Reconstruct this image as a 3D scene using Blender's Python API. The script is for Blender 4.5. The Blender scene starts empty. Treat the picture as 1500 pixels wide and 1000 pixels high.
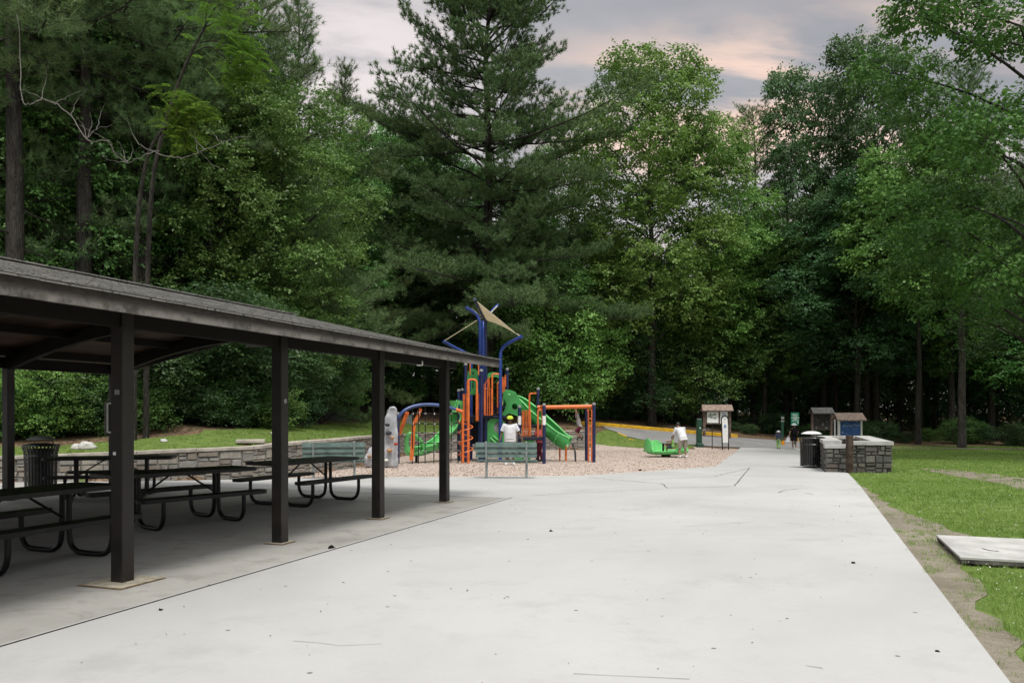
import bpy, bmesh, math, random
import numpy as np
from mathutils import Vector, Matrix, noise as mnoise

random.seed(7)
SC = bpy.context.scene
COL = SC.collection
R = math.radians

# ------------------------------------------------------------------ camera, sky, sun, exposure
FOC, CX, HZ, CAMH = 1200.0, 750.0, 604.0, 1.6
cam_data = bpy.data.cameras.new("camera")
cam = bpy.data.objects.new("camera", cam_data)
COL.objects.link(cam)
cam.location = (0, 0, CAMH)
cam.rotation_euler = (R(90), 0, 0)
cam_data.sensor_width = 36.0
cam_data.lens = 36.0 * FOC / 1500.0
cam_data.shift_y = (HZ - 500.0) / 1500.0
cam_data.clip_end = 3000
SC.camera = cam

SUN_EL, SUN_AZ = R(63), R(165)      # azimuth measured from +Y clockwise (behind the camera, to the right)
SC.view_settings.view_transform = 'Standard'
SC.view_settings.look = 'None'
SC.view_settings.exposure = 0.78
SC.view_settings.gamma = 1.0
SC.render.engine = 'CYCLES'
SC.cycles.use_denoising = True
SC.cycles.max_bounces = 5
SC.cycles.diffuse_bounces = 4
SC.cycles.glossy_bounces = 2
SC.cycles.transmission_bounces = 3
SC.cycles.transparent_max_bounces = 4


class NT:
    """small node-tree writer"""
    def __init__(self, tree):
        self.t = tree
        self.n = tree.nodes
        self.l = tree.links

    def node(self, typ, **kw):
        nd = self.n.new(typ)
        for k, v in kw.items():
            setattr(nd, k, v)
        return nd

    def put(self, sock, v):
        if hasattr(v, 'is_linked') or isinstance(v, bpy.types.NodeSocket):
            self.l.new(v, sock)
        elif isinstance(v, (tuple, list)):
            if len(v) == 3 and sock.type == 'RGBA':
                v = (*v, 1)
            sock.default_value = v
        else:
            sock.default_value = v

    def math(self, op, a, b=0.0, c=0.0):
        m = self.node('ShaderNodeMath', operation=op)
        self.put(m.inputs[0], a); self.put(m.inputs[1], b)
        if op in ('MULTIPLY_ADD', 'WRAP', 'CLAMP', 'SMOOTH_MIN'):
            self.put(m.inputs[2], c)
        return m.outputs[0]

    def mix(self, fac, a, b, blend='MIX'):
        m = self.node('ShaderNodeMix', data_type='RGBA', blend_type=blend)
        self.put(m.inputs[0], fac); self.put(m.inputs[6], a); self.put(m.inputs[7], b)
        return m.outputs[2]

    def ramp(self, fac, stops):
        r = self.node('ShaderNodeValToRGB')
        el = r.color_ramp.elements
        while len(el) < len(stops):
            el.new(0.5)
        for e, (p, c) in zip(el, stops):
            e.position = p
            e.color = (*c, 1) if isinstance(c, (tuple, list)) else (c, c, c, 1)
        self.put(r.inputs[0], fac)
        return r.outputs[0]

    def range(self, v, a, b, c=0.0, d=1.0, smooth=True):
        m = self.node('ShaderNodeMapRange')
        if smooth:
            m.interpolation_type = 'SMOOTHSTEP'
        self.put(m.inputs[0], v)
        for i, x in enumerate((a, b, c, d)):
            m.inputs[1 + i].default_value = x
        return m.outputs[0]

    def noise(self, vec, scale, detail=4.0, rough=0.55, dist=0.0, out=0):
        n = self.node('ShaderNodeTexNoise')
        if vec is not None:
            self.put(n.inputs['Vector'], vec)
        n.inputs['Scale'].default_value = scale
        n.inputs['Detail'].default_value = detail
        n.inputs['Roughness'].default_value = rough
        n.inputs['Distortion'].default_value = dist
        return n.outputs[out]

    def voronoi(self, vec, scale, feature='F1', out=0, rnd=1.0):
        n = self.node('ShaderNodeTexVoronoi', feature=feature)
        self.put(n.inputs['Vector'], vec)
        n.inputs['Scale'].default_value = scale
        if 'Randomness' in n.inputs:
            n.inputs['Randomness'].default_value = rnd
        return n.outputs[out]

    def mapping(self, vec, loc=(0, 0, 0), rot=(0, 0, 0), scale=(1, 1, 1)):
        m = self.node('ShaderNodeMapping')
        self.put(m.inputs[0], vec)
        m.inputs[1].default_value = loc; m.inputs[2].default_value = rot; m.inputs[3].default_value = scale
        return m.outputs[0]


world = bpy.data.worlds.new("World")
SC.world = world
world.use_nodes = True
w = NT(world.node_tree)
w.n.clear()
tc = w.node('ShaderNodeTexCoord').outputs['Generated']
sky = w.node('ShaderNodeTexSky', sky_type='NISHITA')
sky.sun_disc = False
sky.sun_elevation = SUN_EL
sky.sun_rotation = SUN_AZ
sky.altitude = 300
sky.dust_density = 3.0
sep = w.node('ShaderNodeSeparateXYZ'); w.put(sep.inputs[0], tc)
zz = w.math('MAXIMUM', sep.outputs[2], 0.0)
den = w.math('ADD', zz, 0.16)
comb = w.node('ShaderNodeCombineXYZ')
w.put(comb.inputs[0], w.math('DIVIDE', sep.outputs[0], den))
w.put(comb.inputs[1], w.math('DIVIDE', sep.outputs[1], den))
big = w.noise(w.mapping(comb.outputs[0], (1.3, 0.4, 0), scale=(0.7, 1.1, 1)), 1.0, 6, 0.55, 0.6)
fine = w.noise(w.mapping(comb.outputs[0], (4.0, 2.0, 0), scale=(0.8, 2.2, 1)), 1.5, 7, 0.55, 0.3)
# grey lavender cloud deck, brighter overhead, warm light showing through low gaps
grey = w.ramp(big, [(0.34, (0.255, 0.252, 0.268)), (0.55, (0.345, 0.342, 0.353)), (0.72, (0.48, 0.47, 0.475))])
low = w.range(zz, 0.365, 0.445, 1.0, 0.0)
gapm = w.math('MULTIPLY', w.range(fine, 0.46, 0.60), low)
vd = w.node('ShaderNodeVectorMath', operation='DOT_PRODUCT')
w.put(vd.inputs[0], tc)
vd.inputs[1].default_value = Vector((0.27, 0.90, 0.345)).normalized()
near_glow = w.range(vd.outputs['Value'], 0.955, 0.996)
vd2 = w.node('ShaderNodeVectorMath', operation='DOT_PRODUCT')
w.put(vd2.inputs[0], tc)
vd2.inputs[1].default_value = Vector((-0.19, 0.90, 0.35)).normalized()
near_white = w.range(vd2.outputs['Value'], 0.975, 0.999)
lowband = w.range(zz, 0.16, 0.33, 1.0, 0.0)
glow = w.math('MULTIPLY', gapm, w.math('MAXIMUM', w.math('MULTIPLY', near_glow, 0.85), 0.06))
cl = w.mix(glow, grey, (1.0, 0.70, 0.54))
cl = w.mix(w.math('MULTIPLY', w.math('MULTIPLY', near_white, w.range(fine, 0.33, 0.52)), 0.9), cl, (0.80, 0.72, 0.70))
cl = w.mix(w.math('MULTIPLY', lowband, 0.75), cl, (0.68, 0.64, 0.625))
zen = w.range(zz, 0.42, 0.90, 1.0, 3.6)
zen = w.math('MULTIPLY', zen, w.range(sep.outputs[1], 0.25, -0.75, 1.0, 1.5))
cl = w.mix(w.math('MAXIMUM', w.range(zz, 0.42, 0.60), w.range(sep.outputs[1], 0.3, -0.2)), cl, (0.355, 0.358, 0.355))
vm = w.node('ShaderNodeVectorMath', operation='SCALE')
w.put(vm.inputs[0], cl); w.put(vm.inputs['Scale'], w.math('MULTIPLY', zen, 10.0 * 0.72))
skyc = w.mix(0.90, sky.outputs[0], vm.outputs[0])
bg = w.node('ShaderNodeBackground')
w.put(bg.inputs[0], skyc)
bg.inputs[1].default_value = 0.10
out = w.node('ShaderNodeOutputWorld')
w.l.new(bg.outputs[0], out.inputs[0])

sun_data = bpy.data.lights.new("sun", 'SUN')
sun_data.energy = 1.5
sun_data.angle = R(14)
sun_data.color = (1.0, 0.96, 0.90)
sun = bpy.data.objects.new("sun", sun_data)
COL.objects.link(sun)
sd = Vector((math.sin(SUN_AZ) * math.cos(SUN_EL), math.cos(SUN_AZ) * math.cos(SUN_EL), math.sin(SUN_EL)))
sun.rotation_euler = sd.to_track_quat('Z', 'Y').to_euler()
sun.location = sd * 60

# ------------------------------------------------------------------ terrain
WALL = [(-60, 15.0, .45), (-13.4, 18.6, .55), (-11.9, 19.0, .58), (-8.9, 19.45, .68), (-6.35, 20.1, .77), (-5.75, 21.3, .82), (-5.15, 25.0, .81),
        (-4.9, 29.0, .78), (-5.0, 35.0, .66), (-4.75, 40.0, .56), (-3.9, 43.6, .54), (-1.9, 45.8, .54), (1.5, 46.5, .57), (4.1, 46.0, .60)]
EXT = [(5.3, 52.0, .86), (14.6, 54.0, .02), (19, 55.5, -.30), (40, 56, -.40), (300, 56, -.40)]
LINE = np.array(WALL + EXT, float)
NWALL = len(WALL)


def smooth(a, b, x):
    t = np.clip((x - a) / (b - a), 0, 1)
    return t * t * (3 - 2 * t)


def g0(y):
    y = np.asarray(y, float)
    return -0.5 * np.clip((y - 18) / 27.0, 0, 1)


def wall_dist(x, y):
    """signed distance behind the retaining-wall line, height of its top there, 1 where there is a wall"""
    x = np.asarray(x, float); y = np.asarray(y, float)
    best = np.full(x.shape, 1e9); sd_ = np.zeros(x.shape); cap = np.zeros(x.shape); par = np.zeros(x.shape)
    for i in range(len(LINE) - 1):
        ax, ay, az = LINE[i]; bx, by, bz = LINE[i + 1]
        dx, dy = bx - ax, by - ay
        L2 = dx * dx + dy * dy
        t = np.clip(((x - ax) * dx + (y - ay) * dy) / L2, 0, 1)
        qx, qy = ax + t * dx, ay + t * dy
        d = np.hypot(x - qx, y - qy)
        s = np.where(dx * (y - ay) - dy * (x - ax) >= 0, 1.0, -1.0)
        m = d < best - 1e-9
        best = np.where(m, d, best); sd_ = np.where(m, s * d, sd_)
        cap = np.where(m, az + t * (bz - az), cap); par = np.where(m, i + t, par)
    return sd_, cap, par


def hgt(x, y):
    x = np.asarray(x, float); y = np.asarray(y, float)
    d, cap, par = wall_dist(x, y)
    soft = np.clip((par - (NWALL - 1)) / 0.7, 0, 1)
    w0 = 0.05 - 8.0 * soft
    w1 = 0.38 + 0 * soft
    t = np.clip((d - w0) / (w1 - w0), 0, 1); t = t * t * (3 - 2 * t)
    rise = np.clip(d, 0, 60)
    hb = cap - 0.05 + 0.115 * np.minimum(rise, 8) + 0.16 * np.clip(rise - 8, 0, 22)
    right = smooth(12, 24, x)
    hb = hb * (1 - right) + (cap + 0.03 * rise) * right
    return g0(y) * (1 - t) + hb * t


def H(x, y):
    return float(hgt(np.array([x]), np.array([y]))[0])


def W(px, py, Y):
    """photo coordinates and a depth in metres -> a point in the place"""
    return Vector(((px - CX) / FOC * Y, Y, CAMH - (py - HZ) / FOC * Y))


def G(px, py):
    """photo coordinates -> the point of the ground seen there"""
    k = (py - HZ) / FOC; ax = (px - CX) / FOC
    ys = np.arange(3.0, 140, 0.05)
    f = CAMH - k * ys - hgt(ax * ys, ys)
    i = np.argmax(f <= 0)
    if f[i] > 0:
        i = len(ys) - 1
    if i > 0:
        t = f[i - 1] / (f[i - 1] - f[i])
        Y = ys[i - 1] + t * 0.05
    else:
        Y = ys[0]
    return Vector((ax * Y, Y, H(ax * Y, Y)))


# ------------------------------------------------------------------ object helpers
def tag(o, label=None, cat=None, group=None, kind=None):
    if label: o['label'] = label
    if cat: o['category'] = cat
    if group: o['group'] = group
    if kind: o['kind'] = kind
    return o


def thing(name, label, cat, loc=(0, 0, 0), rz=0.0, group=None, scale=1.0):
    o = bpy.data.objects.new(name, None)
    o.empty_display_size = 0.2
    COL.objects.link(o)
    o.location = loc
    o.rotation_euler = (0, 0, rz)
    o.scale = (scale,) * 3
    return tag(o, label, cat, group)


def link_mesh(name, me, mat, parent=None, smooth_=False):
    o = bpy.data.objects.new(name, me)
    COL.objects.link(o)
    if mat is not None:
        me.materials.append(mat)
    if smooth_:
        me.polygons.foreach_set('use_smooth', np.ones(len(me.polygons), bool))
    if parent is not None:
        o.parent = parent
    return o


KIDS = {}


def copy_tree(o, parent=None):
    c = o.copy()
    COL.objects.link(c)
    if parent is not None:
        c.parent = parent
    for ch in [x for x in o.children]:
        copy_tree(ch, c)
    return c


def world_of(o):
    while o is not None:
        if o.get('_world'):
            return Vector(o['_world'])
        o = o.parent
    return None


class MB:
    """collects shapes; build() links them as ONE mesh object"""
    def __init__(self, org=None):
        self.v = []; self.f = []; self.m = []
        self.org = Vector(org) if org is not None else None
        self.mi = 0

    def add(self, vs, fs):
        b = len(self.v)
        self.v.extend([tuple(p) for p in vs])
        self.f.extend([tuple(i + b for i in f) for f in fs])
        self.m.extend([self.mi] * len(fs))
        return self

    def box(self, c, s, rz=0.0, rot=None, bev=0.0):
        sx, sy, sz = s[0] / 2, s[1] / 2, s[2] / 2
        M = rot if rot is not None else Matrix.Rotation(rz, 3, 'Z')
        c = Vector(c)
        if bev > 0:
            b = min(bev, sx * .45, sy * .45, sz * .45)
            bm = bmesh.new()
            bmesh.ops.create_cube(bm, size=1.0)
            for v in bm.verts:
                v.co = Vector((v.co.x * 2 * sx, v.co.y * 2 * sy, v.co.z * 2 * sz))
            bmesh.ops.bevel(bm, geom=bm.edges[:], offset=b, segments=1, affect='EDGES')
            bm.verts.index_update()
            vs = [c + M @ v.co for v in bm.verts]
            fs = [[v.index for v in f.verts] for f in bm.faces]
            bm.free()
            return self.add(vs, fs)
        vs = [c + M @ Vector((x * sx, y * sy, z * sz)) for z in (-1, 1) for y in (-1, 1) for x in (-1, 1)]
        return self.add(vs, [(0, 2, 3, 1), (4, 5, 7, 6), (0, 1, 5, 4), (2, 6, 7, 3), (0, 4, 6, 2), (1, 3, 7, 5)])

    def bar(self, p0, p1, w, h, up=(0, 0, 1)):
        p0 = Vector(p0); p1 = Vector(p1)
        d = p1 - p0; L = d.length
        z = d.normalized(); u = Vector(up)
        x = u.cross(z)
        if x.length < 1e-4:
            x = Vector((1, 0, 0)).cross(z)
        x.normalize(); y = z.cross(x)
        M = Matrix((x, y, z)).transposed()
        return self.box((p0 + p1) / 2, (w, h, L), rot=M)

    def tube(self, pts, r, n=8, closed=False, caps=True):
        pts = [Vector(p) for p in pts]
        k = len(pts)
        rs = [r] * k if not isinstance(r, (list, tuple)) else list(r)
        up = Vector((0, 0, 1))
        vs = []; fs = []
        prev = None
        for i in range(k):
            a = pts[(i - 1) % k] if (closed or i > 0) else pts[0]
            b = pts[(i + 1) % k] if (closed or i < k - 1) else pts[-1]
            t = (b - a)
            if t.length < 1e-9:
                t = Vector((0, 0, 1))
            t.normalize()
            if prev is None:
                x = t.cross(up)
                if x.length < 1e-3:
                    x = t.cross(Vector((0, 1, 0)))
            else:
                x = prev - t * prev.dot(t)
                if x.length < 1e-4:
                    x = t.cross(up)
            x.normalize(); prev = x
            y = t.cross(x)
            for j in range(n):
                an = 2 * math.pi * j / n
                vs.append(pts[i] + (x * math.cos(an) + y * math.sin(an)) * rs[i])
        rng = k if closed else k - 1
        for i in range(rng):
            i2 = (i + 1) % k
            for j in range(n):
                j2 = (j + 1) % n
                fs.append((i * n + j, i * n + j2, i2 * n + j2, i2 * n + j))
        if caps and not closed:
            fs.append(tuple(range(n - 1, -1, -1)))
            fs.append(tuple((k - 1) * n + j for j in range(n)))
        return self.add(vs, fs)

    def lathe(self, prof, c=(0, 0, 0), n=24, ax=None):
        c = Vector(c)
        vs = []; fs = []
        M = Matrix.Identity(3) if ax is None else Vector(ax).to_track_quat('Z', 'Y').to_matrix()
        k = len(prof)
        for (r, z) in prof:
            for j in range(n):
                a = 2 * math.pi * j / n
                vs.append(c + M @ Vector((r * math.cos(a), r * math.sin(a), z)))
        for i in range(k - 1):
            for j in range(n):
                j2 = (j + 1) % n
                fs.append((i * n + j, i * n + j2, (i + 1) * n + j2, (i + 1) * n + j))
        if prof[0][0] > 1e-5: fs.append(tuple(range(n - 1, -1, -1)))
        if prof[-1][0] > 1e-5: fs.append(tuple((k - 1) * n + j for j in range(n)))
        return self.add(vs, fs)

    def ball(self, c, r, n=10, m=6, sc=(1, 1, 1)):
        c = Vector(c)
        prof = [(math.sin(math.pi * i / m), -math.cos(math.pi * i / m)) for i in range(m + 1)]
        vs = []; fs = []
        for (q, z) in prof:
            for j in range(n):
                a = 2 * math.pi * j / n
                vs.append(c + Vector((q * math.cos(a) * r * sc[0], q * math.sin(a) * r * sc[1], z * r * sc[2])))
        for i in range(m):
            for j in range(n):
                j2 = (j + 1) % n
                fs.append((i * n + j, i * n + j2, (i + 1) * n + j2, (i + 1) * n + j))
        return self.add(vs, fs)

    def prism(self, poly, z0, z1):
        """poly: plan outline counter-clockwise"""
        k = len(poly)
        vs = [(p[0], p[1], z0) for p in poly] + [(p[0], p[1], z1) for p in poly]
        fs = [tuple(range(k - 1, -1, -1)), tuple(range(k, 2 * k))]
        fs += [(i, (i + 1) % k, k + (i + 1) % k, k + i) for i in range(k)]
        return self.add(vs, fs)

    def slab(self, poly, d):
        """a 3-D outline given thickness along vector d"""
        k = len(poly); d = Vector(d)
        vs = [Vector(p) for p in poly] + [Vector(p) + d for p in poly]
        fs = [tuple(range(k - 1, -1, -1)), tuple(range(k, 2 * k))]
        fs += [(i, (i + 1) % k, k + (i + 1) % k, k + i) for i in range(k)]
        return self.add(vs, fs)

    def build(self, name, mat, parent=None, smooth_=False, weld=False, mats=None, recalc=True):
        org = self.org
        if org is None:
            org = world_of(parent)
        v = self.v
        if org is not None:
            v = [(p[0] - org.x, p[1] - org.y, p[2] - org.z) for p in v]
        me = bpy.data.meshes.new(name)
        me.from_pydata(v, [], self.f)
        if recalc:
            bm = bmesh.new(); bm.from_mesh(me)
            if weld:
                bmesh.ops.remove_doubles(bm, verts=bm.verts[:], dist=1e-4)
            bmesh.ops.recalc_face_normals(bm, faces=bm.faces[:])
            bm.to_mesh(me); bm.free()
        o = link_mesh(name, me, mat, parent, smooth_)
        if parent is None and org is not None:
            o.location = org
        if mats:
            for m_ in mats: me.materials.append(m_)
            if not weld:
                me.polygons.foreach_set('material_index', np.array(self.m, np.int32))
        if smooth_:
            try:
                me.set_sharp_from_angle(angle=R(40))
            except Exception:
                pass
        return o


def wthing(name, label, cat, loc, group=None):
    """a thing whose parts are modelled in the place's own coordinates"""
    o = thing(name, label, cat, loc, 0, group)
    o['_world'] = tuple(loc)
    return o


def path(pts, n=6):
    """Catmull-Rom through pts"""
    P = [Vector(p) for p in pts]
    out_ = []
    for i in range(len(P) - 1):
        p0 = P[max(i - 1, 0)]; p1 = P[i]; p2 = P[i + 1]; p3 = P[min(i + 2, len(P) - 1)]
        for k in range(n):
            t = k / n
            out_.append(0.5 * ((2 * p1) + (p2 - p0) * t + (2 * p0 - 5 * p1 + 4 * p2 - p3) * t * t + (3 * p1 - p0 - 3 * p2 + p3) * t ** 3))
    out_.append(P[-1])
    return out_


def plate(name, outline, holes, thick, M, mat, parent, bevel=0.0):
    """a flat panel with holes: outline and holes in 2-D, placed by matrix M"""
    cu = bpy.data.curves.new(name, 'CURVE')
    cu.dimensions = '2D'; cu.fill_mode = 'BOTH'; cu.extrude = thick / 2; cu.bevel_depth = bevel
    for loop in [outline] + list(holes):
        sp = cu.splines.new('POLY')
        sp.points.add(len(loop) - 1)
        for p, q in zip(sp.points, loop):
            p.co = (q[0], q[1], 0, 1)
        sp.use_cyclic_u = True
    tmp = bpy.data.objects.new(name, cu)
    COL.objects.link(tmp)
    dg = bpy.context.evaluated_depsgraph_get()
    me = bpy.data.meshes.new_from_object(tmp.evaluated_get(dg))
    bpy.data.objects.remove(tmp)
    org = world_of(parent) or Vector((0, 0, 0))
    me.transform(Matrix.Translation(-org) @ M)
    me.materials.clear()
    return link_mesh(name, me, mat, parent)


def circle(cx, cy, r, n=20, sy=1.0):
    return [(cx + r * math.cos(2 * math.pi * i / n), cy + r * sy * math.sin(2 * math.pi * i / n)) for i in range(n)]

# ------------------------------------------------------------------ materials
MATS = {}


def new_mat(name):
    m = bpy.data.materials.new(name)
    m.use_nodes = True
    t = NT(m.node_tree)
    b = t.n['Principled BSDF']
    return m, t, b


def tcoord(t, which='Object'):
    return t.node('ShaderNodeTexCoord').outputs[which]


def geo(t, which):
    return t.node('ShaderNodeNewGeometry').outputs[which]


def bump(t, b, hgt_, strength=0.3, dist=0.02):
    n = t.node('ShaderNodeBump')
    n.inputs['Strength'].default_value = strength
    n.inputs['Distance'].default_value = dist
    t.put(n.inputs['Height'], hgt_)
    t.l.new(n.outputs[0], b.inputs['Normal'])


def simple(name, col, rough=0.5, spec=0.4, var=0.12, scale=6.0, metal=0.0, bumpy=0.0, dirt=0.0):
    m, t, b = new_mat(name)
    co = tcoord(t)
    n = t.noise(co, scale, 5, 0.6)
    c2 = tuple(max(0, c * (1 - var * 2)) for c in col)
    c3 = tuple(min(1, c * (1 + var)) for c in col)
    c = t.mix(t.range(n, 0.3, 0.7), c2, c3)
    if dirt:
        d = t.noise(co, scale * 0.35, 7, 0.7)
        c = t.mix(t.math('MULTIPLY', t.range(d, 0.5, 0.75), dirt), c, (0.12, 0.10, 0.075))
    t.put(b.inputs['Base Color'], c)
    t.put(b.inputs['Roughness'], t.range(n, 0.2, 0.8, max(0.05, rough - 0.1), min(1, rough + 0.12)))
    b.inputs['Specular IOR Level'].default_value = spec
    b.inputs['Metallic'].default_value = metal
    if bumpy:
        bump(t, b, t.noise(co, scale * 4, 5, 0.6), bumpy, 0.01)
    MATS[name] = m
    return m


# concrete of the plaza
m, t, b = new_mat('concrete'); MATS['concrete'] = m
co = tcoord(t)
n1 = t.noise(co, 0.22, 6, 0.6, 0.4); n2 = t.noise(co, 1.6, 9, 0.72, 0.0); n3 = t.noise(co, 60, 4, 0.7); n4 = t.noise(co, 7.0, 8, 0.7, 0.2)
c = t.ramp(n1, [(0.3, (0.360, 0.358, 0.350)), (0.5, (0.420, 0.418, 0.409)), (0.7, (0.470, 0.468, 0.458))])
c = t.mix(t.range(n2, 0.50, 0.70, 0, 0.40), c, (0.355, 0.352, 0.342))
c = t.mix(t.range(n4, 0.58, 0.78, 0, 0.30), c, (0.44, 0.40, 0.34))
c = t.mix(t.range(n3, 0.35, 0.75, 0, 0.22), c, (0.34, 0.33, 0.31))
vn = t.node('ShaderNodeTexVoronoi', feature='F1', voronoi_dimensions='2D')
t.put(vn.inputs['Vector'], co); vn.inputs['Scale'].default_value = 1.15
vs_ = t.node('ShaderNodeSeparateColor'); t.put(vs_.inputs[0], vn.outputs['Color'])
spot = t.math('MULTIPLY', t.range(vn.outputs['Distance'], 0.010, 0.028, 0.85, 0.0), t.range(vs_.outputs[0], 0.45, 0.55))
c = t.mix(spot, c, (0.09, 0.075, 0.06))
st_ = t.noise(t.mapping(co, (3, 9, 0)), 0.55, 9, 0.72, 0.1)
c = t.mix(t.range(st_, 0.53, 0.66, 0, 0.42), c, (0.315, 0.308, 0.288))
c = t.mix(t.range(st_, 0.36, 0.28, 0, 0.5), c, (0.51, 0.508, 0.50))
t.put(b.inputs['Base Color'], c)
b.inputs['Roughness'].default_value = 0.85
b.inputs['Specular IOR Level'].default_value = 0.25
bump(t, b, t.math('ADD', t.math('MULTIPLY', n3, 0.4), n4), 0.25, 0.006)

# slab under the shelter: base darkened to carry the roof's shade, with tannin and damp stains
m, t, b = new_mat('shelter_shade_concrete'); MATS['shelter_shade_concrete'] = m
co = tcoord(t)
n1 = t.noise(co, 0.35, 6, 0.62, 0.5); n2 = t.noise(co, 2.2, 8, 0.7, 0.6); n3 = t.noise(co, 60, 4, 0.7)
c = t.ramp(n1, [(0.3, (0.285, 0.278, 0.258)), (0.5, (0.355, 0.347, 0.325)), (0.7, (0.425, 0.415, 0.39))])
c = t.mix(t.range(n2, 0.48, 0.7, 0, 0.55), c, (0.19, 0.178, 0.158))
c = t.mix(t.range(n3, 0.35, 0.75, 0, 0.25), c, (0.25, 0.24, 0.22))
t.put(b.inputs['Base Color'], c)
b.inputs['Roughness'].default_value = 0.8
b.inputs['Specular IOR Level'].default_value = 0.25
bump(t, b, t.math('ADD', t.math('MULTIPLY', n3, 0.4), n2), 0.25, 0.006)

# wood-chip mulch
m, t, b = new_mat('mulch'); MATS['mulch'] = m
co = tcoord(t)
wob = t.noise(co, 9, 3, 0.5, 0, 1)
v1 = t.voronoi(t.mapping(co, rot=(0, 0, 0.5), scale=(1, 0.45, 1)), 44, 'F1', 1)
v2 = t.voronoi(t.mapping(co, rot=(0, 0, -0.7), scale=(0.5, 1, 1)), 27, 'F1', 1)
s1 = t.node('ShaderNodeSeparateColor'); t.put(s1.inputs[0], v1)
s2 = t.node('ShaderNodeSeparateColor'); t.put(s2.inputs[0], v2)
c = t.ramp(s1.outputs[0], [(0.0, (0.26, 0.19, 0.16)), (0.3, (0.48, 0.385, 0.33)), (0.65, (0.60, 0.505, 0.445)), (1.0, (0.72, 0.64, 0.575))])
c = t.mix(t.range(s2.outputs[1], 0.4, 0.9, 0, 0.55), c, (0.43, 0.325, 0.27))
lg = t.noise(co, 0.5, 5, 0.6)
c = t.mix(t.range(lg, 0.45, 0.7, 0, 0.45), c, (0.50, 0.425, 0.375))
t.put(b.inputs['Base Color'], c)
b.inputs['Roughness'].default_value = 0.95
b.inputs['Specular IOR Level'].default_value = 0.1
bump(t, b, t.math('ADD', s1.outputs[0], s2.outputs[0]), 0.8, 0.03)

# turf under the blades
m, t, b = new_mat('turf'); MATS['turf'] = m
co = tcoord(t)
n1 = t.noise(co, 0.25, 6, 0.6, 0.6); n2 = t.noise(co, 3.0, 8, 0.7, 0.3); n3 = t.noise(co, 40, 3, 0.7)
c = t.ramp(n2, [(0.28, (0.085, 0.130, 0.030)), (0.5, (0.135, 0.200, 0.048)), (0.7, (0.19, 0.26, 0.075))])
c = t.mix(t.range(n1, 0.52, 0.72, 0, 0.45), c, (0.23, 0.255, 0.09))
c = t.mix(t.range(n3, 0.3, 0.7, 0, 0.5), c, (0.070, 0.105, 0.025))
t.put(b.inputs['Base Color'], c)
b.inputs['Roughness'].default_value = 0.95
b.inputs['Specular IOR Level'].default_value = 0.1
bump(t, b, t.math('ADD', n3, n2), 0.7, 0.03)

# bare trodden earth with straw
m, t, b = new_mat('dirt'); MATS['dirt'] = m
co = tcoord(t)
n1 = t.noise(co, 1.2, 7, 0.65, 0.6); n2 = t.noise(co, 14, 7, 0.7); n3 = t.noise(co, 70, 3, 0.7)
c = t.ramp(n1, [(0.3, (0.135, 0.115, 0.086)), (0.5, (0.215, 0.188, 0.148)), (0.7, (0.29, 0.26, 0.21))])
c = t.mix(t.range(n2, 0.45, 0.7, 0, 0.6), c, (0.115, 0.095, 0.068))
c = t.mix(t.range(n3, 0.5, 0.75, 0, 0.5), c, (0.40, 0.36, 0.30))
t.put(b.inputs['Base Color'], c)
b.inputs['Roughness'].default_value = 0.95
b.inputs['Specular IOR Level'].default_value = 0.1
bump(t, b, t.math('ADD', n2, n1), 0.6, 0.03)

# forest floor: leaf litter
m, t, b = new_mat('forest_floor'); MATS['forest_floor'] = m
co = tcoord(t)
n1 = t.noise(co, 0.4, 6, 0.6, 0.6); n2 = t.noise(co, 9, 7, 0.7); v1 = t.voronoi(co, 14, 'F1', 1)
s1 = t.node('ShaderNodeSeparateColor'); t.put(s1.inputs[0], v1)
c = t.ramp(s1.outputs[0], [(0.0, (0.06, 0.040, 0.025)), (0.5, (0.15, 0.095, 0.06)), (1.0, (0.26, 0.185, 0.125))])
c = t.mix(t.range(n1, 0.5, 0.66, 0, 0.6), c, (0.055, 0.075, 0.022))
t.put(b.inputs['Base Color'], c)
b.inputs['Roughness'].default_value = 0.95
b.inputs['Specular IOR Level'].default_value = 0.1
bump(t, b, s1.outputs[0], 0.6, 0.03)

# asphalt road
m, t, b = new_mat('asphalt'); MATS['asphalt'] = m
co = tcoord(t)
n1 = t.noise(co, 0.5, 6, 0.6, 0.6); n3 = t.noise(co, 55, 3, 0.7)
c = t.ramp(n1, [(0.3, (0.20, 0.195, 0.195)), (0.7, (0.29, 0.285, 0.28))])
c = t.mix(t.range(n3, 0.3, 0.75, 0, 0.4), c, (0.14, 0.14, 0.14))
t.put(b.inputs['Base Color'], c)
b.inputs['Roughness'].default_value = 0.9
bump(t, b, n3, 0.3, 0.01)

simple('joint_filler', (0.035, 0.032, 0.03), 0.9, 0.1, 0.2, 20)
simple('patch_grout', (0.40, 0.365, 0.29), 0.9, 0.1, 0.15, 9)
simple('rust_stain', (0.40, 0.26, 0.14), 0.9, 0.1, 0.25, 12)
simple('post_paint', (0.0125, 0.0088, 0.0078), 0.42, 0.4, 0.25, 4, bumpy=0.15, dirt=0.12)
simple('table_metal', (0.0065, 0.006, 0.0065), 0.45, 0.35, 0.25, 8, dirt=0.05)
simple('ceiling_board', (0.080, 0.044, 0.028), 0.7, 0.25, 0.3, 3)
simple('bent_wood', (0.0085, 0.006, 0.005), 0.7, 0.2, 0.3, 3)
simple('navy_paint', (0.012, 0.019, 0.075), 0.32, 0.5, 0.12, 4, dirt=0.08)
simple('blue_paint', (0.016, 0.048, 0.24), 0.32, 0.5, 0.12, 4, dirt=0.08)
simple('arch_blue', (0.045, 0.085, 0.24), 0.3, 0.5, 0.12, 4)
simple('orange_paint', (0.70, 0.165, 0.038), 0.35, 0.45, 0.10, 4, dirt=0.10)
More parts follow.
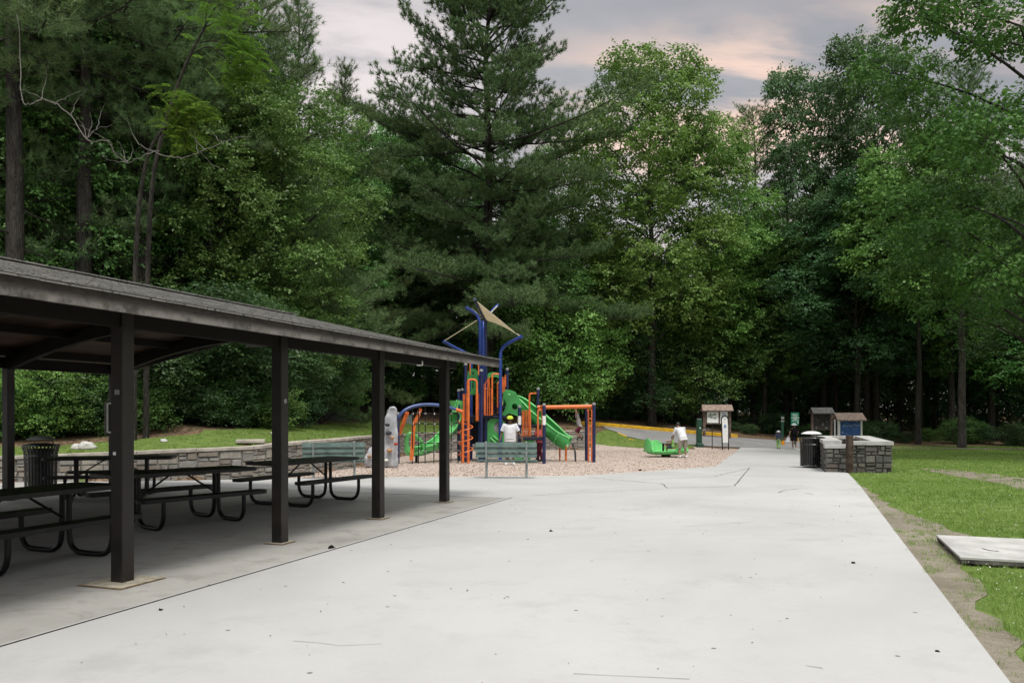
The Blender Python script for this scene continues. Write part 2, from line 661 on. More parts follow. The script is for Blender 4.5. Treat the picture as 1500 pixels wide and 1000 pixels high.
simple('green_plastic', (0.055, 0.33, 0.080), 0.33, 0.5, 0.12, 3, dirt=0.12)
simple('light_green_plastic', (0.15, 0.56, 0.17), 0.33, 0.5, 0.10, 3, dirt=0.10)
simple('dark_green_paint', (0.008, 0.050, 0.026), 0.35, 0.5, 0.12, 4)
simple('deck_rubber', (0.014, 0.016, 0.030), 0.6, 0.3, 0.2, 10)
simple('rope_black', (0.018, 0.018, 0.018), 0.8, 0.2, 0.2, 20)
simple('connector_white', (0.62, 0.61, 0.58), 0.5, 0.4, 0.1, 20)
simple('sail_cloth', (0.74, 0.68, 0.54), 0.85, 0.1, 0.08, 3)
simple('steel', (0.30, 0.31, 0.31), 0.4, 0.5, 0.15, 6, metal=0.6)
simple('galvanised', (0.24, 0.27, 0.265), 0.5, 0.4, 0.15, 6, dirt=0.1)
simple('bench_plank', (0.115, 0.170, 0.155), 0.55, 0.35, 0.15, 5, bumpy=0.1, dirt=0.15)
simple('can_black', (0.010, 0.010, 0.010), 0.38, 0.5, 0.2, 8, dirt=0.05)
simple('slat_black', (0.020, 0.020, 0.021), 0.30, 0.6, 0.2, 8, dirt=0.05)
simple('shaded_stained_concrete', (0.115, 0.108, 0.098), 0.95, 0.1, 0.35, 5, bumpy=0.4)
simple('lid_white', (0.80, 0.80, 0.78), 0.35, 0.5, 0.06, 8)
simple('white_paint', (0.70, 0.70, 0.68), 0.5, 0.4, 0.06, 8)
simple('plate_grey', (0.24, 0.24, 0.23), 0.5, 0.4, 0.15, 12)
simple('yellow_paint', (0.62, 0.36, 0.022), 0.7, 0.25, 0.14, 3, dirt=0.25)
simple('kiosk_wood', (0.145, 0.105, 0.082), 0.8, 0.2, 0.22, 5, bumpy=0.2)
simple('kiosk_roof', (0.30, 0.225, 0.185), 0.8, 0.2, 0.18, 7)
simple('grey_roof', (0.085, 0.085, 0.085), 0.8, 0.2, 0.18, 7)
simple('dark_board', (0.035, 0.031, 0.029), 0.6, 0.3, 0.2, 5)
simple('paper', (0.80, 0.80, 0.75), 0.7, 0.2, 0.05, 6)
simple('paper_print', (0.34, 0.40, 0.34), 0.7, 0.2, 0.2, 18)
simple('blue_board', (0.040, 0.105, 0.30), 0.5, 0.3, 0.2, 5)
simple('pale_blue', (0.22, 0.33, 0.52), 0.6, 0.3, 0.15, 8)
simple('sign_green', (0.010, 0.150, 0.085), 0.45, 0.4, 0.08, 8)
simple('sign_white', (0.62, 0.66, 0.62), 0.5, 0.3, 0.06, 8)
simple('weathered_post', (0.070, 0.050, 0.039), 0.85, 0.15, 0.3, 6, bumpy=0.3)
simple('mortar', (0.16, 0.155, 0.145), 0.95, 0.1, 0.2, 12)
simple('dark_mortar', (0.05, 0.048, 0.045), 0.95, 0.1, 0.2, 12)
simple('cap_stone', (0.42, 0.385, 0.33), 0.9, 0.15, 0.16, 3, bumpy=0.25, dirt=0.25)
simple('cap_concrete', (0.43, 0.425, 0.405), 0.9, 0.15, 0.12, 3, bumpy=0.2, dirt=0.15)
simple('climb_rock', (0.44, 0.455, 0.48), 0.6, 0.3, 0.22, 2.2, bumpy=0.4, dirt=0.15)
simple('hold_tan', (0.36, 0.20, 0.10), 0.6, 0.3, 0.1, 8)
simple('hold_dark', (0.03, 0.035, 0.04), 0.6, 0.3, 0.1, 8)
simple('hold_red', (0.34, 0.04, 0.03), 0.6, 0.3, 0.1, 8)
simple('boulder', (0.50, 0.49, 0.46), 0.9, 0.15, 0.15, 4, bumpy=0.5, dirt=0.2)
simple('dead_wood', (0.165, 0.155, 0.138), 0.9, 0.1, 0.2, 9)
simple('scrap', (0.085, 0.072, 0.055), 0.9, 0.1, 0.4, 30)
simple('debris', (0.02, 0.017, 0.014), 0.9, 0.1, 0.3, 30)
simple('silt_fence', (0.10, 0.105, 0.10), 0.9, 0.1, 0.2, 6)
simple('skin_brown', (0.13, 0.068, 0.042), 0.5, 0.35, 0.06, 14)
simple('skin_tan', (0.30, 0.185, 0.13), 0.5, 0.35, 0.06, 14)
simple('hair_black', (0.010, 0.009, 0.009), 0.5, 0.4, 0.2, 30)
simple('cloth_white', (0.64, 0.65, 0.68), 0.9, 0.1, 0.10, 5, bumpy=0.9)
simple('cloth_grey', (0.36, 0.345, 0.335), 0.9, 0.1, 0.10, 9, bumpy=0.15)
simple('cloth_khaki', (0.31, 0.28, 0.24), 0.9, 0.1, 0.14, 6, bumpy=0.8)
simple('cloth_black', (0.012, 0.010, 0.013), 0.9, 0.1, 0.2, 9)
simple('cloth_navy', (0.045, 0.055, 0.085), 0.9, 0.1, 0.2, 9)
simple('cloth_pink', (0.55, 0.12, 0.14), 0.9, 0.1, 0.1, 9)
simple('cloth_maroon', (0.085, 0.016, 0.028), 0.9, 0.1, 0.1, 9)
simple('cloth_lime', (0.52, 0.64, 0.06), 0.85, 0.1, 0.08, 9)
simple('cloth_green', (0.28, 0.46, 0.16), 0.9, 0.1, 0.15, 30)
simple('bag_orange', (0.75, 0.30, 0.02), 0.8, 0.2, 0.1, 9)
simple('shoe_white', (0.6, 0.6, 0.6), 0.6, 0.3, 0.1, 12)
simple('shoe_dark', (0.03, 0.028, 0.028), 0.6, 0.3, 0.1, 12)
simple('clover_white', (0.66, 0.66, 0.60), 0.9, 0.1, 0.1, 12)

# weathered fascia: dark stain worn pale along its lower half; dark upper strip also carries painted drip-edge shade
m, t, b = new_mat('fascia_wood'); MATS['fascia_wood'] = m
co = tcoord(t)
grain = t.noise(t.mapping(co, rot=(0, 0, -R(19.6)), scale=(30, 0.8, 30)), 1.0, 6, 0.6)
n2 = t.noise(co, 3.5, 8, 0.7)
sepz = t.node('ShaderNodeSeparateXYZ'); t.put(sepz.inputs[0], geo(t, 'Position'))
lowm = t.range(t.math('ADD', sepz.outputs[2], t.math('MULTIPLY', n2, 0.07)), 2.50, 2.575, 1, 0)
c = t.mix(t.range(grain, 0.3, 0.7), (0.018, 0.014, 0.012), (0.046, 0.037, 0.032))
c = t.mix(t.math('MULTIPLY', lowm, t.range(n2, 0.34, 0.62, 0.10, 0.95)), c, (0.235, 0.215, 0.195))
t.put(b.inputs['Base Color'], c)
b.inputs['Roughness'].default_value = 0.85
bump(t, b, grain, 0.3, 0.01)

# asphalt shingles
m, t, b = new_mat('shingles'); MATS['shingles'] = m
co = tcoord(t)
br = t.node('ShaderNodeTexBrick')
t.put(br.inputs['Vector'], t.mapping(co, rot=(0, 0, R(90))))
br.inputs['Scale'].default_value = 1.0
br.inputs['Brick Width'].default_value = 0.33; br.inputs['Row Height'].default_value = 0.14
br.inputs['Mortar Size'].default_value = 0.006
br.inputs['Color1'].default_value = (0.13, 0.125, 0.12, 1); br.inputs['Color2'].default_value = (0.25, 0.24, 0.225, 1)
br.inputs['Mortar'].default_value = (0.04, 0.04, 0.04, 1)
n2 = t.noise(co, 3, 7, 0.7); n3 = t.noise(co, 45, 3, 0.7)
c = t.mix(t.range(n2, 0.4, 0.7, 0, 0.5), br.outputs[0], (0.10, 0.095, 0.085))
c = t.mix(t.range(n3, 0.4, 0.75, 0, 0.6), c, (0.33, 0.32, 0.30))
t.put(b.inputs['Base Color'], c)
b.inputs['Roughness'].default_value = 0.95
bump(t, b, n3, 0.5, 0.01)


def stone_mat(name, cols):
    m, t, b = new_mat(name); MATS[name] = m
    co = tcoord(t)
    rnd = geo(t, 'Random Per Island')
    c = t.ramp(rnd, [(i / (len(cols) - 1), q) for i, q in enumerate(cols)])
    n = t.noise(co, 7, 7, 0.7, 0.4)
    c = t.mix(t.range(n, 0.35, 0.7, 0.0, 0.55), c, tuple(x * 0.5 for x in cols[1]))
    n2 = t.noise(co, 1.2, 5, 0.6)
    c = t.mix(t.range(n2, 0.55, 0.75, 0.0, 0.35), c, (0.13, 0.13, 0.10))
    t.put(b.inputs['Base Color'], c)
    b.inputs['Roughness'].default_value = 0.9
    b.inputs['Specular IOR Level'].default_value = 0.2
    bump(t, b, n, 0.7, 0.03)


stone_mat('wall_stone', [(0.20, 0.19, 0.175), (0.29, 0.275, 0.25), (0.36, 0.33, 0.28), (0.25, 0.21, 0.17), (0.33, 0.32, 0.30)])
stone_mat('planter_stone', [(0.075, 0.075, 0.072), (0.12, 0.117, 0.11), (0.165, 0.155, 0.138), (0.105, 0.088, 0.072), (0.135, 0.132, 0.125)])


def bark(name, c1, c2, sc=6.0):
    m, t, b = new_mat(name); MATS[name] = m
    co = tcoord(t)
    n = t.noise(t.mapping(co, scale=(1, 1, 0.22)), sc, 7, 0.65, 0.8)
    v = t.voronoi(t.mapping(t.mix(0.06, co, t.noise(co, 4, 3, .5, 0, 1)), scale=(1, 1, 0.20)), sc * 2.6, 'DISTANCE_TO_EDGE', 0)
    c = t.mix(t.range(n, 0.3, 0.7), c1, c2)
    c = t.mix(t.range(v, 0.0, 0.10, 0.55, 0.0), c, tuple(x * 0.3 for x in c1))
    t.put(b.inputs['Base Color'], c)
    b.inputs['Roughness'].default_value = 0.95
    b.inputs['Specular IOR Level'].default_value = 0.1
    bump(t, b, t.math('ADD', n, v), 0.8, 0.04)


bark('pine_bark', (0.026, 0.0235, 0.0215), (0.070, 0.063, 0.057))
bark('oak_bark', (0.022, 0.020, 0.017), (0.065, 0.060, 0.051))
bark('pale_bark', (0.050, 0.045, 0.040), (0.125, 0.112, 0.100))


def foliage(name, cols, trans=0.3, rough=0.5, spec=0.3, hue=0.03):
    m, t, b = new_mat(name); MATS[name] = m
    rnd = geo(t, 'Random Per Island')
    oi = t.node('ShaderNodeObjectInfo').outputs['Random']
    co = tcoord(t)
    patch = t.noise(co, 0.35, 3, 0.5)
    f = t.math('ADD', t.math('MULTIPLY', rnd, 0.6), t.math('MULTIPLY', t.range(patch, 0.3, 0.7), 0.4))
    c = t.ramp(f, [(i / (len(cols) - 1), q) for i, q in enumerate(cols)])
    hs = t.node('ShaderNodeHueSaturation')
    t.put(hs.inputs['Hue'], t.range(oi, 0, 1, 0.5 - hue, 0.5 + hue * 0.6, False))
    t.put(hs.inputs['Value'], t.range(t.math('FRACT', t.math('MULTIPLY', oi, 7.31)), 0, 1, 0.82, 1.18, False))
    t.put(hs.inputs['Color'], c)
    c = hs.outputs[0]
    t.put(b.inputs['Base Color'], c)
    b.inputs['Roughness'].default_value = rough
    b.inputs['Specular IOR Level'].default_value = spec
    tr = t.node('ShaderNodeBsdfTranslucent')
    t.put(tr.inputs[0], t.mix(0.40, c, (0.12, 0.24, 0.045)))
    mx = t.node('ShaderNodeMixShader')
    mx.inputs[0].default_value = trans
    t.l.new(b.outputs[0], mx.inputs[1]); t.l.new(tr.outputs[0], mx.inputs[2])
    o = t.n['Material Output']
    t.l.new(mx.outputs[0], o.inputs[0])
    return m


foliage('pine_needles', [(0.070, 0.128, 0.052), (0.118, 0.190, 0.076), (0.190, 0.270, 0.115)], 0.24, 0.55, 0.25, 0.02)
foliage('leaf_bright', [(0.075, 0.200, 0.040), (0.150, 0.325, 0.070), (0.250, 0.450, 0.120)], 0.35, 0.45, 0.35)
foliage('leaf_mid', [(0.042, 0.122, 0.032), (0.098, 0.225, 0.055), (0.185, 0.340, 0.095)], 0.32, 0.45, 0.35)
foliage('leaf_dark', [(0.028, 0.074, 0.030), (0.054, 0.124, 0.045), (0.098, 0.185, 0.070)], 0.28, 0.45, 0.35)
foliage('leaf_near', [(0.034, 0.096, 0.022), (0.070, 0.165, 0.036), (0.135, 0.265, 0.058)], 0.30, 0.5, 0.25)
foliage('leaf_lime', [(0.060, 0.150, 0.016), (0.095, 0.215, 0.022), (0.140, 0.280, 0.032)], 0.40, 0.5, 0.25)
foliage('grass_blade', [(0.115, 0.195, 0.038), (0.190, 0.290, 0.062), (0.30, 0.385, 0.115)], 0.25, 0.6, 0.15)
foliage('chip', [(0.26, 0.18, 0.14), (0.46, 0.36, 0.29), (0.66, 0.57, 0.48)], 0.0, 0.9, 0.05, 0.0)
M = MATS

# shade cloth lets daylight through
_m = MATS['sail_cloth']; _t = NT(_m.node_tree)
_tr = _t.node('ShaderNodeBsdfTranslucent'); _tr.inputs[0].default_value = (0.85, 0.78, 0.62, 1)
_mx = _t.node('ShaderNodeMixShader'); _mx.inputs[0].default_value = 0.45
_t.l.new(_t.n['Principled BSDF'].outputs[0], _mx.inputs[1]); _t.l.new(_tr.outputs[0], _mx.inputs[2])
_t.l.new(_mx.outputs[0], _t.n['Material Output'].inputs[0])

# ------------------------------------------------------------------ ground, sheets, joints
def grid_axis(a, b, fine0, fine1, step, coarse):
    xs = list(np.arange(fine0, fine1 + 1e-6, step))
    s = coarse; x = fine1
    while x < b:
        x += s; s *= 1.35; xs.append(min(x, b))
    s = coarse; x = fine0
    while x > a:
        x -= s; s *= 1.35; xs.insert(0, max(x, a))
    return np.array(xs)


gx = grid_axis(-900, 900, -26, 30, 0.4, 1.0)
gy = grid_axis(-300, 1500, 0, 62, 0.4, 1.0)
XX, YY = np.meshgrid(gx, gy)
ZZ = hgt(XX, YY) - 0.035
me = bpy.data.meshes.new('ground')
nx, ny = len(gx), len(gy)
verts = np.stack([XX.ravel(), YY.ravel(), ZZ.ravel()], 1)
ii, jj = np.meshgrid(np.arange(nx - 1), np.arange(ny - 1))
a_ = (jj * nx + ii).ravel()
faces = np.stack([a_, a_ + 1, a_ + nx + 1, a_ + nx], 1)


def np_mesh(name, v, f):
    me_ = bpy.data.meshes.new(name)
    k = f.shape[1]
    me_.vertices.add(len(v)); me_.vertices.foreach_set('co', np.ascontiguousarray(v, np.float32).ravel())
    me_.loops.add(f.size); me_.loops.foreach_set('vertex_index', np.ascontiguousarray(f, np.int32).ravel())
    me_.polygons.add(len(f))
    me_.polygons.foreach_set('loop_start', np.arange(0, f.size, k, dtype=np.int32))
    me_.update(calc_edges=True)
    return me_


tag(link_mesh('ground', np_mesh('ground', verts, faces), M['forest_floor'], None, True), kind='structure')


def sheet(name, poly, mat, off, step=0.8, skirt=0.0, jag=0.0, seed=1):
    """a sheet of ground cover that follows the terrain; poly in plan (x, y)"""
    pts = [Vector((p[0], p[1], 0)) for p in poly]
    if jag > 0:
        rnd = random.Random(seed)
        q = []
        for i in range(len(pts)):
            a, b2 = pts[i], pts[(i + 1) % len(pts)]
            k = max(1, int((b2 - a).length / 0.30))
            nrm = Vector((-(b2 - a).y, (b2 - a).x, 0)).normalized()
            for j in range(k):
                p = a.lerp(b2, j / k)
                o = mnoise.noise(p * 1.1 + Vector((seed * 7.0, 0, 0))) * jag + mnoise.noise(p * 3.7) * jag * 0.5
                q.append(p + nrm * o)
        pts = q
    bm = bmesh.new()
    vs = [bm.verts.new(p) for p in pts]
    bm.faces.new(vs)
    x0 = min(p.x for p in pts); x1 = max(p.x for p in pts); y0 = min(p.y for p in pts); y1 = max(p.y for p in pts)
    for ax, lo, hi in ((0, x0, x1), (1, y0, y1)):
        k = math.floor(lo / step) + 1
        while k * step < hi:
            co = [0, 0, 0]; no = [0, 0, 0]; co[ax] = k * step; no[ax] = 1
            bmesh.ops.bisect_plane(bm, geom=bm.verts[:] + bm.edges[:] + bm.faces[:], plane_co=co, plane_no=no)
            k += 1
    bmesh.ops.triangulate(bm, faces=[f for f in bm.faces if len(f.verts) > 4])
    arr = np.array([v.co[:] for v in bm.verts])
    z = hgt(arr[:, 0], arr[:, 1]) + off
    for v, zz_ in zip(bm.verts, z):
        v.co.z = zz_
    bmesh.ops.recalc_face_normals(bm, faces=bm.faces[:])
    if sum(f.normal.z for f in bm.faces) < 0:
        bmesh.ops.reverse_faces(bm, faces=bm.faces[:])
    if skirt:
        ed = [e for e in bm.edges if e.is_boundary]
        r = bmesh.ops.extrude_edge_only(bm, edges=ed)
        for v in [x for x in r['geom'] if isinstance(x, bmesh.types.BMVert)]:
            v.co.z -= skirt
    me_ = bpy.data.meshes.new(name)
    bm.to_mesh(me_); bm.free()
    return tag(link_mesh(name, me_, mat), kind='structure')


U = Vector((0.336, 0.942, 0)).normalized()        # the direction of the walk and of the shelter
V = Vector((U.y, -U.x, 0))
P1 = Vector((-3.68, 7.74, 0))                     # foot of the nearest shelter post


def uv(u, v):
    return P1 + U * u + V * v


def P2(px, py):
    p = G(px, py)
    return (p.x, p.y)


EDGE0 = Vector((2.95, 4.85, 0))                   # right-hand edge of the walk
edge = lambda t: EDGE0 + U * t
J0 = Vector((-3.49, 5.58, 0))                     # expansion joint beside the shelter
jo = lambda t: J0 + U * t
MUL = [P2(395, 700.5), P2(560, 698.5), P2(700, 698), P2(850, 696.5), P2(940, 691), P2(1048, 683)]
PATHL = [P2(1048, 683), P2(1082, 657.5)]

# under the shelter, left of the joint
end_ = uv(8.35, -9.0)
shelter_floor = [jo(-12), uv(8.35, .82), end_, (-11.9, 19.05), (-13.4, 18.7), (-30, 16.9), (-30, -8)]
sheet('shelter_slab', [(p[0], p[1]) for p in shelter_floor], M['shelter_shade_concrete'], 0.0)
e_end = edge(23.5)
walk = [jo(-12), edge(-12), edge(19.6), edge(27.0), edge(36), P2(1180, 656.5), P2(1085, 655.2), PATHL[1], PATHL[0], MUL[4], MUL[3], MUL[2], MUL[1], MUL[0], (-6.2, 20.2), (-8.9, 19.5), (-11.9, 19.05), end_, uv(8.35, .82)]
sheet('walk', [(p[0], p[1]) for p in walk], M['concrete'], 0.006, skirt=0.05)
# playground mulch
mul = [MUL[0], MUL[1], MUL[2], MUL[3], MUL[4], MUL[5], PATHL[1], P2(1015, 655.5), P2(945, 655.5), P2(900, 653), P2(872, 650), (4.15, 45.9), (1.5, 46.45), (-1.9, 45.75), (-3.85, 43.55), (-4.7, 40), (-4.95, 35), (-4.85, 29), (-5.1, 25), (-5.7, 21.3)]
sheet('mulch_bed', mul, M['mulch'], 0.0)
# lawns
right_lawn = [edge(-12), (60, -8), (75, 46), (40, 51.5), (20, 50.5), P2(1300, 655.5), edge(36), edge(27)]
sheet('right_lawn', [(p[0], p[1]) for p in right_lawn], M['turf'], -0.012, step=1.5)
hill_lawn = [(-20.0, 18.2), (-12.0, 19.1), (-8.9, 19.6), (-6.4, 20.25), (-5.9, 21.4), (-5.3, 25), (-5.05, 29), (-5.15, 35), (-4.9, 40), (-4.1, 43.7), (-2.0, 46.0),
             (-3.0, 49), (-5.5, 49.5), (-8.0, 47), (-9.3, 42), (-8.9, 36), (-8.4, 30), (-8.1, 25.5), (-8.6, 22.6), (-11.5, 20.8), (-20, 19.6)]
sheet('hill_lawn', hill_lawn, M['turf'], -0.004, step=0.5, jag=0.25, seed=3)
bank_lawn = [P2(872, 650.5), P2(900, 653.5), P2(945, 656), P2(1015, 656), P2(1035, 653.6), P2(1000, 650.5), P2(952, 646), P2(918, 639.5), P2(890, 629), P2(876, 632)]
sheet('bank_lawn', bank_lawn, M['turf'], 0.0, step=0.6, jag=0.12, seed=5)
# road climbing away to the left
road = [P2(887, 627.5), P2(918, 639.0), P2(952, 645.5), P2(1000, 650), P2(1035, 653.2), P2(1085, 655.0), P2(1180, 656.3), P2(1228, 656.0), (19.9, 49.2), (20.6, 54.3), (19, 54.2), (14.8, 53.4), (10.0, 52.6), (5.6, 51.6)]
sheet('road', road, M['asphalt'], 0.010, step=0.8)
# trodden edge of the lawn
trod = [edge(-3) - V * .35, edge(3.5) - V * .35, edge(14.5) - V * .35] + [edge(14.5) + V * 0.08, edge(11) + V * 0.20, edge(8.5) + V * 0.36, edge(6.6) + V * 0.9, edge(5.4) + V * 0.9, edge(4.3) + V * .42, edge(2) + V * 0.26, edge(-3) + V * 0.2]
sheet('bare_edge', [(p[0], p[1]) for p in trod], M['dirt'], -0.004, step=0.6, jag=0.22, seed=8)
straw = [P2(1345, 685), P2(1400, 688), P2(1450, 693), P2(1520, 703), P2(1560, 714), P2(1500, 716), P2(1440, 704), P2(1390, 695)]
sheet('worn_patch', straw, M['dirt'], -0.006, step=0.8, jag=0.25, seed=11)
# narrow trail along the far side of the right lawn
sheet('trail', [P2(1300, 656.2), P2(1560, 659.5), (50, 47.5), (50, 48.6), P2(1560, 656.8), P2(1300, 654.6)], M['dirt'], 0.0, step=1.0, jag=0.1, seed=4)

# joints and cracks: narrow strips let into the concrete
def strip(mb, pts, width, off=0.010, jag=0.0, rnd=random.Random(3)):
    P = [Vector((p[0], p[1], 0)) for p in pts]
    L = []
    for i in range(len(P) - 1):
        k = max(1, int((P[i + 1] - P[i]).length / 0.18))
        for j in range(k):
            L.append(P[i].lerp(P[i + 1], j / k))
    L.append(P[-1])
    vs = []; fs = []
    for i, p in enumerate(L):
        d = (L[min(i + 1, len(L) - 1)] - L[max(i - 1, 0)]).normalized()
        nr = Vector((-d.y, d.x, 0))
        q = p + nr * (rnd.uniform(-jag, jag) if 0 < i < len(L) - 1 else 0)
        ww = width * (1 if jag == 0 else rnd.uniform(0.35, 1.25))
        for s in (-.5, .5):
            r_ = q + nr * s * ww
            vs.append((r_.x, r_.y, H(r_.x, r_.y) + off))
    fs = [(2 * i, 2 * i + 1, 2 * i + 3, 2 * i + 2) for i in range(len(L) - 1)]
    mb.add(vs, fs)


mb = MB()
strip(mb, [jo(-10), jo(10.4)], 0.020)
tag(mb.build('expansion_joint', M['joint_filler']), kind='structure')
mb = MB()
strip(mb, [P2(1098, 685.5), P2(1076, 712)], 0.022, jag=0.010)
strip(mb, [P2(1098, 685.5), P2(1046, 698), P2(1000, 700), P2(940, 703)], 0.020, jag=0.03)
strip(mb, [P2(1073, 712.5), P2(1015, 714), P2(980, 714.5)], 0.022, jag=0.03)
strip(mb, [P2(978, 715), P2(968, 709), P2(940, 706), P2(900, 703), P2(862, 699)], 0.024, jag=0.035)
strip(mb, [P2(985, 716), P2(905, 719), P2(850, 722), P2(780, 726)], 0.013, jag=0.03)
strip(mb, [P2(1092, 685), P2(1140, 684.5), P2(1230, 686)], 0.022, jag=0.02)
strip(mb, [P2(1140, 722), P2(1152, 718), P2(1170, 716)], 0.020, jag=0.03)
strip(mb, [P2(1178, 722), P2(1190, 724)], 0.02, jag=0.02)
strip(mb, [P2(1000, 772), P2(1110, 764), P2(1200, 770)], 0.006, jag=0.03)
strip(mb, [P2(840, 988), P2(905, 992), P2(1010, 996)], 0.0045, jag=0.02)
strip(mb, [P2(1180, 976), P2(1205, 980)], 0.006, jag=0.01)
strip(mb, [P2(430, 940), P2(500, 946), P2(560, 944)], 0.004, jag=0.02)
tag(mb.build('pavement_cracks', M['joint_filler']), kind='structure')

# retaining wall ------------------------------------------------------------
def stone_course(mb, a, b, z0a, z0b, z1a, z1b, nrm, rnd, hmin=.10, hmax=.26, lmin=.16, lmax=.60, gap=0.014, depth=0.06):
    """random rubble on the face a->b between base z0 and top z1: the face is split again and again into uneven stones"""
    a = Vector((a[0], a[1], 0)); b = Vector((b[0], b[1], 0))
    L = (b - a).length; d = (b - a).normalized()
    mean = max(.1, ((z1a - z0a) + (z1b - z0b)) / 2)

    def emit(s0, s1, fa, fb):
        out_ = rnd.uniform(0.004, 0.035)
        q = []
        jj = min(.022, (s1 - s0) * .08)
        for (ss, ff, sg, sh_) in ((s0, fa, 1, 1), (s1, fa, 1, -1), (s1, fb, -1, -1), (s0, fb, -1, 1)):
            t_ = min(1, max(0, ss / L))
            z0 = z0a + (z0b - z0a) * t_; z1 = z1a + (z1b - z1a) * t_
            z = z0 + (z1 - z0) * ff + sg * (gap / 2 + rnd.uniform(0, .016))
            s_ = min(L, max(0, ss)) if (ss <= 0 or ss >= L) else ss + sh_ * (gap / 2 + rnd.uniform(0, jj))
            q.append((a + d * s_, z))
        vs = [p + Vector((0, 0, z)) + nrm * (-depth) for p, z in q]
        cx_ = sum((p for p, z in q), Vector()) / 4; cz_ = sum(z for p, z in q) / 4
        vs += [p + Vector((0, 0, z)) + nrm * (out_ * 0.3) for p, z in q]
        vs += [(p + (cx_ - p) * 0.10) + Vector((0, 0, z + (cz_ - z) * 0.14)) + nrm * (out_ + rnd.uniform(0, .016)) for p, z in q]
        mb.add(vs, [(8, 9, 10, 11)] + [(i, (i + 1) % 4, 4 + (i + 1) % 4, 4 + i) for i in range(4)] + [(4 + i, 4 + (i + 1) % 4, 8 + (i + 1) % 4, 8 + i) for i in range(4)])

    def split(s0, s1, f0, f1, k=0):
        w_ = s1 - s0; h_ = (f1 - f0) * mean
        lim = rnd.uniform(hmin, hmax)
        if (h_ <= lim * 1.25 and w_ <= rnd.uniform(lmin, lmax) * 1.2) or k > 8:
            return emit(s0, s1, f0, f1)
        if w_ > h_ * rnd.uniform(1.2, 2.6) or h_ <= lim * 1.25:
            m_ = s0 + w_ * rnd.uniform(.32, .68)
            split(s0, m_, f0, f1, k + 1); split(m_, s1, f0, f1, k + 1)
        else:
            m_ = f0 + (f1 - f0) * rnd.uniform(.32, .68)
            split(s0, s1, f0, m_, k + 1); split(s0, s1, m_, f1, k + 1)
    s = 0.0
    while s < L - .02:
        l = rnd.uniform(.5, 1.1)
        if L - s - l < .3: l = L - s
        split(s, s + l, 0.0, 1.0)
        s += l


wl = thing('retaining_wall', 'long curved grey fieldstone retaining wall with pale cap below the hillside lawn', 'wall', (-5.0, 29, 0))
wl['_world'] = (-5.0, 29, 0)
core = MB(); face = MB(); capm = MB()
rnd = random.Random(5)
TH = 0.42
pts = WALL[1:]
pts = [(-17.0, 17.7, .53)] + pts
offs = []
for i, p in enumerate(pts):
    a = Vector(pts[max(i - 1, 0)][:2]); b = Vector(pts[min(i + 1, len(pts) - 1)][:2])
    d = (b - a).normalized()
    offs.append(Vector((-d.y, d.x)))
for i in range(len(pts) - 1):
    a, b = pts[i], pts[i + 1]
    na, nb = offs[i], offs[i + 1]
    zb0, zb1 = float(g0(a[1])) - 0.15, float(g0(b[1])) - 0.15
    A0 = (a[0], a[1]); B0 = (b[0], b[1]); A1 = (a[0] + na.x * TH, a[1] + na.y * TH); B1 = (b[0] + nb.x * TH, b[1] + nb.y * TH)
    za, zb = a[2] - 0.07, b[2] - 0.07
    if i == 4: pass
    core.add([(*A0, zb0), (*B0, zb1), (*B1, zb1), (*A1, zb0), (*A0, za), (*B0, zb), (*B1, zb), (*A1, za)],
             [(0, 1, 5, 4), (2, 3, 7, 6), (4, 5, 6, 7)] + ([(3, 0, 4, 7)] if i == 0 else []) + ([(1, 2, 6, 5)] if i == len(pts) - 2 else []))
    seg = Vector((b[0] - a[0], b[1] - a[1], 0)); nrm = Vector((seg.y, -seg.x, 0)).normalized()
    stone_course(face, A0, B0, zb0 + 0.1, zb1 + 0.1, za, zb, nrm, rnd, lmin=.25, lmax=.6)
    # cap slabs, each about 1.2 m, butted
    Ls = seg.length; k = max(1, round(Ls / 1.3))
    for j in range(k):
        t0, t1 = j / k, (j + 1) / k
        g_ = 0.004 / Ls * 2
        f0 = lambda t, o: (a[0] + (b[0] - a[0]) * t + (na.x + (nb.x - na.x) * t) * o, a[1] + (b[1] - a[1]) * t + (na.y + (nb.y - na.y) * t) * o)
        c0 = [f0(t0 + g_, -.05), f0(t1 - g_, -.05), f0(t1 - g_, TH + .05), f0(t0 + g_, TH + .05)]
        zt = [a[2] + (b[2] - a[2]) * t for t in (t0, t1, t1, t0)]
        dz = rnd.uniform(-.004, .004)
        capm.add([(*c, z - .068) for c, z in zip(c0, zt)] + [(*c, z + dz) for c, z in zip(c0, zt)],
                 [(3, 2, 1, 0), (4, 5, 6, 7)] + [(q, (q + 1) % 4, 4 + (q + 1) % 4, 4 + q) for q in range(4)])
core.build('core', M['mortar'], wl)
face.build('stone_face', M['wall_stone'], wl)
capm.build('cap', M['cap_stone'], wl)
# loose slab lying on the lawn edge behind the wall
p = Vector((-6.7, 21.0, 0))
mb = MB((p.x, p.y, H(p.x, p.y))); mb.box((p.x, p.y, H(p.x, p.y) + .04), (0.7, 0.45, .09), rz=R(14), bev=.012)
tag(mb.build('stone_slab', M['cap_stone']), 'flat pale stone slab lying on the grass just behind the retaining wall', 'slab')


def rock(name, c, s, label, mat='boulder', seed=1, group=None):
    bm = bmesh.new()
    bmesh.ops.create_icosphere(bm, subdivisions=3, radius=1.0)
    for v in bm.verts:
        n_ = mnoise.noise(v.co * 1.3 + Vector((seed * 3.1, 0, 0))) * .35 + mnoise.noise(v.co * 3.2 + Vector((0, seed, 0))) * .12
        v.co = v.co * (1 + n_)
        v.co = Vector((v.co.x * s[0], v.co.y * s[1], v.co.z * s[2]))
    me_ = bpy.data.meshes.new(name); bm.to_mesh(me_); bm.free()
    o = link_mesh(name, me_, M[mat], None, True)
    o.location = c
    return tag(o, label, 'rock', group)


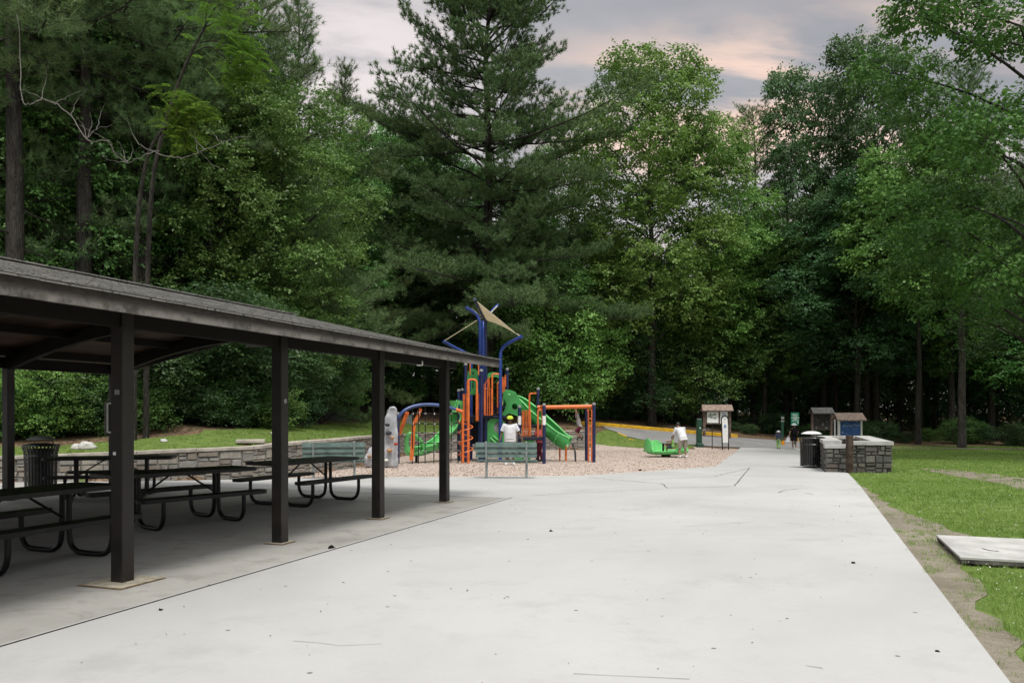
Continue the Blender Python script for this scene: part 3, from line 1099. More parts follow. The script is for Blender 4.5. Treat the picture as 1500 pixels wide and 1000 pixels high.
for k, (px, py, s, lab) in enumerate([(128, 658.5, .16, 'larger whitish boulder behind the retaining wall cap'), (114, 661, .12, 'smaller whitish boulder beside the larger one on the wall edge'),
                                      (240, 643, .075, 'pale weathered rock at the brown edge of the hillside lawn'), (400, 632, .07, 'small pale stone at the top of the hillside lawn beside the undergrowth')]):
    p = G(px, py + 4)
    if k < 2:
        p = Vector(((px - CX) / FOC * 20.3, 20.3, H((px - CX) / FOC * 20.3, 20.3)))
    rock('rock', (p.x, p.y, p.z + s * .35), (s * 1.25, s, s * .8), lab, seed=k + 2)

# yellow kerb along the far side of the road
def kerb(name, pts, label, hh=.17, ww=.30):
    mb = MB(); P = [Vector((p[0], p[1], 0)) for p in pts]
    L = []
    for i in range(len(P) - 1):
        k = max(1, int((P[i + 1] - P[i]).length / .8))
        L += [P[i].lerp(P[i + 1], j / k) for j in range(k)]
    L.append(P[-1])
    vs = []; fs = []
    for i, p in enumerate(L):
        d = (L[min(i + 1, len(L) - 1)] - L[max(i - 1, 0)]).normalized(); nr = Vector((-d.y, d.x, 0))
        z = H(p.x, p.y)
        for (o, zz_) in ((0, -.1), (0.0, hh - .03), (.03, hh), (ww - .03, hh), (ww, hh - .03), (ww, -.1)):
            q = p + nr * o
            vs.append((q.x, q.y, z + zz_))
    k = 6
    for i in range(len(L) - 1):
        fs += [(i * k + j, i * k + j + 1, (i + 1) * k + j + 1, (i + 1) * k + j) for j in range(k - 1)]
    fs += [tuple(range(k)), tuple((len(L) - 1) * k + j for j in range(k - 1, -1, -1))]
    mb.add(vs, fs)
    mb.org = Vector((P[0].x, P[0].y, H(P[0].x, P[0].y)))
    return tag(mb.build(name, M['yellow_paint']), label, 'kerb')


kerb('kerb', [(4.3, 50.9), (5.5, 51.55), (10.0, 52.55), (14.7, 53.35)], 'long yellow painted kerb along the far edge of the climbing road', .22)
kerb('kerb', [(18.6, 54.1), (19.2, 54.15)], 'short piece of yellow kerb behind the woman in the white hat', .24)
kerb('kerb', [P2(905, 634.5), P2(917, 639.5)], 'short worn yellow kerb at the near edge of the road where the grass bank ends', .05, .15)
kerb('kerb', [P2(921, 643), P2(928, 644.5)], 'yellow kerb stub lying in the grass bank by the road', .04, .15)

# concrete landing slab on the right lawn
lp = wthing('landing_slab', 'raised concrete slab set in the right lawn with a dark undercut edge', 'slab', (5.28, 10.2, 0))
A = Vector((5.28, 10.2, 0)); B = Vector((4.72, 8.62, 0))
q = [B, B + V * 4.5, A + V * 4.5, A]
mb = MB()
mb.prism([(p.x, p.y) for p in q], 0.058, 0.080)
mb.build('slab_top', M['cap_concrete'], lp)
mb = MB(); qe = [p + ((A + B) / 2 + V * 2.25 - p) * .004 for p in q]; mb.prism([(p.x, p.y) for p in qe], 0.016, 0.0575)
mb.build('shaded_stained_edge', M['shaded_stained_concrete'], lp)  # dark band: mud stain, with the front face's shade put into the colour
mb = MB(); qc = [p + ((A + B) / 2 + V * 2.25 - p) * .06 for p in q]; mb.prism([(p.x, p.y) for p in qc], -0.1, 0.0155)
mb.build('slab_footing', M['dark_mortar'], lp)
mb = MB()
for pts_ in ([(1450, 803), (1462, 806), (1475, 807)], [(1392, 800), (1397, 803)]):
    L = [Vector(((px - CX) / FOC * (1.495 * FOC / (py - HZ)), 1.520 * FOC / (py - HZ), 0.083)) for px, py in pts_]
    for a, b in zip(L[:-1], L[1:]):
        d = (b - a).normalized(); nr = Vector((-d.y, d.x, 0)) * .012
        mb.add([a - nr, b - nr, b + nr, a + nr], [(0, 1, 2, 3)])
mb.build('crack', M['joint_filler'], lp)

# square grout patches and rust stain round the near posts (sheets)
posts_u = [0.0, 2.47, 4.93, 7.35]
mb = MB(); mb2 = MB()
for u in posts_u:
    for (mbx, s, off) in ((mb2, .285 if u == 0 else .15, .009), (mb, .27 if u == 0 else .135, .013)):
        vs = [uv(u + a * s, b * s * 0.93) for a, b in ((-1, -1), (-1, 1), (1, 1), (1, -1))]
        mbx.add([(p.x, p.y, H(p.x, p.y) + off) for p in vs], [(0, 3, 2, 1)])
tag(mb2.build('rust_ring', M['rust_stain']), kind='structure')
tag(mb.build('grout_patch', M['patch_grout']), kind='structure')

# ------------------------------------------------------------------ picnic shelter
AZ = -math.atan2(U.x, U.y)          # z-rotation that turns +Y onto U
sh = wthing('picnic_shelter', 'long open picnic shelter with dark timber posts and low gabled shingle roof', 'shelter', tuple(P1))
WID = 7.6; ZE = 2.44; OV = 0.72; UEND = 7.35 + 0.83; USTART = -9.5
SLOPE = 0.222
ZR = ZE + 0.17 + SLOPE * (WID / 2 + OV)       # ridge, top of the boards
all_u = [-7.4, -4.93, -2.47] + posts_u
PW = 0.147


def uvz(u, v, z):
    p = uv(u, v)
    return Vector((p.x, p.y, z))


def under(v):       # underside of the ceiling boards at v (0 = near post row, -7.6 far row)
    return ZE + 0.03 + SLOPE * (WID / 2 + OV - abs(v + WID / 2)) + 0.05


for u in all_u:
    for v in (0, -WID):
        mb = MB(); mb.box(uvz(u, v, 1.28), (PW, PW, 2.56), rz=AZ, bev=.008)
        po = mb.build('post', M['post_paint'], sh)
        if v == 0:
            mb = MB()
            if u == 0:
                mb.box(uvz(u - PW / 2 - .004, .012, 1.79), (.052, .006, .045), rz=AZ)
                mb.build('plate', M['plate_grey'], po)
                mb = MB(); mb.box(uvz(u - PW / 2 - .004, -.02, 1.217), (.03, .006, .03), rz=AZ); mb.build('tag', M['lid_white'], po)
            elif u == posts_u[1]:
                mb.lathe([(0, 0), (.03, 0), (.03, .006), (0, .006)], uvz(u + .0, PW / 2 + .0, 1.74), 12, ax=V)
                mb.build('plate', M['plate_grey'], po)
    # bent: top follows the roof, underside an arch
    mb = MB()
    n = 28; top = []; bot = []
    for i in range(n + 1):
        v = -WID * i / n
        zt = under(v) - 0.012
        s = (v + WID / 2) / (WID / 2)
        zb = 2.36 + 0.66 * (1 - s * s) if abs(s) < 1 else 2.36
        zb = min(zb, zt - .10)
        top.append(uvz(u - .06, v, zt)); bot.append(uvz(u - .06, v, zb))
    vs = []
    for t_, b_ in zip(top, bot): vs += [t_, b_, t_ + U * .12, b_ + U * .12]
    fs = []
    for i in range(n):
        o = 4 * i
        fs += [(o, o + 4, o + 5, o + 1), (o + 2, o + 3, o + 7, o + 6), (o, o + 2, o + 6, o + 4), (o + 1, o + 5, o + 7, o + 3)]
    fs += [(0, 1, 3, 2), (4 * n, 4 * n + 2, 4 * n + 3, 4 * n + 1)]
    mb.add(vs, fs)
    mb.build('arched_bent', M['bent_wood'], sh)

for v in (0, -WID):
    mb = MB(); mb.bar(uvz(USTART, v, 2.50), uvz(UEND - .4, v, 2.50), .10, .20)
    mb.build('header_beam', M['bent_wood'], sh)
for side in (-1, 1):
    # ceiling boards run across: modelled as planks with small gaps
    mb = MB(); rn = random.Random(2 + side)
    steps = 26
    v_mid = -WID / 2
    for k in range(steps):
        a0 = k / steps * (WID / 2 + OV); a1 = (k + 1) / steps * (WID / 2 + OV)
        v0 = v_mid + side * a0; v1 = v_mid + side * (a1 - .006)
        z0, z1 = ZR - .05 - SLOPE * a0, ZR - .05 - SLOPE * (a1 - .006)
        j = rn.uniform(0, .004)
        q = [uvz(USTART, v0, z0 - .03 - j), uvz(UEND, v0, z0 - .03 - j), uvz(UEND, v1, z1 - .03 - j), uvz(USTART, v1, z1 - .03 - j)]
        mb.slab(q, (0, 0, .028))
    mb.build('ceiling', M['ceiling_board'], sh)
    for f in (.25, .5, .78):
        a0 = f * (WID / 2 + OV)
        mbp = MB(); mbp.bar(uvz(USTART, v_mid + side * a0, ZR - .15 - SLOPE * a0), uvz(UEND - .05, v_mid + side * a0, ZR - .15 - SLOPE * a0), .06, .13)
        mbp.build('purlin', M['bent_wood'], sh)
    # shingles: courses that overlap, with a ragged lower edge
    mb = MB()
    a = WID / 2 + OV + .035
    courses = 30
    for k in range(courses):
        a0 = max(0, (k - .15) / courses * a); a1 = (k + 1) / courses * a
        z0, z1 = ZR - .042 - SLOPE * a0, ZR - .042 - SLOPE * a1
        seg = 40
        for s in range(seg):
            u0 = USTART + (UEND + .03 - USTART) * s / seg; u1 = USTART + (UEND + .03 - USTART) * (s + 1) / seg
            jz = rn.uniform(0, .005); ja = rn.uniform(-.006, .006)
            q = [uvz(u0, v_mid + side * a0, z0 + .004), uvz(u1, v_mid + side * a0, z0 + .004), uvz(u1, v_mid + side * (a1 + ja), z1 + .012 + jz), uvz(u0, v_mid + side * (a1 + ja), z1 + .012 + jz)]
            mb.slab(q, (0, 0, .012))
    rf = mb.build('roof', M['shingles'], sh)
    mb = MB(); mb.bar(uvz(USTART, v_mid + side * (WID / 2 + OV - .02), ZE + .08), uvz(UEND, v_mid + side * (WID / 2 + OV - .02), ZE + .08), .04, .165, up=(0, 0, 1))
    mb.build('fascia', M['fascia_wood'], sh)
    # barge board on the gable end
    mb = MB()
    q = [uvz(UEND, v_mid, ZR - .052), uvz(UEND, v_mid, ZR - .21), uvz(UEND, v_mid + side * (WID / 2 + OV), ZE + .0), uvz(UEND, v_mid + side * (WID / 2 + OV), ZE + .158)]
    mb.slab(q, U * .035)
    mb.build('barge_board', M['fascia_wood'], sh)
mb = MB(); mb.bar(uvz(USTART, -WID / 2, ZR - .010), uvz(UEND + .03, -WID / 2, ZR - .010), .24, .018)
mb.build('ridge_cap', M['shingles'], sh)

# things fixed to the shelter
c = uvz(6.35, 0.0, 2.43)
lt = wthing('floodlight', 'small white floodlight hung under the shelter eave beam', 'light', tuple(c))
mb = MB(); mb.box(c + Vector((0, 0, -.005)), (.115, .09, .085), rz=R(8), bev=.014); mb.build('lamp_housing', M['lid_white'], lt)
mb = MB(); mb.tube([c + Vector((0, 0, .03)), c + Vector((0, 0, .13))], .014); mb.build('bracket', M['plate_grey'], lt)
mb = MB(); mb.box(c + Vector((-.10, 0, .02)), (.05, .06, .05), bev=.01); mb.build('sensor', M['plate_grey'], lt)
c = uvz(7.35 - .09, -3.95, 2.94)
sg = wthing('beam_sign', 'plain grey wooden name board under the peak of the far shelter arch', 'sign', tuple(c))
mb = MB(); mb.box(c, (.47, .025, .13), rz=R(-19.6), bev=.004); mb.build('board', M['plate_grey'], sg)
for s_ in (-.18, .18):
    mb = MB(); mb.bar(c + Vector((s_, 0.03, .06)), c + Vector((s_, 0.03, .14)), .02, .012); mb.build('hanger', M['bent_wood'], sg)
pf = uv(7.35, -WID)
nb = wthing('notice_case', 'narrow white framed notice case on the far shelter post', 'notice', (pf.x - .02, pf.y - .1, 1.49))
X0 = pf.x; Y0 = pf.y - .10
mb = MB(); mb.box((X0 - .02, Y0 - .02, 1.49), (.20, .06, .68), rz=R(50)); mb.build('case', M['post_paint'], nb)
mb = MB()
Mr = Matrix.Rotation(R(50), 3, 'Z')
for (dx, dz, w_, h_) in ((-.07, 0, .035, .62), (.07, 0, .035, .62), (0, .30, .105, .035), (0, -.30, .105, .035)):
    mb.box(Vector((X0 - .02, Y0 - .02, 1.49 + dz)) + Mr @ Vector((dx, -.034, 0)), (w_, .012, h_), rz=R(50))
mb.build('frame', M['lid_white'], nb)

# ------------------------------------------------------------------ picnic tables
def picnic_table(name, label, loc, az):
    t_ = thing(name, label, 'picnic table', loc, az, 'black metal picnic tables under the shelter')
    Lt, Ls = 2.25, 1.95          # local: +Y long axis
    mt = M['table_metal']

    def top(nm, w_, l_, z, x):
        mb = MB()
        c_ = .10
        w2, l2 = w_ / 2, l_ / 2
        poly = []
        for (sx, sy, a0) in ((1, 1, 0), (-1, 1, 90), (-1, -1, 180), (1, -1, 270)):
            for k in range(5):
                an = R(a0 + 22.5 * k)
                poly.append((x + sx * (w2 - c_) + c_ * math.cos(an), sy * (l2 - c_) + c_ * math.sin(an)))
        mb.prism(poly, z - .022, z)
        inner = [(x + (p[0] - x) * .985, p[1] * .995) for p in poly]
        mb.prism(inner, z - .05, z - .0225)
        return mb.build(nm, mt, t_)
    top('table_top', .76, Lt, .765, 0)
    for s in (-1, 1):
        top('seat', .27, Ls, .455, s * .70)
    for y in (-.62, .62):
        for s in (-1, 1):
            mb = MB()
            pts_ = [(s * .055, y, .74), (s * .055, y, .45), (s * .058, y, .24), (s * .085, y, .115), (s * .15, y, .055), (s * .24, y, .03), (s * .52, y, .03), (s * .615, y, .055), (s * .67, y, .115), (s * .70, y, .22), (s * .70, y, .43)]
            mb.tube(path(pts_, 3), .030, 10)
            mb.box((s * .055, y, .738), (.10, .30, .006)) if s > 0 else None
            mb.build('leg', mt, t_, smooth_=True)
        mb = MB()
        mb.tube([(0, y * .93, .42), (0, y * .12, .735)], .014, 6)
        mb.bar((-.35, y, .728), (.35, y, .728), .04, .02)
        mb.build('brace', mt, t_)
    return t_


for (cx_, cy_, a, lab) in ((-5.29, 8.72, 21, 'black picnic table nearest the camera behind the first shelter post'), (-4.85, 11.9, 37.5, 'black picnic table in the middle of the shelter between the first two posts'),
                           (-3.69, 14.63, 27, 'black picnic table at the far end of the shelter between second and third posts'), (-7.62, 15.6, 77, 'black picnic table farthest back in the shelter before the stone wall')):
    picnic_table('picnic_table', lab, (cx_, cy_, 0.0), -R(a))

# ------------------------------------------------------------------ benches
def bench(label, loc, az):
    t_ = thing('park_bench', label, 'bench', loc, az, 'green slatted benches facing the playground')
    # local: x along the bench, +y the way a sitter faces
    for k, (y, z) in enumerate([(-.285, .845), (-.262, .715), (-.24, .585)]):
        mb = MB(); mb.box((0, y, z), (1.52, .035, .118), rot=Matrix.Rotation(R(-10), 3, 'X'), bev=.006)
        mb.build('back_plank', M['bench_plank'], t_)
    for y in (-.12, .03, .18):
        mb = MB(); mb.box((0, y, .43), (1.52, .135, .036), bev=.006)
        mb.build('seat_plank', M['bench_plank'], t_)
    for x in (-.50, .50):
        mb = MB()
        mb.tube(path([(x, -.20, .36), (x, -.255, .56), (x, -.315, .90)], 4), .026, 8)
        mb.ball((x, -.317, .905), .028)
        mb.tube([(x, -.20, .38), (x, .24, .405)], .022, 8)
        mb.tube([(x, -.11, .40), (x, -.11, -.05)], .030, 8)
        mb.tube([(x, -.11, .24), (x, .14, .39)], .016, 6)
        mb.build('leg', M['galvanised'], t_, smooth_=True)
    return t_


p = (G(711, 700.5) + G(776, 700.5)) / 2
bench('green slatted bench standing in front of the man in white at the mulch edge', (p.x - .02, p.y + .10, p.z), R(-3))
p = W(490, 696, 20.6)
bench('green slatted bench beside the grey climbing rock seen over a picnic table', (p.x, 20.6, H(p.x, 20.6)), R(8))

# ------------------------------------------------------------------ litter bins
def bin_(label, loc, lid):
    t_ = thing('litter_bin', label, 'trash can', loc, 0)
    Rb, Hh = .29, .92
    for k in range(30):
        a = 2 * math.pi * k / 30
        ca, sa = math.cos(a), math.sin(a)
        pts_ = [(Rb * ca, Rb * sa, .06), (Rb * 1.02 * ca, Rb * 1.02 * sa, .55), (Rb * 1.06 * ca, Rb * 1.06 * sa, .78), (Rb * 1.19 * ca, Rb * 1.19 * sa, Hh)]
        if k == 0: mb = MB()
        for i in range(3):
            mb.bar(pts_[i], pts_[i + 1], .034, .010, up=(ca, sa, 0.01))
    for (r_, z) in ((Rb * 1.0, .07), (Rb * 1.20, Hh), (Rb * 1.045, .72)):
        mb.tube([(r_ * math.cos(2 * math.pi * i / 28), r_ * math.sin(2 * math.pi * i / 28), z) for i in range(28)], .014, 6, closed=True)
    mb.build('slat_basket', M['slat_black'], t_)
    mb = MB(); mb.lathe([(0, .09), (Rb * .80, .09), (Rb * .84, .86), (Rb * .78, .86), (Rb * .74, .14), (0, .14)], n=28)
    mb.build('liner', M['can_black'], t_, smooth_=True)
    mb = MB(); mb.lathe([(0, 0), (.24, 0), (.24, .02), (.05, .03), (.05, .09), (0, .09)], n=24); mb.build('foot', M['can_black'], t_)
    if lid:
        mb = MB(); mb.lathe([(Rb * .5, Hh + .005), (Rb * 1.12, Hh + .012), (Rb * 1.15, Hh + .022), (Rb * .52, Hh + .05)], n=28); mb.build('lid_ring', M['can_black'], t_, smooth_=True)
        mb = MB(); mb.lathe([(0, Hh + .20), (.10, Hh + .198), (.20, Hh + .17), (.275, Hh + .125), (.27, Hh + .115), (.18, Hh + .15), (0, Hh + .17)], n=28); dm = mb.build('rain_bonnet', M['lid_white'] if lid == 1 else M['can_black'], t_, smooth_=True)
        for a in (30, 150, 270):
            mb = MB(); mb.tube([(Rb * .8 * math.cos(R(a)), Rb * .8 * math.sin(R(a)), Hh), (.2 * math.cos(R(a)), .2 * math.sin(R(a)), Hh + .155)], .010, 6); mb.build('bonnet_arm', M['can_black'], t_)
    return t_


p = G(1193, 685.5)
b_ = bin_('black slatted trash can with white domed lid beside the stone planter', (p.x, p.y + .25, p.z), 1); b_.scale = (1.14, 1.14, 1.03)
bin_('dark trash can with domed lid at the back left of the shelter', (-9.72, 16.9, 0.0), 2)

# ------------------------------------------------------------------ stone planter
FL = Vector((8.95, 23.35, 0)); FR = Vector((10.72, 23.15, 0)); BR = Vector((12.55, 28.9, 0)); BL = Vector((10.75, 29.1, 0))
zb = float(g0(23.3))
pl = wthing('stone_planter', 'low fieldstone planter wall with pale concrete cap beside the walk', 'planter', (FL.x, FL.y, zb))
rnd = random.Random(9)
core = MB(); face = MB(); cp = MB(); low = MB()
loop = [FL, FR, BR, BL]
cen = sum(loop, Vector()) / 4
inn = [p + (q - p).normalized() * .42 + (r_ - p).normalized() * .42 for p, q, r_ in ((FL, FR, BL), (FR, FL, BR), (BR, FR, BL), (BL, BR, FL))]
split = .36                       # the front wall drops to a lower cap left of this fraction
TOPH = .80 - zb - .0
for i in range(4):
    a, b = loop[i], loop[(i + 1) % 4]; a2, b2 = inn[i], inn[(i + 1) % 4]
    nrm = Vector(((b - a).y, -(b - a).x, 0)).normalized()
    segs = [(0, split, .685), (split, 1, .78)] if i == 0 else [(0, 1, .78 if i != 3 else .79)]
    for (t0, t1, zt) in segs:
        A, B, A2_, B2_ = a.lerp(b, t0), a.lerp(b, t1), a2.lerp(b2, t0), a2.lerp(b2, t1)
        core.add([(*p.xy, -.5) for p in (A, B, B2_, A2_)] + [(*p.xy, zt - .11) for p in (A, B, B2_, A2_)],
                 [(0, 1, 5, 4), (1, 2, 6, 5), (2, 3, 7, 6), (3, 0, 4, 7), (4, 5, 6, 7)])
        stone_course(face, A, B, float(g0(A.y)) - .05, float(g0(B.y)) - .05, zt - .105, zt - .105, nrm, rnd, .10, .22, .14, .42, .016)
        if i in (1, 2):
            stone_course(face, B2_, A2_, float(g0(B.y)) + .3, float(g0(A.y)) + .3, zt - .105, zt - .105, -nrm, rnd, .12, .22, .2, .5, .016)
        o = .05
        d = (b - a).normalized()
        ca, cb = A + nrm * o, B + nrm * o
        ia, ib = A2_ - nrm * o, B2_ - nrm * o
        if i == 0 and t0 == 0: ca -= d * o
        if t1 == 1 and i in (0, 2): cb += d * o; ib += d * 0.46
        if t0 == 0 and i == 2: ca -= d * o; ia -= d * .46
        if i == 0 and t0 == 0: ia -= d * .46
        if i in (1, 3):
            ca += d * (.42 + .055) * 1; ia += d * .06; cb -= d * .475; ib -= d * .06
        (low if zt < .7 else cp).add([(*p.xy, zt - .10) for p in (ca, cb, ib, ia)] + [(*p.xy, zt) for p in (ca, cb, ib, ia)],
               [(3, 2, 1, 0), (4, 5, 6, 7)] + [(k, (k + 1) % 4, 4 + (k + 1) % 4, 4 + k) for k in range(4)])
core.build('core', M['dark_mortar'], pl)
face.build('stone_face', M['planter_stone'], pl)
cp.build('cap', M['cap_concrete'], pl)
low.build('low_cap', M['cap_concrete'], pl)
mb = MB(); mb.add([(*p.xy, .45) for p in inn], [(0, 1, 2, 3)]); mb.build('soil', M['forest_floor'], pl)

p = G(1244.5, 692.5)
mb = MB((p.x, p.y, p.z)); mb.box((p.x, p.y, p.z + .50), (.155, .155, 1.10), rz=R(12), bev=.012)
tag(mb.build('wooden_post', M['weathered_post']), 'weathered brown square wooden post standing in front of the stone planter', 'post')

# ------------------------------------------------------------------ kiosks and signs
def roofed(mb, cx_, y, z0, w_, hgt_, dep):
    """gabled kiosk roof, ridge along x"""
    for s in (-1, 1):
        q = [(cx_ - w_ / 2, y, z0 + hgt_), (cx_ + w_ / 2, y, z0 + hgt_), (cx_ + w_ / 2 + .02, y + s * dep, z0), (cx_ - w_ / 2 - .02, y + s * dep, z0)]
        mb.slab(q, (0, 0, -.05))


Yk = 51.6
cx_ = (1050 - CX) / FOC * Yk; k = Yk / FOC
zz_ = lambda py: CAMH - (py - HZ) * k
base = H(cx_, Yk)
kt = wthing('map_kiosk', 'brown wooden map kiosk with shingled roof and two notices behind the yellow kerb', 'kiosk', (cx_, Yk, base))
for px in (1031.5, 1068.5):
    x = (px - CX) * k
    mb = MB(); mb.box((x, Yk, (base - .2 + zz_(599)) / 2), (.17, .17, zz_(599) - base + .2), bev=.01); mb.build('post', M['kiosk_wood'], kt)
mb = MB(); roofed(mb, cx_, Yk, zz_(600.5), 44 * k, zz_(592.5) - zz_(600.5), .32)
mb.build('roof', M['kiosk_roof'], kt)
mb = MB(); mb.box((cx_, Yk, (zz_(601.5) + zz_(619.5)) / 2), (35 * k, .10, zz_(601.5) - zz_(621)))
mb.build('board', M['kiosk_wood'], kt)
mb = MB(); mb.box((cx_, Yk, zz_(620.5)), (33 * k, .16, .06)); mb.build('rail', M['kiosk_wood'], kt)
for (xa, xb, ya, yb) in ((1035.5, 1052, 603, 619), (1054.5, 1065.5, 602.5, 620)):
    mb = MB(); mb.box((((xa + xb) / 2 - CX) * k, Yk - .065, (zz_(ya) + zz_(yb)) / 2), ((xb - xa) * k, .02, (yb - ya) * k))
    pn = mb.build('notice', M['paper'], kt)
    if xa < 1040:
        mb = MB()
        rr = random.Random(4)
        for i in range(9):
            u_ = rr.uniform(1038.5, 1048); v_ = rr.uniform(606, 613)
            mb.box(((u_ - CX) * k, Yk - .077 - i * .0006, zz_(v_)), (rr.uniform(2, 5) * k, .003, rr.uniform(1.5, 3.5) * k))
        mb.build('map_print', M['paper_print'], pn)
    else:
        mb = MB()
        for i in range(5):
            mb.box(((1060 + (i % 2) * .6 - CX) * k, Yk - .077, zz_(604.5 + i * 1.2)), ((6 - (i % 3)) * k, .003, .55 * k))
        mb.build('printed_lines', M['pale_blue'], pn)

# drinking fountain
p = G(1024, 654.5); k = p.y / FOC
ft = wthing('drinking_fountain', 'tall dark green bottle filler column with a side drinking bowl', 'drinking fountain', tuple(p))
mb = MB(); mb.box(p + Vector((0, 0, .80)), (.30, .28, 1.62), bev=.03); mb.build('column', M['dark_green_paint'], ft)
mb = MB(); mb.box(p + Vector((0.03, 0, .10)), (.40, .34, .22), bev=.03); mb.build('base', M['dark_green_paint'], ft)
mb = MB(); mb.box(p + Vector((0, 0, 1.615)), (.22, .2, .03)); mb.build('top_plate', M['plate_grey'], ft)
zb_ = 1.6 - (629 - HZ) * k
mb = MB(); mb.tube([(p.x + .14, p.y, zb_ - .02), (p.x + .42, p.y, zb_)], .03, 8); mb.build('arm', M['plate_grey'], ft)
mb = MB(); mb.lathe([(0, -.07), (.07, -.06), (.15, .0), (.155, .02), (.13, .015), (0, -.02)], (p.x + .52, p.y, zb_), 18); mb.tube([(p.x + .52, p.y, zb_ - .02), (p.x + .52, p.y, zb_ + .09)], .018, 6); mb.build('bowl', M['steel'], ft, smooth_=True)
mb = MB(); mb.box((p.x + .03, p.y - .146, 1.6 - (626.5 - HZ) * k), (.07, .014, .07)); mb.build('button', M['lid_white'], ft)

# hooked black pole by the mulch
p = G(1043.3, 658.3); k = p.y / FOC
ph = wthing('hook_pole', 'thin black hooked pole beside the white arched sign', 'pole', tuple(p))
mb = MB(); hh = (658.3 - 623) * k
mb.tube(path([p - Vector((0, 0, .1)), p + Vector((0, 0, hh * .7)), p + Vector((0.0, 0, hh)), p + Vector((.08, 0, hh + .09)), p + Vector((.20, 0, hh + .07)), p + Vector((.25, 0, hh - .04))], 5), .024, 8)
mb.build('pole', M['can_black'], ph, smooth_=True)
# arched sign
pa = G(1058.5, 658.6); pb = G(1069, 659.2); k = pa.y / FOC
sg = wthing('arched_sign', 'tall narrow white sign in a black arched frame on two legs', 'sign', tuple((pa + pb) / 2))
fr = lambda px, py: Vector(((px - CX) * k, pa.y, CAMH - (py - HZ) * k))
mb = MB()
pts_ = [pa - Vector((0, 0, .1)), fr(1057.2, 625), fr(1056.6, 614.5), fr(1058, 610.5), fr(1061.5, 608.3), fr(1065, 610), fr(1066.5, 614), fr(1067.2, 625), Vector((pb.x, pa.y, pb.z - .1))]
mb.tube(path(pts_, 6), .034, 8); mb.build('frame', M['can_black'], sg, smooth_=True)
mb = MB()
poly = [fr(1057.9, 648), fr(1057.6, 625), fr(1057.5, 615), fr(1059.3, 612), fr(1061.6, 611), fr(1064, 612), fr(1065.6, 615), fr(1066.6, 625), fr(1067.6, 648)]
mb.slab([q + Vector((0, -.012, 0)) for q in poly], (0, .024, 0)); mb.build('panel', M['lid_white'], sg)
mb = MB(); mb.box(fr(1061.6, 613.8) + Vector((0, -.016, 0)), (2.6 * k, .006, 1.3 * k)); mb.box(fr(1062, 624) + Vector((0, -.016, 0)), (3.2 * k, .005, 5 * k)); mb.build('panel_marks', M['pale_blue'], sg)

# blue board kiosk behind the planter
Yk = 42.0; k = Yk / FOC; cx_ = (1244 - CX) * k; base = H(cx_, Yk)
zz2 = lambda py: CAMH - (py - HZ) * k
kt = wthing('blue_kiosk', 'small kiosk with blue notice board, white posts and tan roof behind the planter', 'kiosk', (cx_, Yk, base))
for px in (1228.8, 1261.3):
    mb = MB(); mb.box(((px - CX) * k, Yk, (base - .2 + zz2(614)) / 2), (.09, .13, zz2(614) - base + .2)); mb.build('post', M['white_paint'], kt)
mb = MB(); mb.box(((1225.8 - CX) * k, Yk + .25, (base - .2 + zz2(614.5)) / 2), (.06, .08, zz2(614.5) - base + .2)); mb.build('post', M['white_paint'], kt)
mb = MB()
for s, dz in ((-1, 0), (1, 0)):
    mb.slab([(cx_ - 20.3 * k, Yk + .1, zz2(604.3)), (cx_ + 20.3 * k, Yk + .1, zz2(604.3)), (cx_ + 21.3 * k, Yk + .1 + s * .48, zz2(614.5)), (cx_ - 21.3 * k, Yk + .1 + s * .48, zz2(614.5))], (0, 0, -.05))
mb.build('roof', M['kiosk_roof'], kt)
mb = MB(); mb.box(((1245.1 - CX) * k, Yk, (zz2(615.5) + zz2(639)) / 2), (30.5 * k, .05, 23.5 * k)); bd = mb.build('board', M['blue_board'], kt)
mb = MB(); rr = random.Random(12)
def squig(mb, x0, y0, w_, h_, n, yy, kk, r_=.020):
    pts_ = []
    for i in range(n):
        pts_.append(Vector(((x0 + w_ * i / (n - 1) - CX) * kk, yy, CAMH - (y0 + (h_ if i % 2 else -h_) * rr.uniform(.4, 1) - HZ) * kk)))
    mb.tube(path(pts_, 3), r_, 4)
squig(mb, 1234.5, 623.5, 8, 2.2, 9, Yk - .03, k)
squig(mb, 1243.5, 623.6, 5, 2.4, 6, Yk - .03, k)
squig(mb, 1249.5, 622.8, 10, 2.0, 11, Yk - .03, k)
squig(mb, 1249, 627.3, 8, .5, 9, Yk - .03, k, .008)
mb.ball(((1234 - CX) * k, Yk - .035, zz2(633)), .05, 10, 6, (1, .25, 1))
squig(mb, 1236.8, 634.6, 5, .4, 7, Yk - .03, k, .008)
mb.ball(((1254.5 - CX) * k, Yk - .035, zz2(617.5)), .03, 8, 6, (1, .25, 1))
mb.build('board_lettering', M['pale_blue'], bd)
mb = MB(); mb.box(((1232.5 - CX) * k, Yk - .03, zz2(621)), (4 * k, .012, 1.3 * k)); mb.build('dark_mark', M['can_black'], bd)

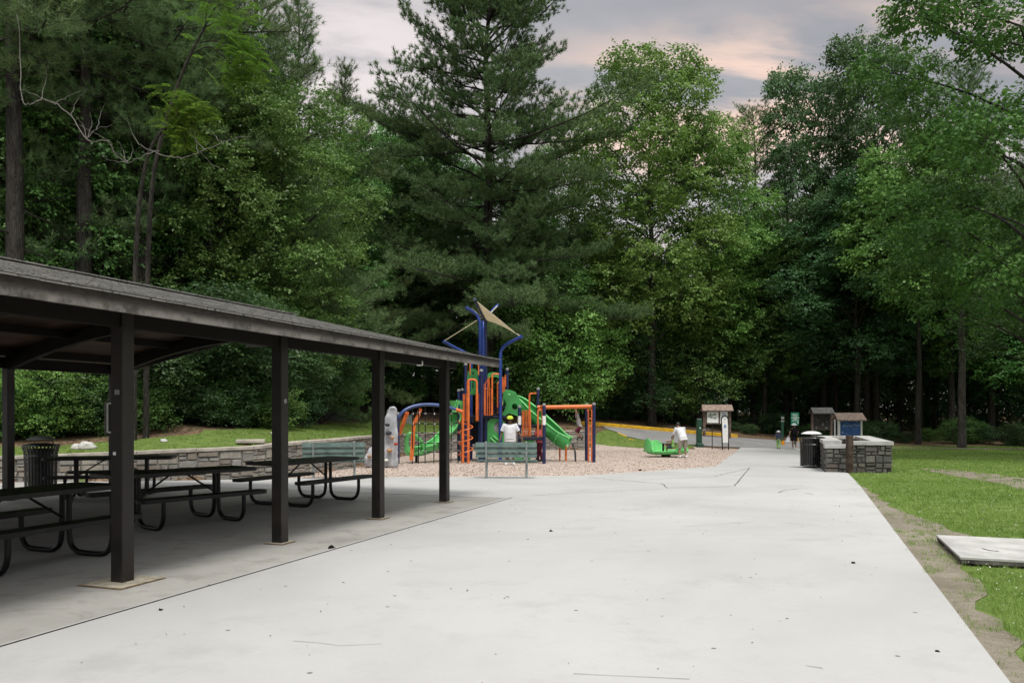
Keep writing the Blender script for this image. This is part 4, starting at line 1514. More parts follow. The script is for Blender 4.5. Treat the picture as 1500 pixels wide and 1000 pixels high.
# dark kiosk at the wood edge
Yk = 51.0; k = Yk / FOC; cx_ = (1203.3 - CX) * k; base = H(cx_, Yk)
zz3 = lambda py: CAMH - (py - HZ) * k
kt = wthing('dark_kiosk', 'dark weathered notice kiosk with grey shingled roof at the edge of the wood', 'kiosk', (cx_, Yk, base))
for px in (1189.7, 1217.5):
    mb = MB(); mb.box(((px - CX) * k, Yk, (base - .2 + zz3(604)) / 2), (.12, .14, zz3(604) - base + .2)); mb.build('post', M['kiosk_wood'], kt)
mb = MB(); roofed(mb, cx_, Yk, zz3(604.7), 31 * k, 8 * k, .45); mb.build('roof', M['grey_roof'], kt)
mb = MB(); mb.box((cx_, Yk, (zz3(606) + zz3(630)) / 2), (27 * k, .06, 24 * k)); bd = mb.build('board', M['dark_board'], kt)
mb = MB()
for (px, py, w_, h_) in ((1195.5, 613.3, 1.2, .9), (1197.5, 615.4, 1.5, .7), (1211, 617.6, .9, 1.6), (1205, 619, 1.2, 1.0), (1205, 622, 1.6, 2.6), (1195.7, 626, 2.0, 1.8), (1210, 626.3, 3.2, 1.2)):
    mb.box(((px - CX) * k, Yk - .036, zz3(py)), (w_ * k, .01, h_ * k))
mb.build('pinned_paper', M['plate_grey'], bd)

# green signs
Yk = 50.0; k = Yk / FOC
zz4 = lambda py: CAMH - (py - HZ) * k
cx_ = (1164.3 - CX) * k; base = H(cx_, Yk)
s_ = wthing('park_sign', 'green park sign with white lettering above the woman in the white hat', 'sign', (cx_, Yk, base))
mb = MB(); mb.tube([(cx_, Yk + .03, base - .2), (cx_, Yk + .03, zz4(605))], .035, 8); mb.build('post', M['dark_green_paint'], s_)
mb = MB(); mb.box((cx_, Yk - .02, (zz4(604) + zz4(622)) / 2), (12 * k, .02, 18 * k), bev=.004); bd = mb.build('panel', M['sign_green'], s_)
mb = MB()
rr = random.Random(21)
for (x0, x1, y, h_) in ((1160.5, 1168, 607, 1.5), (1161.5, 1167.4, 609.7, 1.3), (1159.3, 1169.5, 611.8, 1.5), (1162.3, 1166.6, 613.7, 1.1), (1160.2, 1169.3, 615.7, 1.3), (1159.5, 1164.5, 620.2, .9)):
    x = x0
    while x < x1:
        w_ = rr.uniform(.55, .9)
        # broken strokes as small as worn lettering looks from here
        mb.box(((x + w_ / 2 - CX) * k, Yk - .033, zz4(y)), (w_ * .5 * k, .006, h_ * k))
        mb.box(((x + w_ / 2 - CX) * k, Yk - .0335, zz4(y + rr.choice((-.4, 0, .4)) * h_)), (w_ * 1.05 * k, .006, h_ * .45 * k))
        x += w_ + .25
mb.ball(((1168.3 - CX) * k, Yk - .033, zz4(618.8)), .04, 8, 6, (1, .2, 1))
mb.build('lettering', M['sign_white'], bd)
Yk = 52.0; k = Yk / FOC; cx_ = (1146.3 - CX) * k; base = H(cx_, Yk)
zz5 = lambda py: CAMH - (py - HZ) * k
s_ = wthing('trail_marker', 'small pale sign on a dark green post above the small child', 'sign', (cx_, Yk, base))
mb = MB(); mb.box((cx_, Yk + .03, (base - .2 + zz5(608)) / 2), (.16, .06, zz5(608) - base + .2)); mb.build('post', M['dark_green_paint'], s_)
mb = MB(); mb.box((cx_, Yk - .02, zz5(612)), (4.6 * k, .02, 2.6 * k)); mb.box((cx_ - .01, Yk - .02, zz5(616.5)), (5 * k, .02, 1.8 * k)); mb.build('plate', M['plate_grey'], s_)

# grey utility box and low silt fence on the hillside lawn
p = W(600, 620.5, 47.5)
p.z = H(p.x, 47.5)
ub = wthing('utility_box', 'grey metal utility box standing on the grass behind the cargo net', 'utility box', tuple(p))
mb = MB(); mb.box(p + Vector((0, 0, .20)), (.36, .3, .52), bev=.02); mb.build('cabinet', M['galvanised'], ub)
mb = MB(); mb.box(p + Vector((0, 0, .47)), (.40, .34, .04), bev=.01); mb.build('lid', M['galvanised'], ub)
a = W(476, 611, 44.5); b = W(507, 608, 45.5)
a.z = H(a.x, a.y); b.z = H(b.x, b.y)
sf = wthing('silt_fence', 'low grey silt fence sheet on stakes at the top of the hillside lawn', 'fence', tuple(a))
mb = MB(); n = 14; vs = []; fs = []
for i in range(n + 1):
    q = a.lerp(b, i / n); q.z = H(q.x, q.y) - .05
    off = .04 * math.sin(i * 1.7)
    for (dz, dy) in ((0, 0), (.62 + .04 * math.sin(i * 1.1), off)):
        vs.append((q.x, q.y + dy, q.z + dz)); vs.append((q.x, q.y + dy + .01, q.z + dz))
for i in range(n):
    o = 4 * i
    fs += [(o, o + 4, o + 6, o + 2), (o + 1, o + 3, o + 7, o + 5), (o + 2, o + 6, o + 7, o + 3)]
mb.add(vs, fs); mb.build('sheet', M['silt_fence'], sf)
for i in range(4):
    q = a.lerp(b, i / 3); z = H(q.x, q.y)
    mb = MB(); mb.box((q.x, q.y + .04, z + .33), (.04, .04, .85)); mb.build('stake', M['kiosk_wood'], sf)

# dark clump on the concrete by the joint, and bits on the mulch edge
def clump(label, p, r_, seed):
    mb = MB(tuple(p)); rr = random.Random(seed)
    for i in range(26):
        d = Vector((rr.gauss(0, 1), rr.gauss(0, 1), abs(rr.gauss(0, .8)))).normalized() * rr.uniform(.3, 1) * r_
        q = p + d; a = Vector((rr.gauss(0, 1), rr.gauss(0, 1), rr.gauss(0, 1))).normalized() * r_ * .55; b_ = Vector((rr.gauss(0, 1), rr.gauss(0, 1), rr.gauss(0, 1))).normalized() * r_ * .35
        mb.add([q - a, q - b_, q + a, q + b_ + Vector((0, 0, .2 * r_))], [(0, 1, 2, 3)])
    mb.ball(p + Vector((0, 0, r_ * .45)), r_ * .55, 8, 5)
    return tag(mb.build('dark_clump', M['debris']), label, 'litter')


clump('small dark speck on the concrete beside the long joint', G(486, 803), .042, 3)  # leaf shapes stand in for a blurred dark speck
clump('tiny dark clump of leaves on the edge of the mulch', G(937.5, 689), .05, 4)
clump('tiny dark leaf scrap in the middle of the pale walk', G(807, 778.5), .028, 5)
clump('tiny dark leaf scrap on the pale walk near the landing slab', G(1249.5, 825.5), .024, 6)
clump('dark leaf scrap on the pale concrete just right of the long joint', G(235, 894.5), .020, 7)
clump('brown leaf scrap on the walk toward the bottom right corner', G(1373, 955), .018, 8)

# ------------------------------------------------------------------ playground structure
zg = H((715 - CX) / FOC * 31, 31)
ps = wthing('playground_structure', 'blue orange and green playground tower with slides, nets, climbing rock and overhead bar', 'playground', ((715 - CX) / FOC * 31, 31, zg))


def gz(px, Y):
    return H((px - CX) / FOC * Y, Y)


def ground_pt(px, Y, dz=-.1):
    x = (px - CX) / FOC * Y
    return Vector((x, Y, H(x, Y) + dz))


def post(px, Y, ytop, mat='navy_paint', r_=.062, cap=True):
    t_ = W(px, ytop, Y)
    b_ = ground_pt(px, Y); b_.x = t_.x
    mb = MB(); mb.tube([b_, t_], r_, 12); o = mb.build('post', M[mat], ps, smooth_=True)
    if cap:
        mb = MB(); mb.lathe([(r_ * 1.08, -.05), (r_ * 1.08, 0), (r_ * .8, .03), (0, .045)], t_, 12); mb.build('post_cap', M['plate_grey'] if mat == 'navy_paint' else M[mat], o, smooth_=True)
    return o


for a in ((672, 31.7, 571), (677, 31.9, 570), (682, 30.2, 533), (743, 32.6, 540), (788, 31.6, 569), (859, 31.3, 592), (705, 29.9, 542)):
    post(*a)
for a in ((761, 30.2, 595), (797, 28.9, 592), (870, 29.9, 591)):
    o = post(*a)
    if a[0] < 850:
        t_ = W(a[0], 615.5, a[1])
        mb = MB(); mb.tube([t_ - Vector((0, 0, .16)), t_ + Vector((0, 0, .16))], .066, 12); mb.build('white_label', M['lid_white'], o)


def mast(pts, mat='blue_paint', r_=.062):
    mb = MB(); mb.tube(path(pts, 5), r_, 12); mb.build('mast', M[mat], ps, smooth_=True)


mast([ground_pt(703, 31), W(703, 640, 31), W(703, 560, 31), W(703.2, 480, 31), W(702, 470, 31), W(698, 461, 31.0), W(690, 455, 30.9), W(682, 450, 30.8)])
mast([ground_pt(708, 31.4), W(708, 640, 31.4), W(708, 560, 31.4), W(708, 482, 31.4), W(709.5, 471, 31.7), W(715, 462, 32.3), W(722, 454, 33), W(729, 447, 33.6)])
mast([ground_pt(712, 30.5), W(712, 640, 30.5), W(712, 560, 30.5), W(711.5, 478, 30.5), W(709, 466, 30.4), W(704, 457, 30.0), W(699, 446, 29.5), W(695.5, 438, 29.2)], 'navy_paint', .055)
mast([ground_pt(733, 30.3), W(733, 640, 30.3), W(733, 545, 30.3), W(733, 522, 30.3), W(734.5, 513, 30.3), W(740, 506, 30.2), W(750, 500, 30.0), W(764.5, 492.5, 29.8)])
mast([ground_pt(690, 32.8), W(690, 640, 32.8), W(690, 545, 32.8), W(690, 531, 32.8), W(687, 522, 32.7), W(680, 516, 32.6), W(665, 508.5, 32.4), W(649, 499.5, 32.2)])

# shade sail
A = W(695.5, 438.5, 29.25); B = W(757, 489, 29.95); C_ = W(709, 468, 30.6); D_ = W(684.5, 449.5, 30.8); E_ = W(729, 447.5, 33.5); F_ = W(651, 499, 32.2)


def patch(name, tri, sag, mat):
    n = 9; vs = []; idx = {}
    a, b, c = tri
    nrm = (b - a).cross(c - a).normalized()
    for i in range(n + 1):
        for j in range(n + 1 - i):
            u_, v_ = i / n, j / n; w_ = 1 - u_ - v_
            p = a * w_ + b * u_ + c * v_
            ctr = (a + b + c) / 3
            pull = (u_ * v_ + v_ * w_ + w_ * u_)
            edge_ = max(4 * u_ * v_ * (1 - w_), 4 * v_ * w_ * (1 - u_), 4 * w_ * u_ * (1 - v_))
            p = p + (ctr - p) * .16 * edge_ + nrm * sag * pull
            idx[i, j] = len(vs); vs.append(p)
    fs = []
    for i in range(n):
        for j in range(n - i):
            fs.append((idx[i, j], idx[i + 1, j], idx[i, j + 1]))
            if j < n - i - 1: fs.append((idx[i + 1, j], idx[i + 1, j + 1], idx[i, j + 1]))
    k = len(vs)
    fs2 = [tuple(k + q for q in reversed(f)) for f in fs]
    mb = MB(); mb.add(vs + [v - nrm * .012 for v in vs], fs + fs2)
    return mb.build(name, mat, ps, smooth_=True, recalc=False)


patch('shade_sail', (A, B, C_), .12, M['sail_cloth'])
patch('shade_sail', (D_ + Vector((.12, 0, 0)), A + Vector((.05, .1, -.45)), C_ + Vector((-.05, .05, .05))), .05, M['sail_cloth'])
for (a, b, r_) in ((W(704, 466, 31.1), F_, .016), (A, A + Vector((-.02, 0, .05)), .03), (E_, C_, .02), (B, W(763, 492.5, 29.8), .018)):
    mb = MB(); mb.tube([a, b], r_, 6); mb.build('stay_cable', M['sail_cloth'] if r_ < .03 else M['plate_grey'], ps)

# decks
def deck(px0, px1, py, Ya, Yb, th=.10):
    a = W(px0, py, Ya); b = W(px1, py, Ya)
    mb = MB(); mb.box(((a.x + b.x) / 2, (Ya + Yb) / 2, a.z - th / 2), (b.x - a.x, Yb - Ya, th), bev=.01)
    mb.build('deck', M['deck_rubber'], ps)
    return a.z


deck(679, 742, 608.5, 30.35, 32.7)
deck(708, 742, 594, 31.3, 32.8)
deck(759, 797, 640.5, 28.95, 31.7)
deck(743, 790, 622, 30.6, 32.4)
# steps between decks
for i in range(4):
    a = W(723, 606 - i * 4.2, 30.6 + i * .22); b = W(733, 606 - i * 4.2, 30.6 + i * .22)
    mb = MB(); mb.box(((a.x + b.x) / 2, a.y, a.z), (b.x - a.x, .22, .05)); mb.build('step', M['deck_rubber'], ps)


def barred(px0, px1, y0, y1, Y, n, slope=0.0, Y2=None, r_=.018):
    """orange panel of upright bars in a round frame; slope raises the px1 side"""
    Y2 = Y if Y2 is None else Y2
    f = lambda t, y: W(px0 + (px1 - px0) * t, y - slope * t, Y + (Y2 - Y) * t)
    mb = MB()
    mb.tube([f(0, y0), f(1, y0), f(1, y1 + slope), f(0, y1)], r_ * 1.25, 8, closed=True)
    for i in range(n):
        t_ = (i + .5) / n
        mb.tube([f(t_, y0), W(px0 + (px1 - px0) * t_, y1, Y + (Y2 - Y) * t_)], r_ * .85, 6)
    mb.build('barrier', M['orange_paint'], ps, smooth_=True)


barred(679, 686.5, 577, 616, 30.1, 3)
barred(697.5, 704.5, 577, 616, 30.1, 3)
barred(709.5, 721, 569, 607.5, 30.1, 4)
barred(709.3, 716.5, 564, 569, 30.15, 2, 12)
barred(728.5, 735.5, 562, 607, 31.0, 4, 10, 31.4)
barred(736, 740.5, 556, 566, 30.6, 3, 8)
barred(765.5, 777, 601, 640, 30.3, 5)
# solid orange panels on the upper tower
for q in ([(709.2, 565.5), (715.5, 551), (715.5, 579), (709.2, 596)], [(735.5, 563.5), (739.8, 549.5), (739.8, 572), (735.5, 575)]):
    mb = MB(); mb.slab([W(a, b, 30.9) for a, b in q], (0, .04, 0)); mb.build('orange_panel', M['orange_paint'], ps)


def loop_(px0, px1, ytop, ybot, Y, r_=.032, rad=4, close=False, Y2=None):
    Y2 = Y2 or Y
    pts = [W(px0, ybot, Y), W(px0, ytop + rad, Y), W(px0 + rad * .3 * (1 if px1 > px0 else -1), ytop + rad * .3, Y), W(px0 + rad * (1 if px1 > px0 else -1), ytop, Y)]
    pts += [W(px1 - rad * (1 if px1 > px0 else -1), ytop, Y2), W(px1 - rad * .3 * (1 if px1 > px0 else -1), ytop + rad * .3, Y2), W(px1, ytop + rad, Y2), W(px1, ybot, Y2)]
    mb = MB()
    P_ = [pts[0]] + path(pts[1:4], 3) + path(pts[4:7], 3) + [pts[7]]
    mb.tube(P_, r_, 8, closed=close)
    mb.build('handrail', M['orange_paint'], ps, smooth_=True)


loop_(685, 698.5, 555.5, 616, 29.6, .036, 5)
loop_(721, 732, 547.5, 607, 30.3, .034, 3)
loop_(775.5, 788, 576, 641, 31.2, .034, 3, Y2=31.6)
loop_(788, 794.5, 600, 640, 29.6, .034, 3, True)
# small loops on the left edge near the roof (upper frame)
for px in (683.6, 688.5, 701):
    mb = MB(); mb.tube([W(px, 532, 30.4), W(px, 549, 30.4)], .024, 8); mb.build('upright', M['orange_paint'], ps, smooth_=True)

# spiral climber on two poles
mb = MB()
for px in (678, 686):
    mb.tube([ground_pt(px, 29.2), W(px, 600 if px == 678 else 558, 29.2)], .050, 10)
mb.build('climber_pole', M['orange_paint'], ps, smooth_=True)
mb = MB(); c0 = W(682, 671, 29.2); c1 = W(682, 616, 29.2)
pts = []
for i in range(100):
    t_ = i / 99
    a = t_ * 2 * math.pi * 3.4 + 1.0
    c = c0.lerp(c1, t_)
    pts.append(c + Vector((.25 * math.cos(a), .25 * math.sin(a), 0)))
mb.tube(pts, .019, 6); mb.build('spiral_rung', M['orange_paint'], ps, smooth_=True)

# moulded green panels
def screen(px, py, Y, s=None):
    """matrix: panel x/y in photo pixels about (px,py) -> place"""
    k = Y / FOC
    Mx = Matrix(((k, 0, 0, 0), (0, 0, -1, 0), (0, -k, 0, 0), (0, 0, 0, 1))).to_4x4()
    Mx = Matrix.Translation(W(px, py, Y)) @ Mx
    return Mx


def rounded(x0, y0, x1, y1, r_, n=5):
    out_ = []
    for (cx_, cy_, a0) in ((x1 - r_, y1 - r_, 0), (x0 + r_, y1 - r_, 90), (x0 + r_, y0 + r_, 180), (x1 - r_, y0 + r_, 270)):
        for i in range(n + 1):
            a = R(a0 + 90 * i / n); out_.append((cx_ + r_ * math.cos(a), cy_ + r_ * math.sin(a)))
    return out_


plate('green_panel', [(-8, 19), (-8, -8), (-6, -15), (-1, -19), (5, -19), (8.5, -15), (9, -6), (9, 19)],
      [circle(1.5, -12.5, 1.6, 12), rounded(-3.2, -4, -1.6, 13, .7, 3), rounded(.5, -7, 2.2, 10, .8, 3)], .05, screen(691.5, 559, 31.6), M['green_plastic'], ps, .012)
plate('green_panel', [(-10, 4), (-10, 0), (-7, -4), (-1, -5.5), (6, -4), (9, 0), (9, 5), (4, 2), (-4, 2.5)], [], .05, screen(723, 550, 32.4), M['green_plastic'], ps, .012)
plate('bubble_panel', [(-14, -18), (-9, -21), (-2, -20), (6, -17), (10, -10), (14, 0), (15, 12), (10, 19), (3, 16), (-4, 14), (-10, 18), (-14.5, 16), (-10, 8), (-8, 0), (-10, -8)],
      [circle(4.5, 4.5, 4.3, 18, 1.15), circle(-3.5, -13, 2.0, 12)], .07, screen(749.5, 591, 31.3), M['green_plastic'], ps, .02)
mb = MB(); c = W(754, 595.5, 31.28)
mb.tube([c + Vector((.135 * math.cos(2 * math.pi * i / 20), 0, .155 * math.sin(2 * math.pi * i / 20))) for i in range(20)], .030, 8, closed=True); mb.build('port_ring', M['light_green_plastic'], ps, smooth_=True)
lp_ = plate('lower_panel', [(-13, 19), (-13, -14), (-8, -19), (8, -19), (13, -13), (13, 19)], [circle(3.5, -6, 7.6, 22, 1.1)], .05, screen(727, 632, 30.5), M['green_plastic'], ps, .012)
mb = MB(); mb.lathe([(0, -.02), (.19, -.02), (.20, 0), (.19, .02), (0, .02)], W(730.5, 626, 30.52), 22, ax=(0, 1, 0)); mb.build('window_bubble', M['plate_grey'], lp_, smooth_=True)
mb = MB()
for (x0, y0, x1, y1) in ((718, 641, 727, 649), (722, 638, 732, 646)):
    mb.tube([W(x0, y0, 30.42), W(x1, y1, 30.42)], .035, 8)
mb.build('raised_leaf', M['light_green_plastic'], lp_, smooth_=True)
mb = MB(); a = W(691, 621, 32.4); b = W(702.5, 645, 32.4); mb.slab([W(690, 619, 32.4), W(703, 619, 32.4), W(703, 650, 32.4), W(690, 650, 32.4)], (0, .05, 0)); mb.build('deck_shadow_sheet', M['deck_rubber'], ps)  # dark sheet added to stand for the shadow under the deck
mb = MB(); mb.slab([W(706, 611, 30.8), W(709, 611, 30.8), W(709, 650, 30.8), W(706, 650, 30.8)], (0, .05, 0)); mb.build('deck_shadow_sheet', M['deck_rubber'], ps)


def trough(pts, rad, mat, name='slide', ribs=(), open_up=True, arc=(-8, 188), wall=.025, n=6):
    P_ = path(pts, n)
    k = 14; mb = MB(); vs = []; fs = []
    for i, p in enumerate(P_):
        t_ = (P_[min(i + 1, len(P_) - 1)] - P_[max(i - 1, 0)]).normalized()
        side = t_.cross(Vector((0, 0, 1))).normalized(); up = side.cross(t_)
        for (rr_, rev) in ((rad, 1), (rad - wall, -1)):
            for j in range(k):
                a = R(arc[0] + (arc[1] - arc[0]) * j / (k - 1))
                if rev < 0: a = R(arc[1] - (arc[1] - arc[0]) * j / (k - 1))
                vs.append(p + side * (rr_ * math.cos(a)) - up * (rr_ * math.sin(a)))
    K = 2 * k
    for i in range(len(P_) - 1):
        for j in range(K):
            j2 = (j + 1) % K
            fs.append((i * K + j, i * K + j2, (i + 1) * K + j2, (i + 1) * K + j))
    fs += [tuple(range(K)), tuple((len(P_) - 1) * K + j for j in range(K - 1, -1, -1))]
    mb.add(vs, fs)
    o = mb.build(name, mat, ps, smooth_=True)
    # rolled edges and ribs
    mb = MB()
    for a in (R(arc[0]), R(arc[1])):
        L = []
        for i, p in enumerate(P_):
            t_ = (P_[min(i + 1, len(P_) - 1)] - P_[max(i - 1, 0)]).normalized()
            side = t_.cross(Vector((0, 0, 1))).normalized(); up = side.cross(t_)
            L.append(p + side * (rad * math.cos(a)) - up * (rad * math.sin(a)))
        mb.tube(L, .038, 8)
    mb.build('rolled_edge', M['light_green_plastic'], o, smooth_=True)
    mb = MB()
    for f in ribs:
        i = min(len(P_) - 2, max(1, int(f * (len(P_) - 1))))
        p = P_[i]; t_ = (P_[i + 1] - P_[i - 1]).normalized(); side = t_.cross(Vector((0, 0, 1))).normalized(); up = side.cross(t_)
        mb.tube([p + side * ((rad + .01) * math.cos(R(a))) - up * ((rad + .01) * math.sin(R(a))) for a in range(arc[0], arc[1] + 1, 14)], .024, 6)
    if ribs: mb.build('rib', M['light_green_plastic'], o, smooth_=True)
    return o


trough([W(737, 583, 32.2), W(748, 584, 32.2), W(760, 588, 32.1), W(775, 600, 31.9), W(790, 613, 31.6), W(806, 627, 31.3), W(820, 639, 31.1), W(834, 647, 31.0)], .36, M['green_plastic'], ribs=(.12, .38, .62, .86), arc=(-25, 205))
mb = MB(); mb.tube([W(829, 652, 31.1), ground_pt(829, 31.1)], .04, 8); mb.tube([W(820, 645, 31.4), ground_pt(820, 31.4)], .03, 8); mb.build('slide_foot', M['orange_paint'], ps)
mb = MB(); mb.tube(path([W(838.5, 650, 30.8), W(840.5, 656, 30.7), W(842.5, 662, 30.6), ground_pt(843, 30.6, -.02)], 3), .035, 8); mb.build('slide_foot', M['hold_dark'], ps)

# left slide with its looped exit
trough([W(672, 586, 31.9), W(669, 596, 31.9), W(667.5, 606, 31.9), W(665, 617, 31.8), W(659, 627, 31.5), W(650, 637, 31.0), W(640, 646, 30.6), W(628, 653, 30.2), W(612, 657, 29.9), W(600, 657, 29.6)], .27, M['light_green_plastic'], ribs=(.2, .45, .7))
mb = MB(); mb.lathe([(.30, 0), (.20, -.25), (.17, -.5), (.145, -.5), (.175, -.25), (.27, .0)], W(668, 586.5, 31.9), 18); mb.build('slide_hood', M['light_green_plastic'], ps, smooth_=True)
ring = [(596.5, 640), (600, 635.5), (606, 636.5), (613, 643), (619, 651), (621.5, 658), (619, 662), (610, 663.5), (601, 663), (597, 658), (595.5, 648)]
mb = MB(); L = path([W(a, b, 29.3 + .012 * (a - 596)) for a, b in ring] + [W(*ring[0], 29.3)], 4)[:-1]
mb.tube(L, .085, 10, closed=True); o = mb.build('slide_exit_ring', M['light_green_plastic'], ps, smooth_=True)
mb = MB(); mb.tube([W(610, 663, 29.6), ground_pt(610, 29.6)], .05, 8); mb.build('slide_foot', M['rope_black'], ps)

# arched net climber
post(583, 28.6, 605, r_=.055)
AR = [W(584, 611, 28.6), W(590, 603, 28.6), W(600, 597, 28.7), (W(612, 593.6, 28.8)), W(625, 592.3, 28.9), W(640, 593, 29.0), W(655, 595.8, 29.1), W(668, 599.5, 29.2), W(677, 602.5, 29.2)]
mb = MB(); mb.tube(path(AR, 5), .060, 10); mb.build('arch_pipe', M['arch_blue'], ps, smooth_=True)
mb = MB(); mb.tube([W(668, 599.6, 29.2), W(678, 603, 29.2)], .066, 10); mb.build('arch_end', M['orange_paint'], ps)
AL = path(AR, 12)


def arch_at(px):
    return min(AL, key=lambda q: abs(CX + q.x / q.y * FOC - px)).copy()


mb = MB(); kn = MB()
cols = [604, 613, 622.5, 635.5, 648, 660.5, 671]
rows = [605, 620, 634, 648, 661]
for px in cols:
    t_ = arch_at(px)
    L = [t_, W(px + .5, 634, t_.y + .05), ground_pt(px, t_.y + .25, -.02)]
    mb.tube(L, .018, 5)
for y in rows:
    L = []
    for px in cols:
        t_ = arch_at(px); p = W(px + .4, y + 1.2 * math.sin(px), t_.y + .03 + .004 * (y - 600))
        if p.z < t_.z - .03:
            L.append(p); kn.ball(p, .042, 8, 5)
    if len(L) > 1: mb.tube(L, .018, 5)
# rope side toward the rock
for (a, b) in (((586, 634), (592, 641)), ((586, 640), (592, 634))):
    mb.tube([W(*a, 28.7), W(*b, 28.7)], .012, 5)
nt_ = mb.build('cargo_net', M['rope_black'], ps); kn.build('connector', M['connector_white'], nt_, smooth_=True)
for L in ([(597, 603), (590, 622), (584.5, 637)], [(616, 598), (612, 610), (606, 622), (604.5, 650), (602.5, 674)]):
    mb = MB(); pts = [W(a, b, 28.9) for a, b in L]
    for i in range(len(pts) - 1): mb.bar(pts[i], pts[i + 1], .13, .05, up=(0, 1, 0))
    mb.build('ladder_rail', M['orange_paint'], ps)
mb = MB()
for (a, b) in (((591, 620), (588, 634)), ((594, 606), (590, 618))):
    mb.tube([W(*a, 28.75), W(a[0] + 3.5, a[1] + 1, 29.1)], .02, 6)
mb.build('ladder_rung', M['orange_paint'], ps)

# moulded climbing rock
def rockform(name, outline, Y, depth, seed, amp=.09):
    """outline in photo coordinates at depth Y, given a rough moulded front"""
    bm = bmesh.new()
    cx_ = sum(a for a, b in outline) / len(outline)
    vs = [bm.verts.new(W(a, b, Y)) for a, b in outline]
    f = bm.faces.new(vs)
    r_ = bmesh.ops.extrude_face_region(bm, geom=[f])
    for v in [x for x in r_['geom'] if isinstance(x, bmesh.types.BMVert)]:
        v.co.y += depth; v.co.x *= (Y + depth) / Y
    bmesh.ops.triangulate(bm, faces=bm.faces[:])
    for _ in range(3):
        bmesh.ops.subdivide_edges(bm, edges=[e for e in bm.edges if e.calc_length() > .10], cuts=1, use_grid_fill=True)
        bmesh.ops.triangulate(bm, faces=bm.faces[:])
    bmesh.ops.smooth_vert(bm, verts=bm.verts[:], factor=.5, use_axis_x=True, use_axis_y=True, use_axis_z=True)
    bm.normal_update()
    for v in bm.verts:
        q = v.co * 1.5 + Vector((seed * 5, 0, 0))
        n_ = mnoise.noise(q) * 1.0 + abs(mnoise.noise(q * 2.3)) * -.7 + mnoise.noise(q * 5) * .22
        v.co += v.normal * n_ * amp
    org = Vector(ps['_world'])
    for v in bm.verts: v.co -= org
    bmesh.ops.recalc_face_normals(bm, faces=bm.faces[:])
    me_ = bpy.data.meshes.new(name); bm.to_mesh(me_); bm.free()
    return link_mesh(name, me_, M['climb_rock'], ps, True)


rk = rockform('climbing_rock', [(560, 684), (561, 650), (562, 628), (564, 611), (567.5, 600), (572, 595.5), (578, 595), (582.5, 599), (583, 640), (583, 685)], 25.9, .8, 1)
rk2 = rockform('climbing_rock', [(532, 684), (532, 675), (536, 664), (539, 656), (545, 652), (551, 640), (558, 634), (566, 650), (566, 685)], 25.9, .7, 2, .11)
for (px, py, m_, s) in ((567.5, 622, 'hold_dark', .055), (569.5, 634, 'hold_dark', .065), (574.5, 641, 'hold_tan', .05), (570.5, 659.5, 'hold_tan', .065), (580, 650, 'hold_red', .05), (566, 674, 'connector_white', .05), (541, 668, 'hold_tan', .05)):
    mb = MB(); mb.ball(W(px, py, 25.80), s * 1.25, 8, 6, (1.2, 1.3, .8)); mb.build('hand_hold', M[m_], rk, smooth_=True)

# overhead bar with end ladder
mb = MB(); mb.tube([W(787, 596.5, 30.3), W(868, 595, 30.3)], .075, 10); mb.build('overhead_beam', M['orange_paint'], ps, smooth_=True)
mb = MB(); mb.tube([W(797, 594.5, 29), W(788, 595, 31.6)], .04, 8); mb.tube([W(870, 594.3, 29.9), W(859, 595, 31.3)], .04, 8); mb.build('cross_bar', M['orange_paint'], ps)
mb = MB()
for px in (862, 866.8):
    mb.tube(path([W(px - 1.5, 601.5, 30.6), W(px, 606, 30.6), ground_pt(px, 30.6)], 3), .030, 8)
mb.build('ladder_rail', M['orange_paint'], ps, smooth_=True)
for y in (613, 624, 636, 648, 658, 666):
    mb = MB(); mb.tube([W(862, y, 30.6), W(867, y, 30.6)], .022, 6); mb.build('ladder_rung', M['orange_paint'], ps)
# step pods
for (px, py, w_, Y) in ((775, 646, 16, 29.5), (759.5, 670, 17, 29.6)):
    c = W(px, py, Y); rr_ = w_ / 2 * Y / FOC
    mb = MB(); mb.lathe([(0, -.10), (rr_ * .55, -.09), (rr_, -.04), (rr_, .03), (rr_ * .9, .055), (0, .065)], c, 20); o = mb.build('step_pod', M['light_green_plastic'], ps, smooth_=True)
    mb = MB(); mb.tube([c - Vector((0, 0, .06)), Vector((c.x, c.y, H(c.x, c.y) - .1))], .045, 8); mb.build('pod_stem', M['green_plastic'], o)

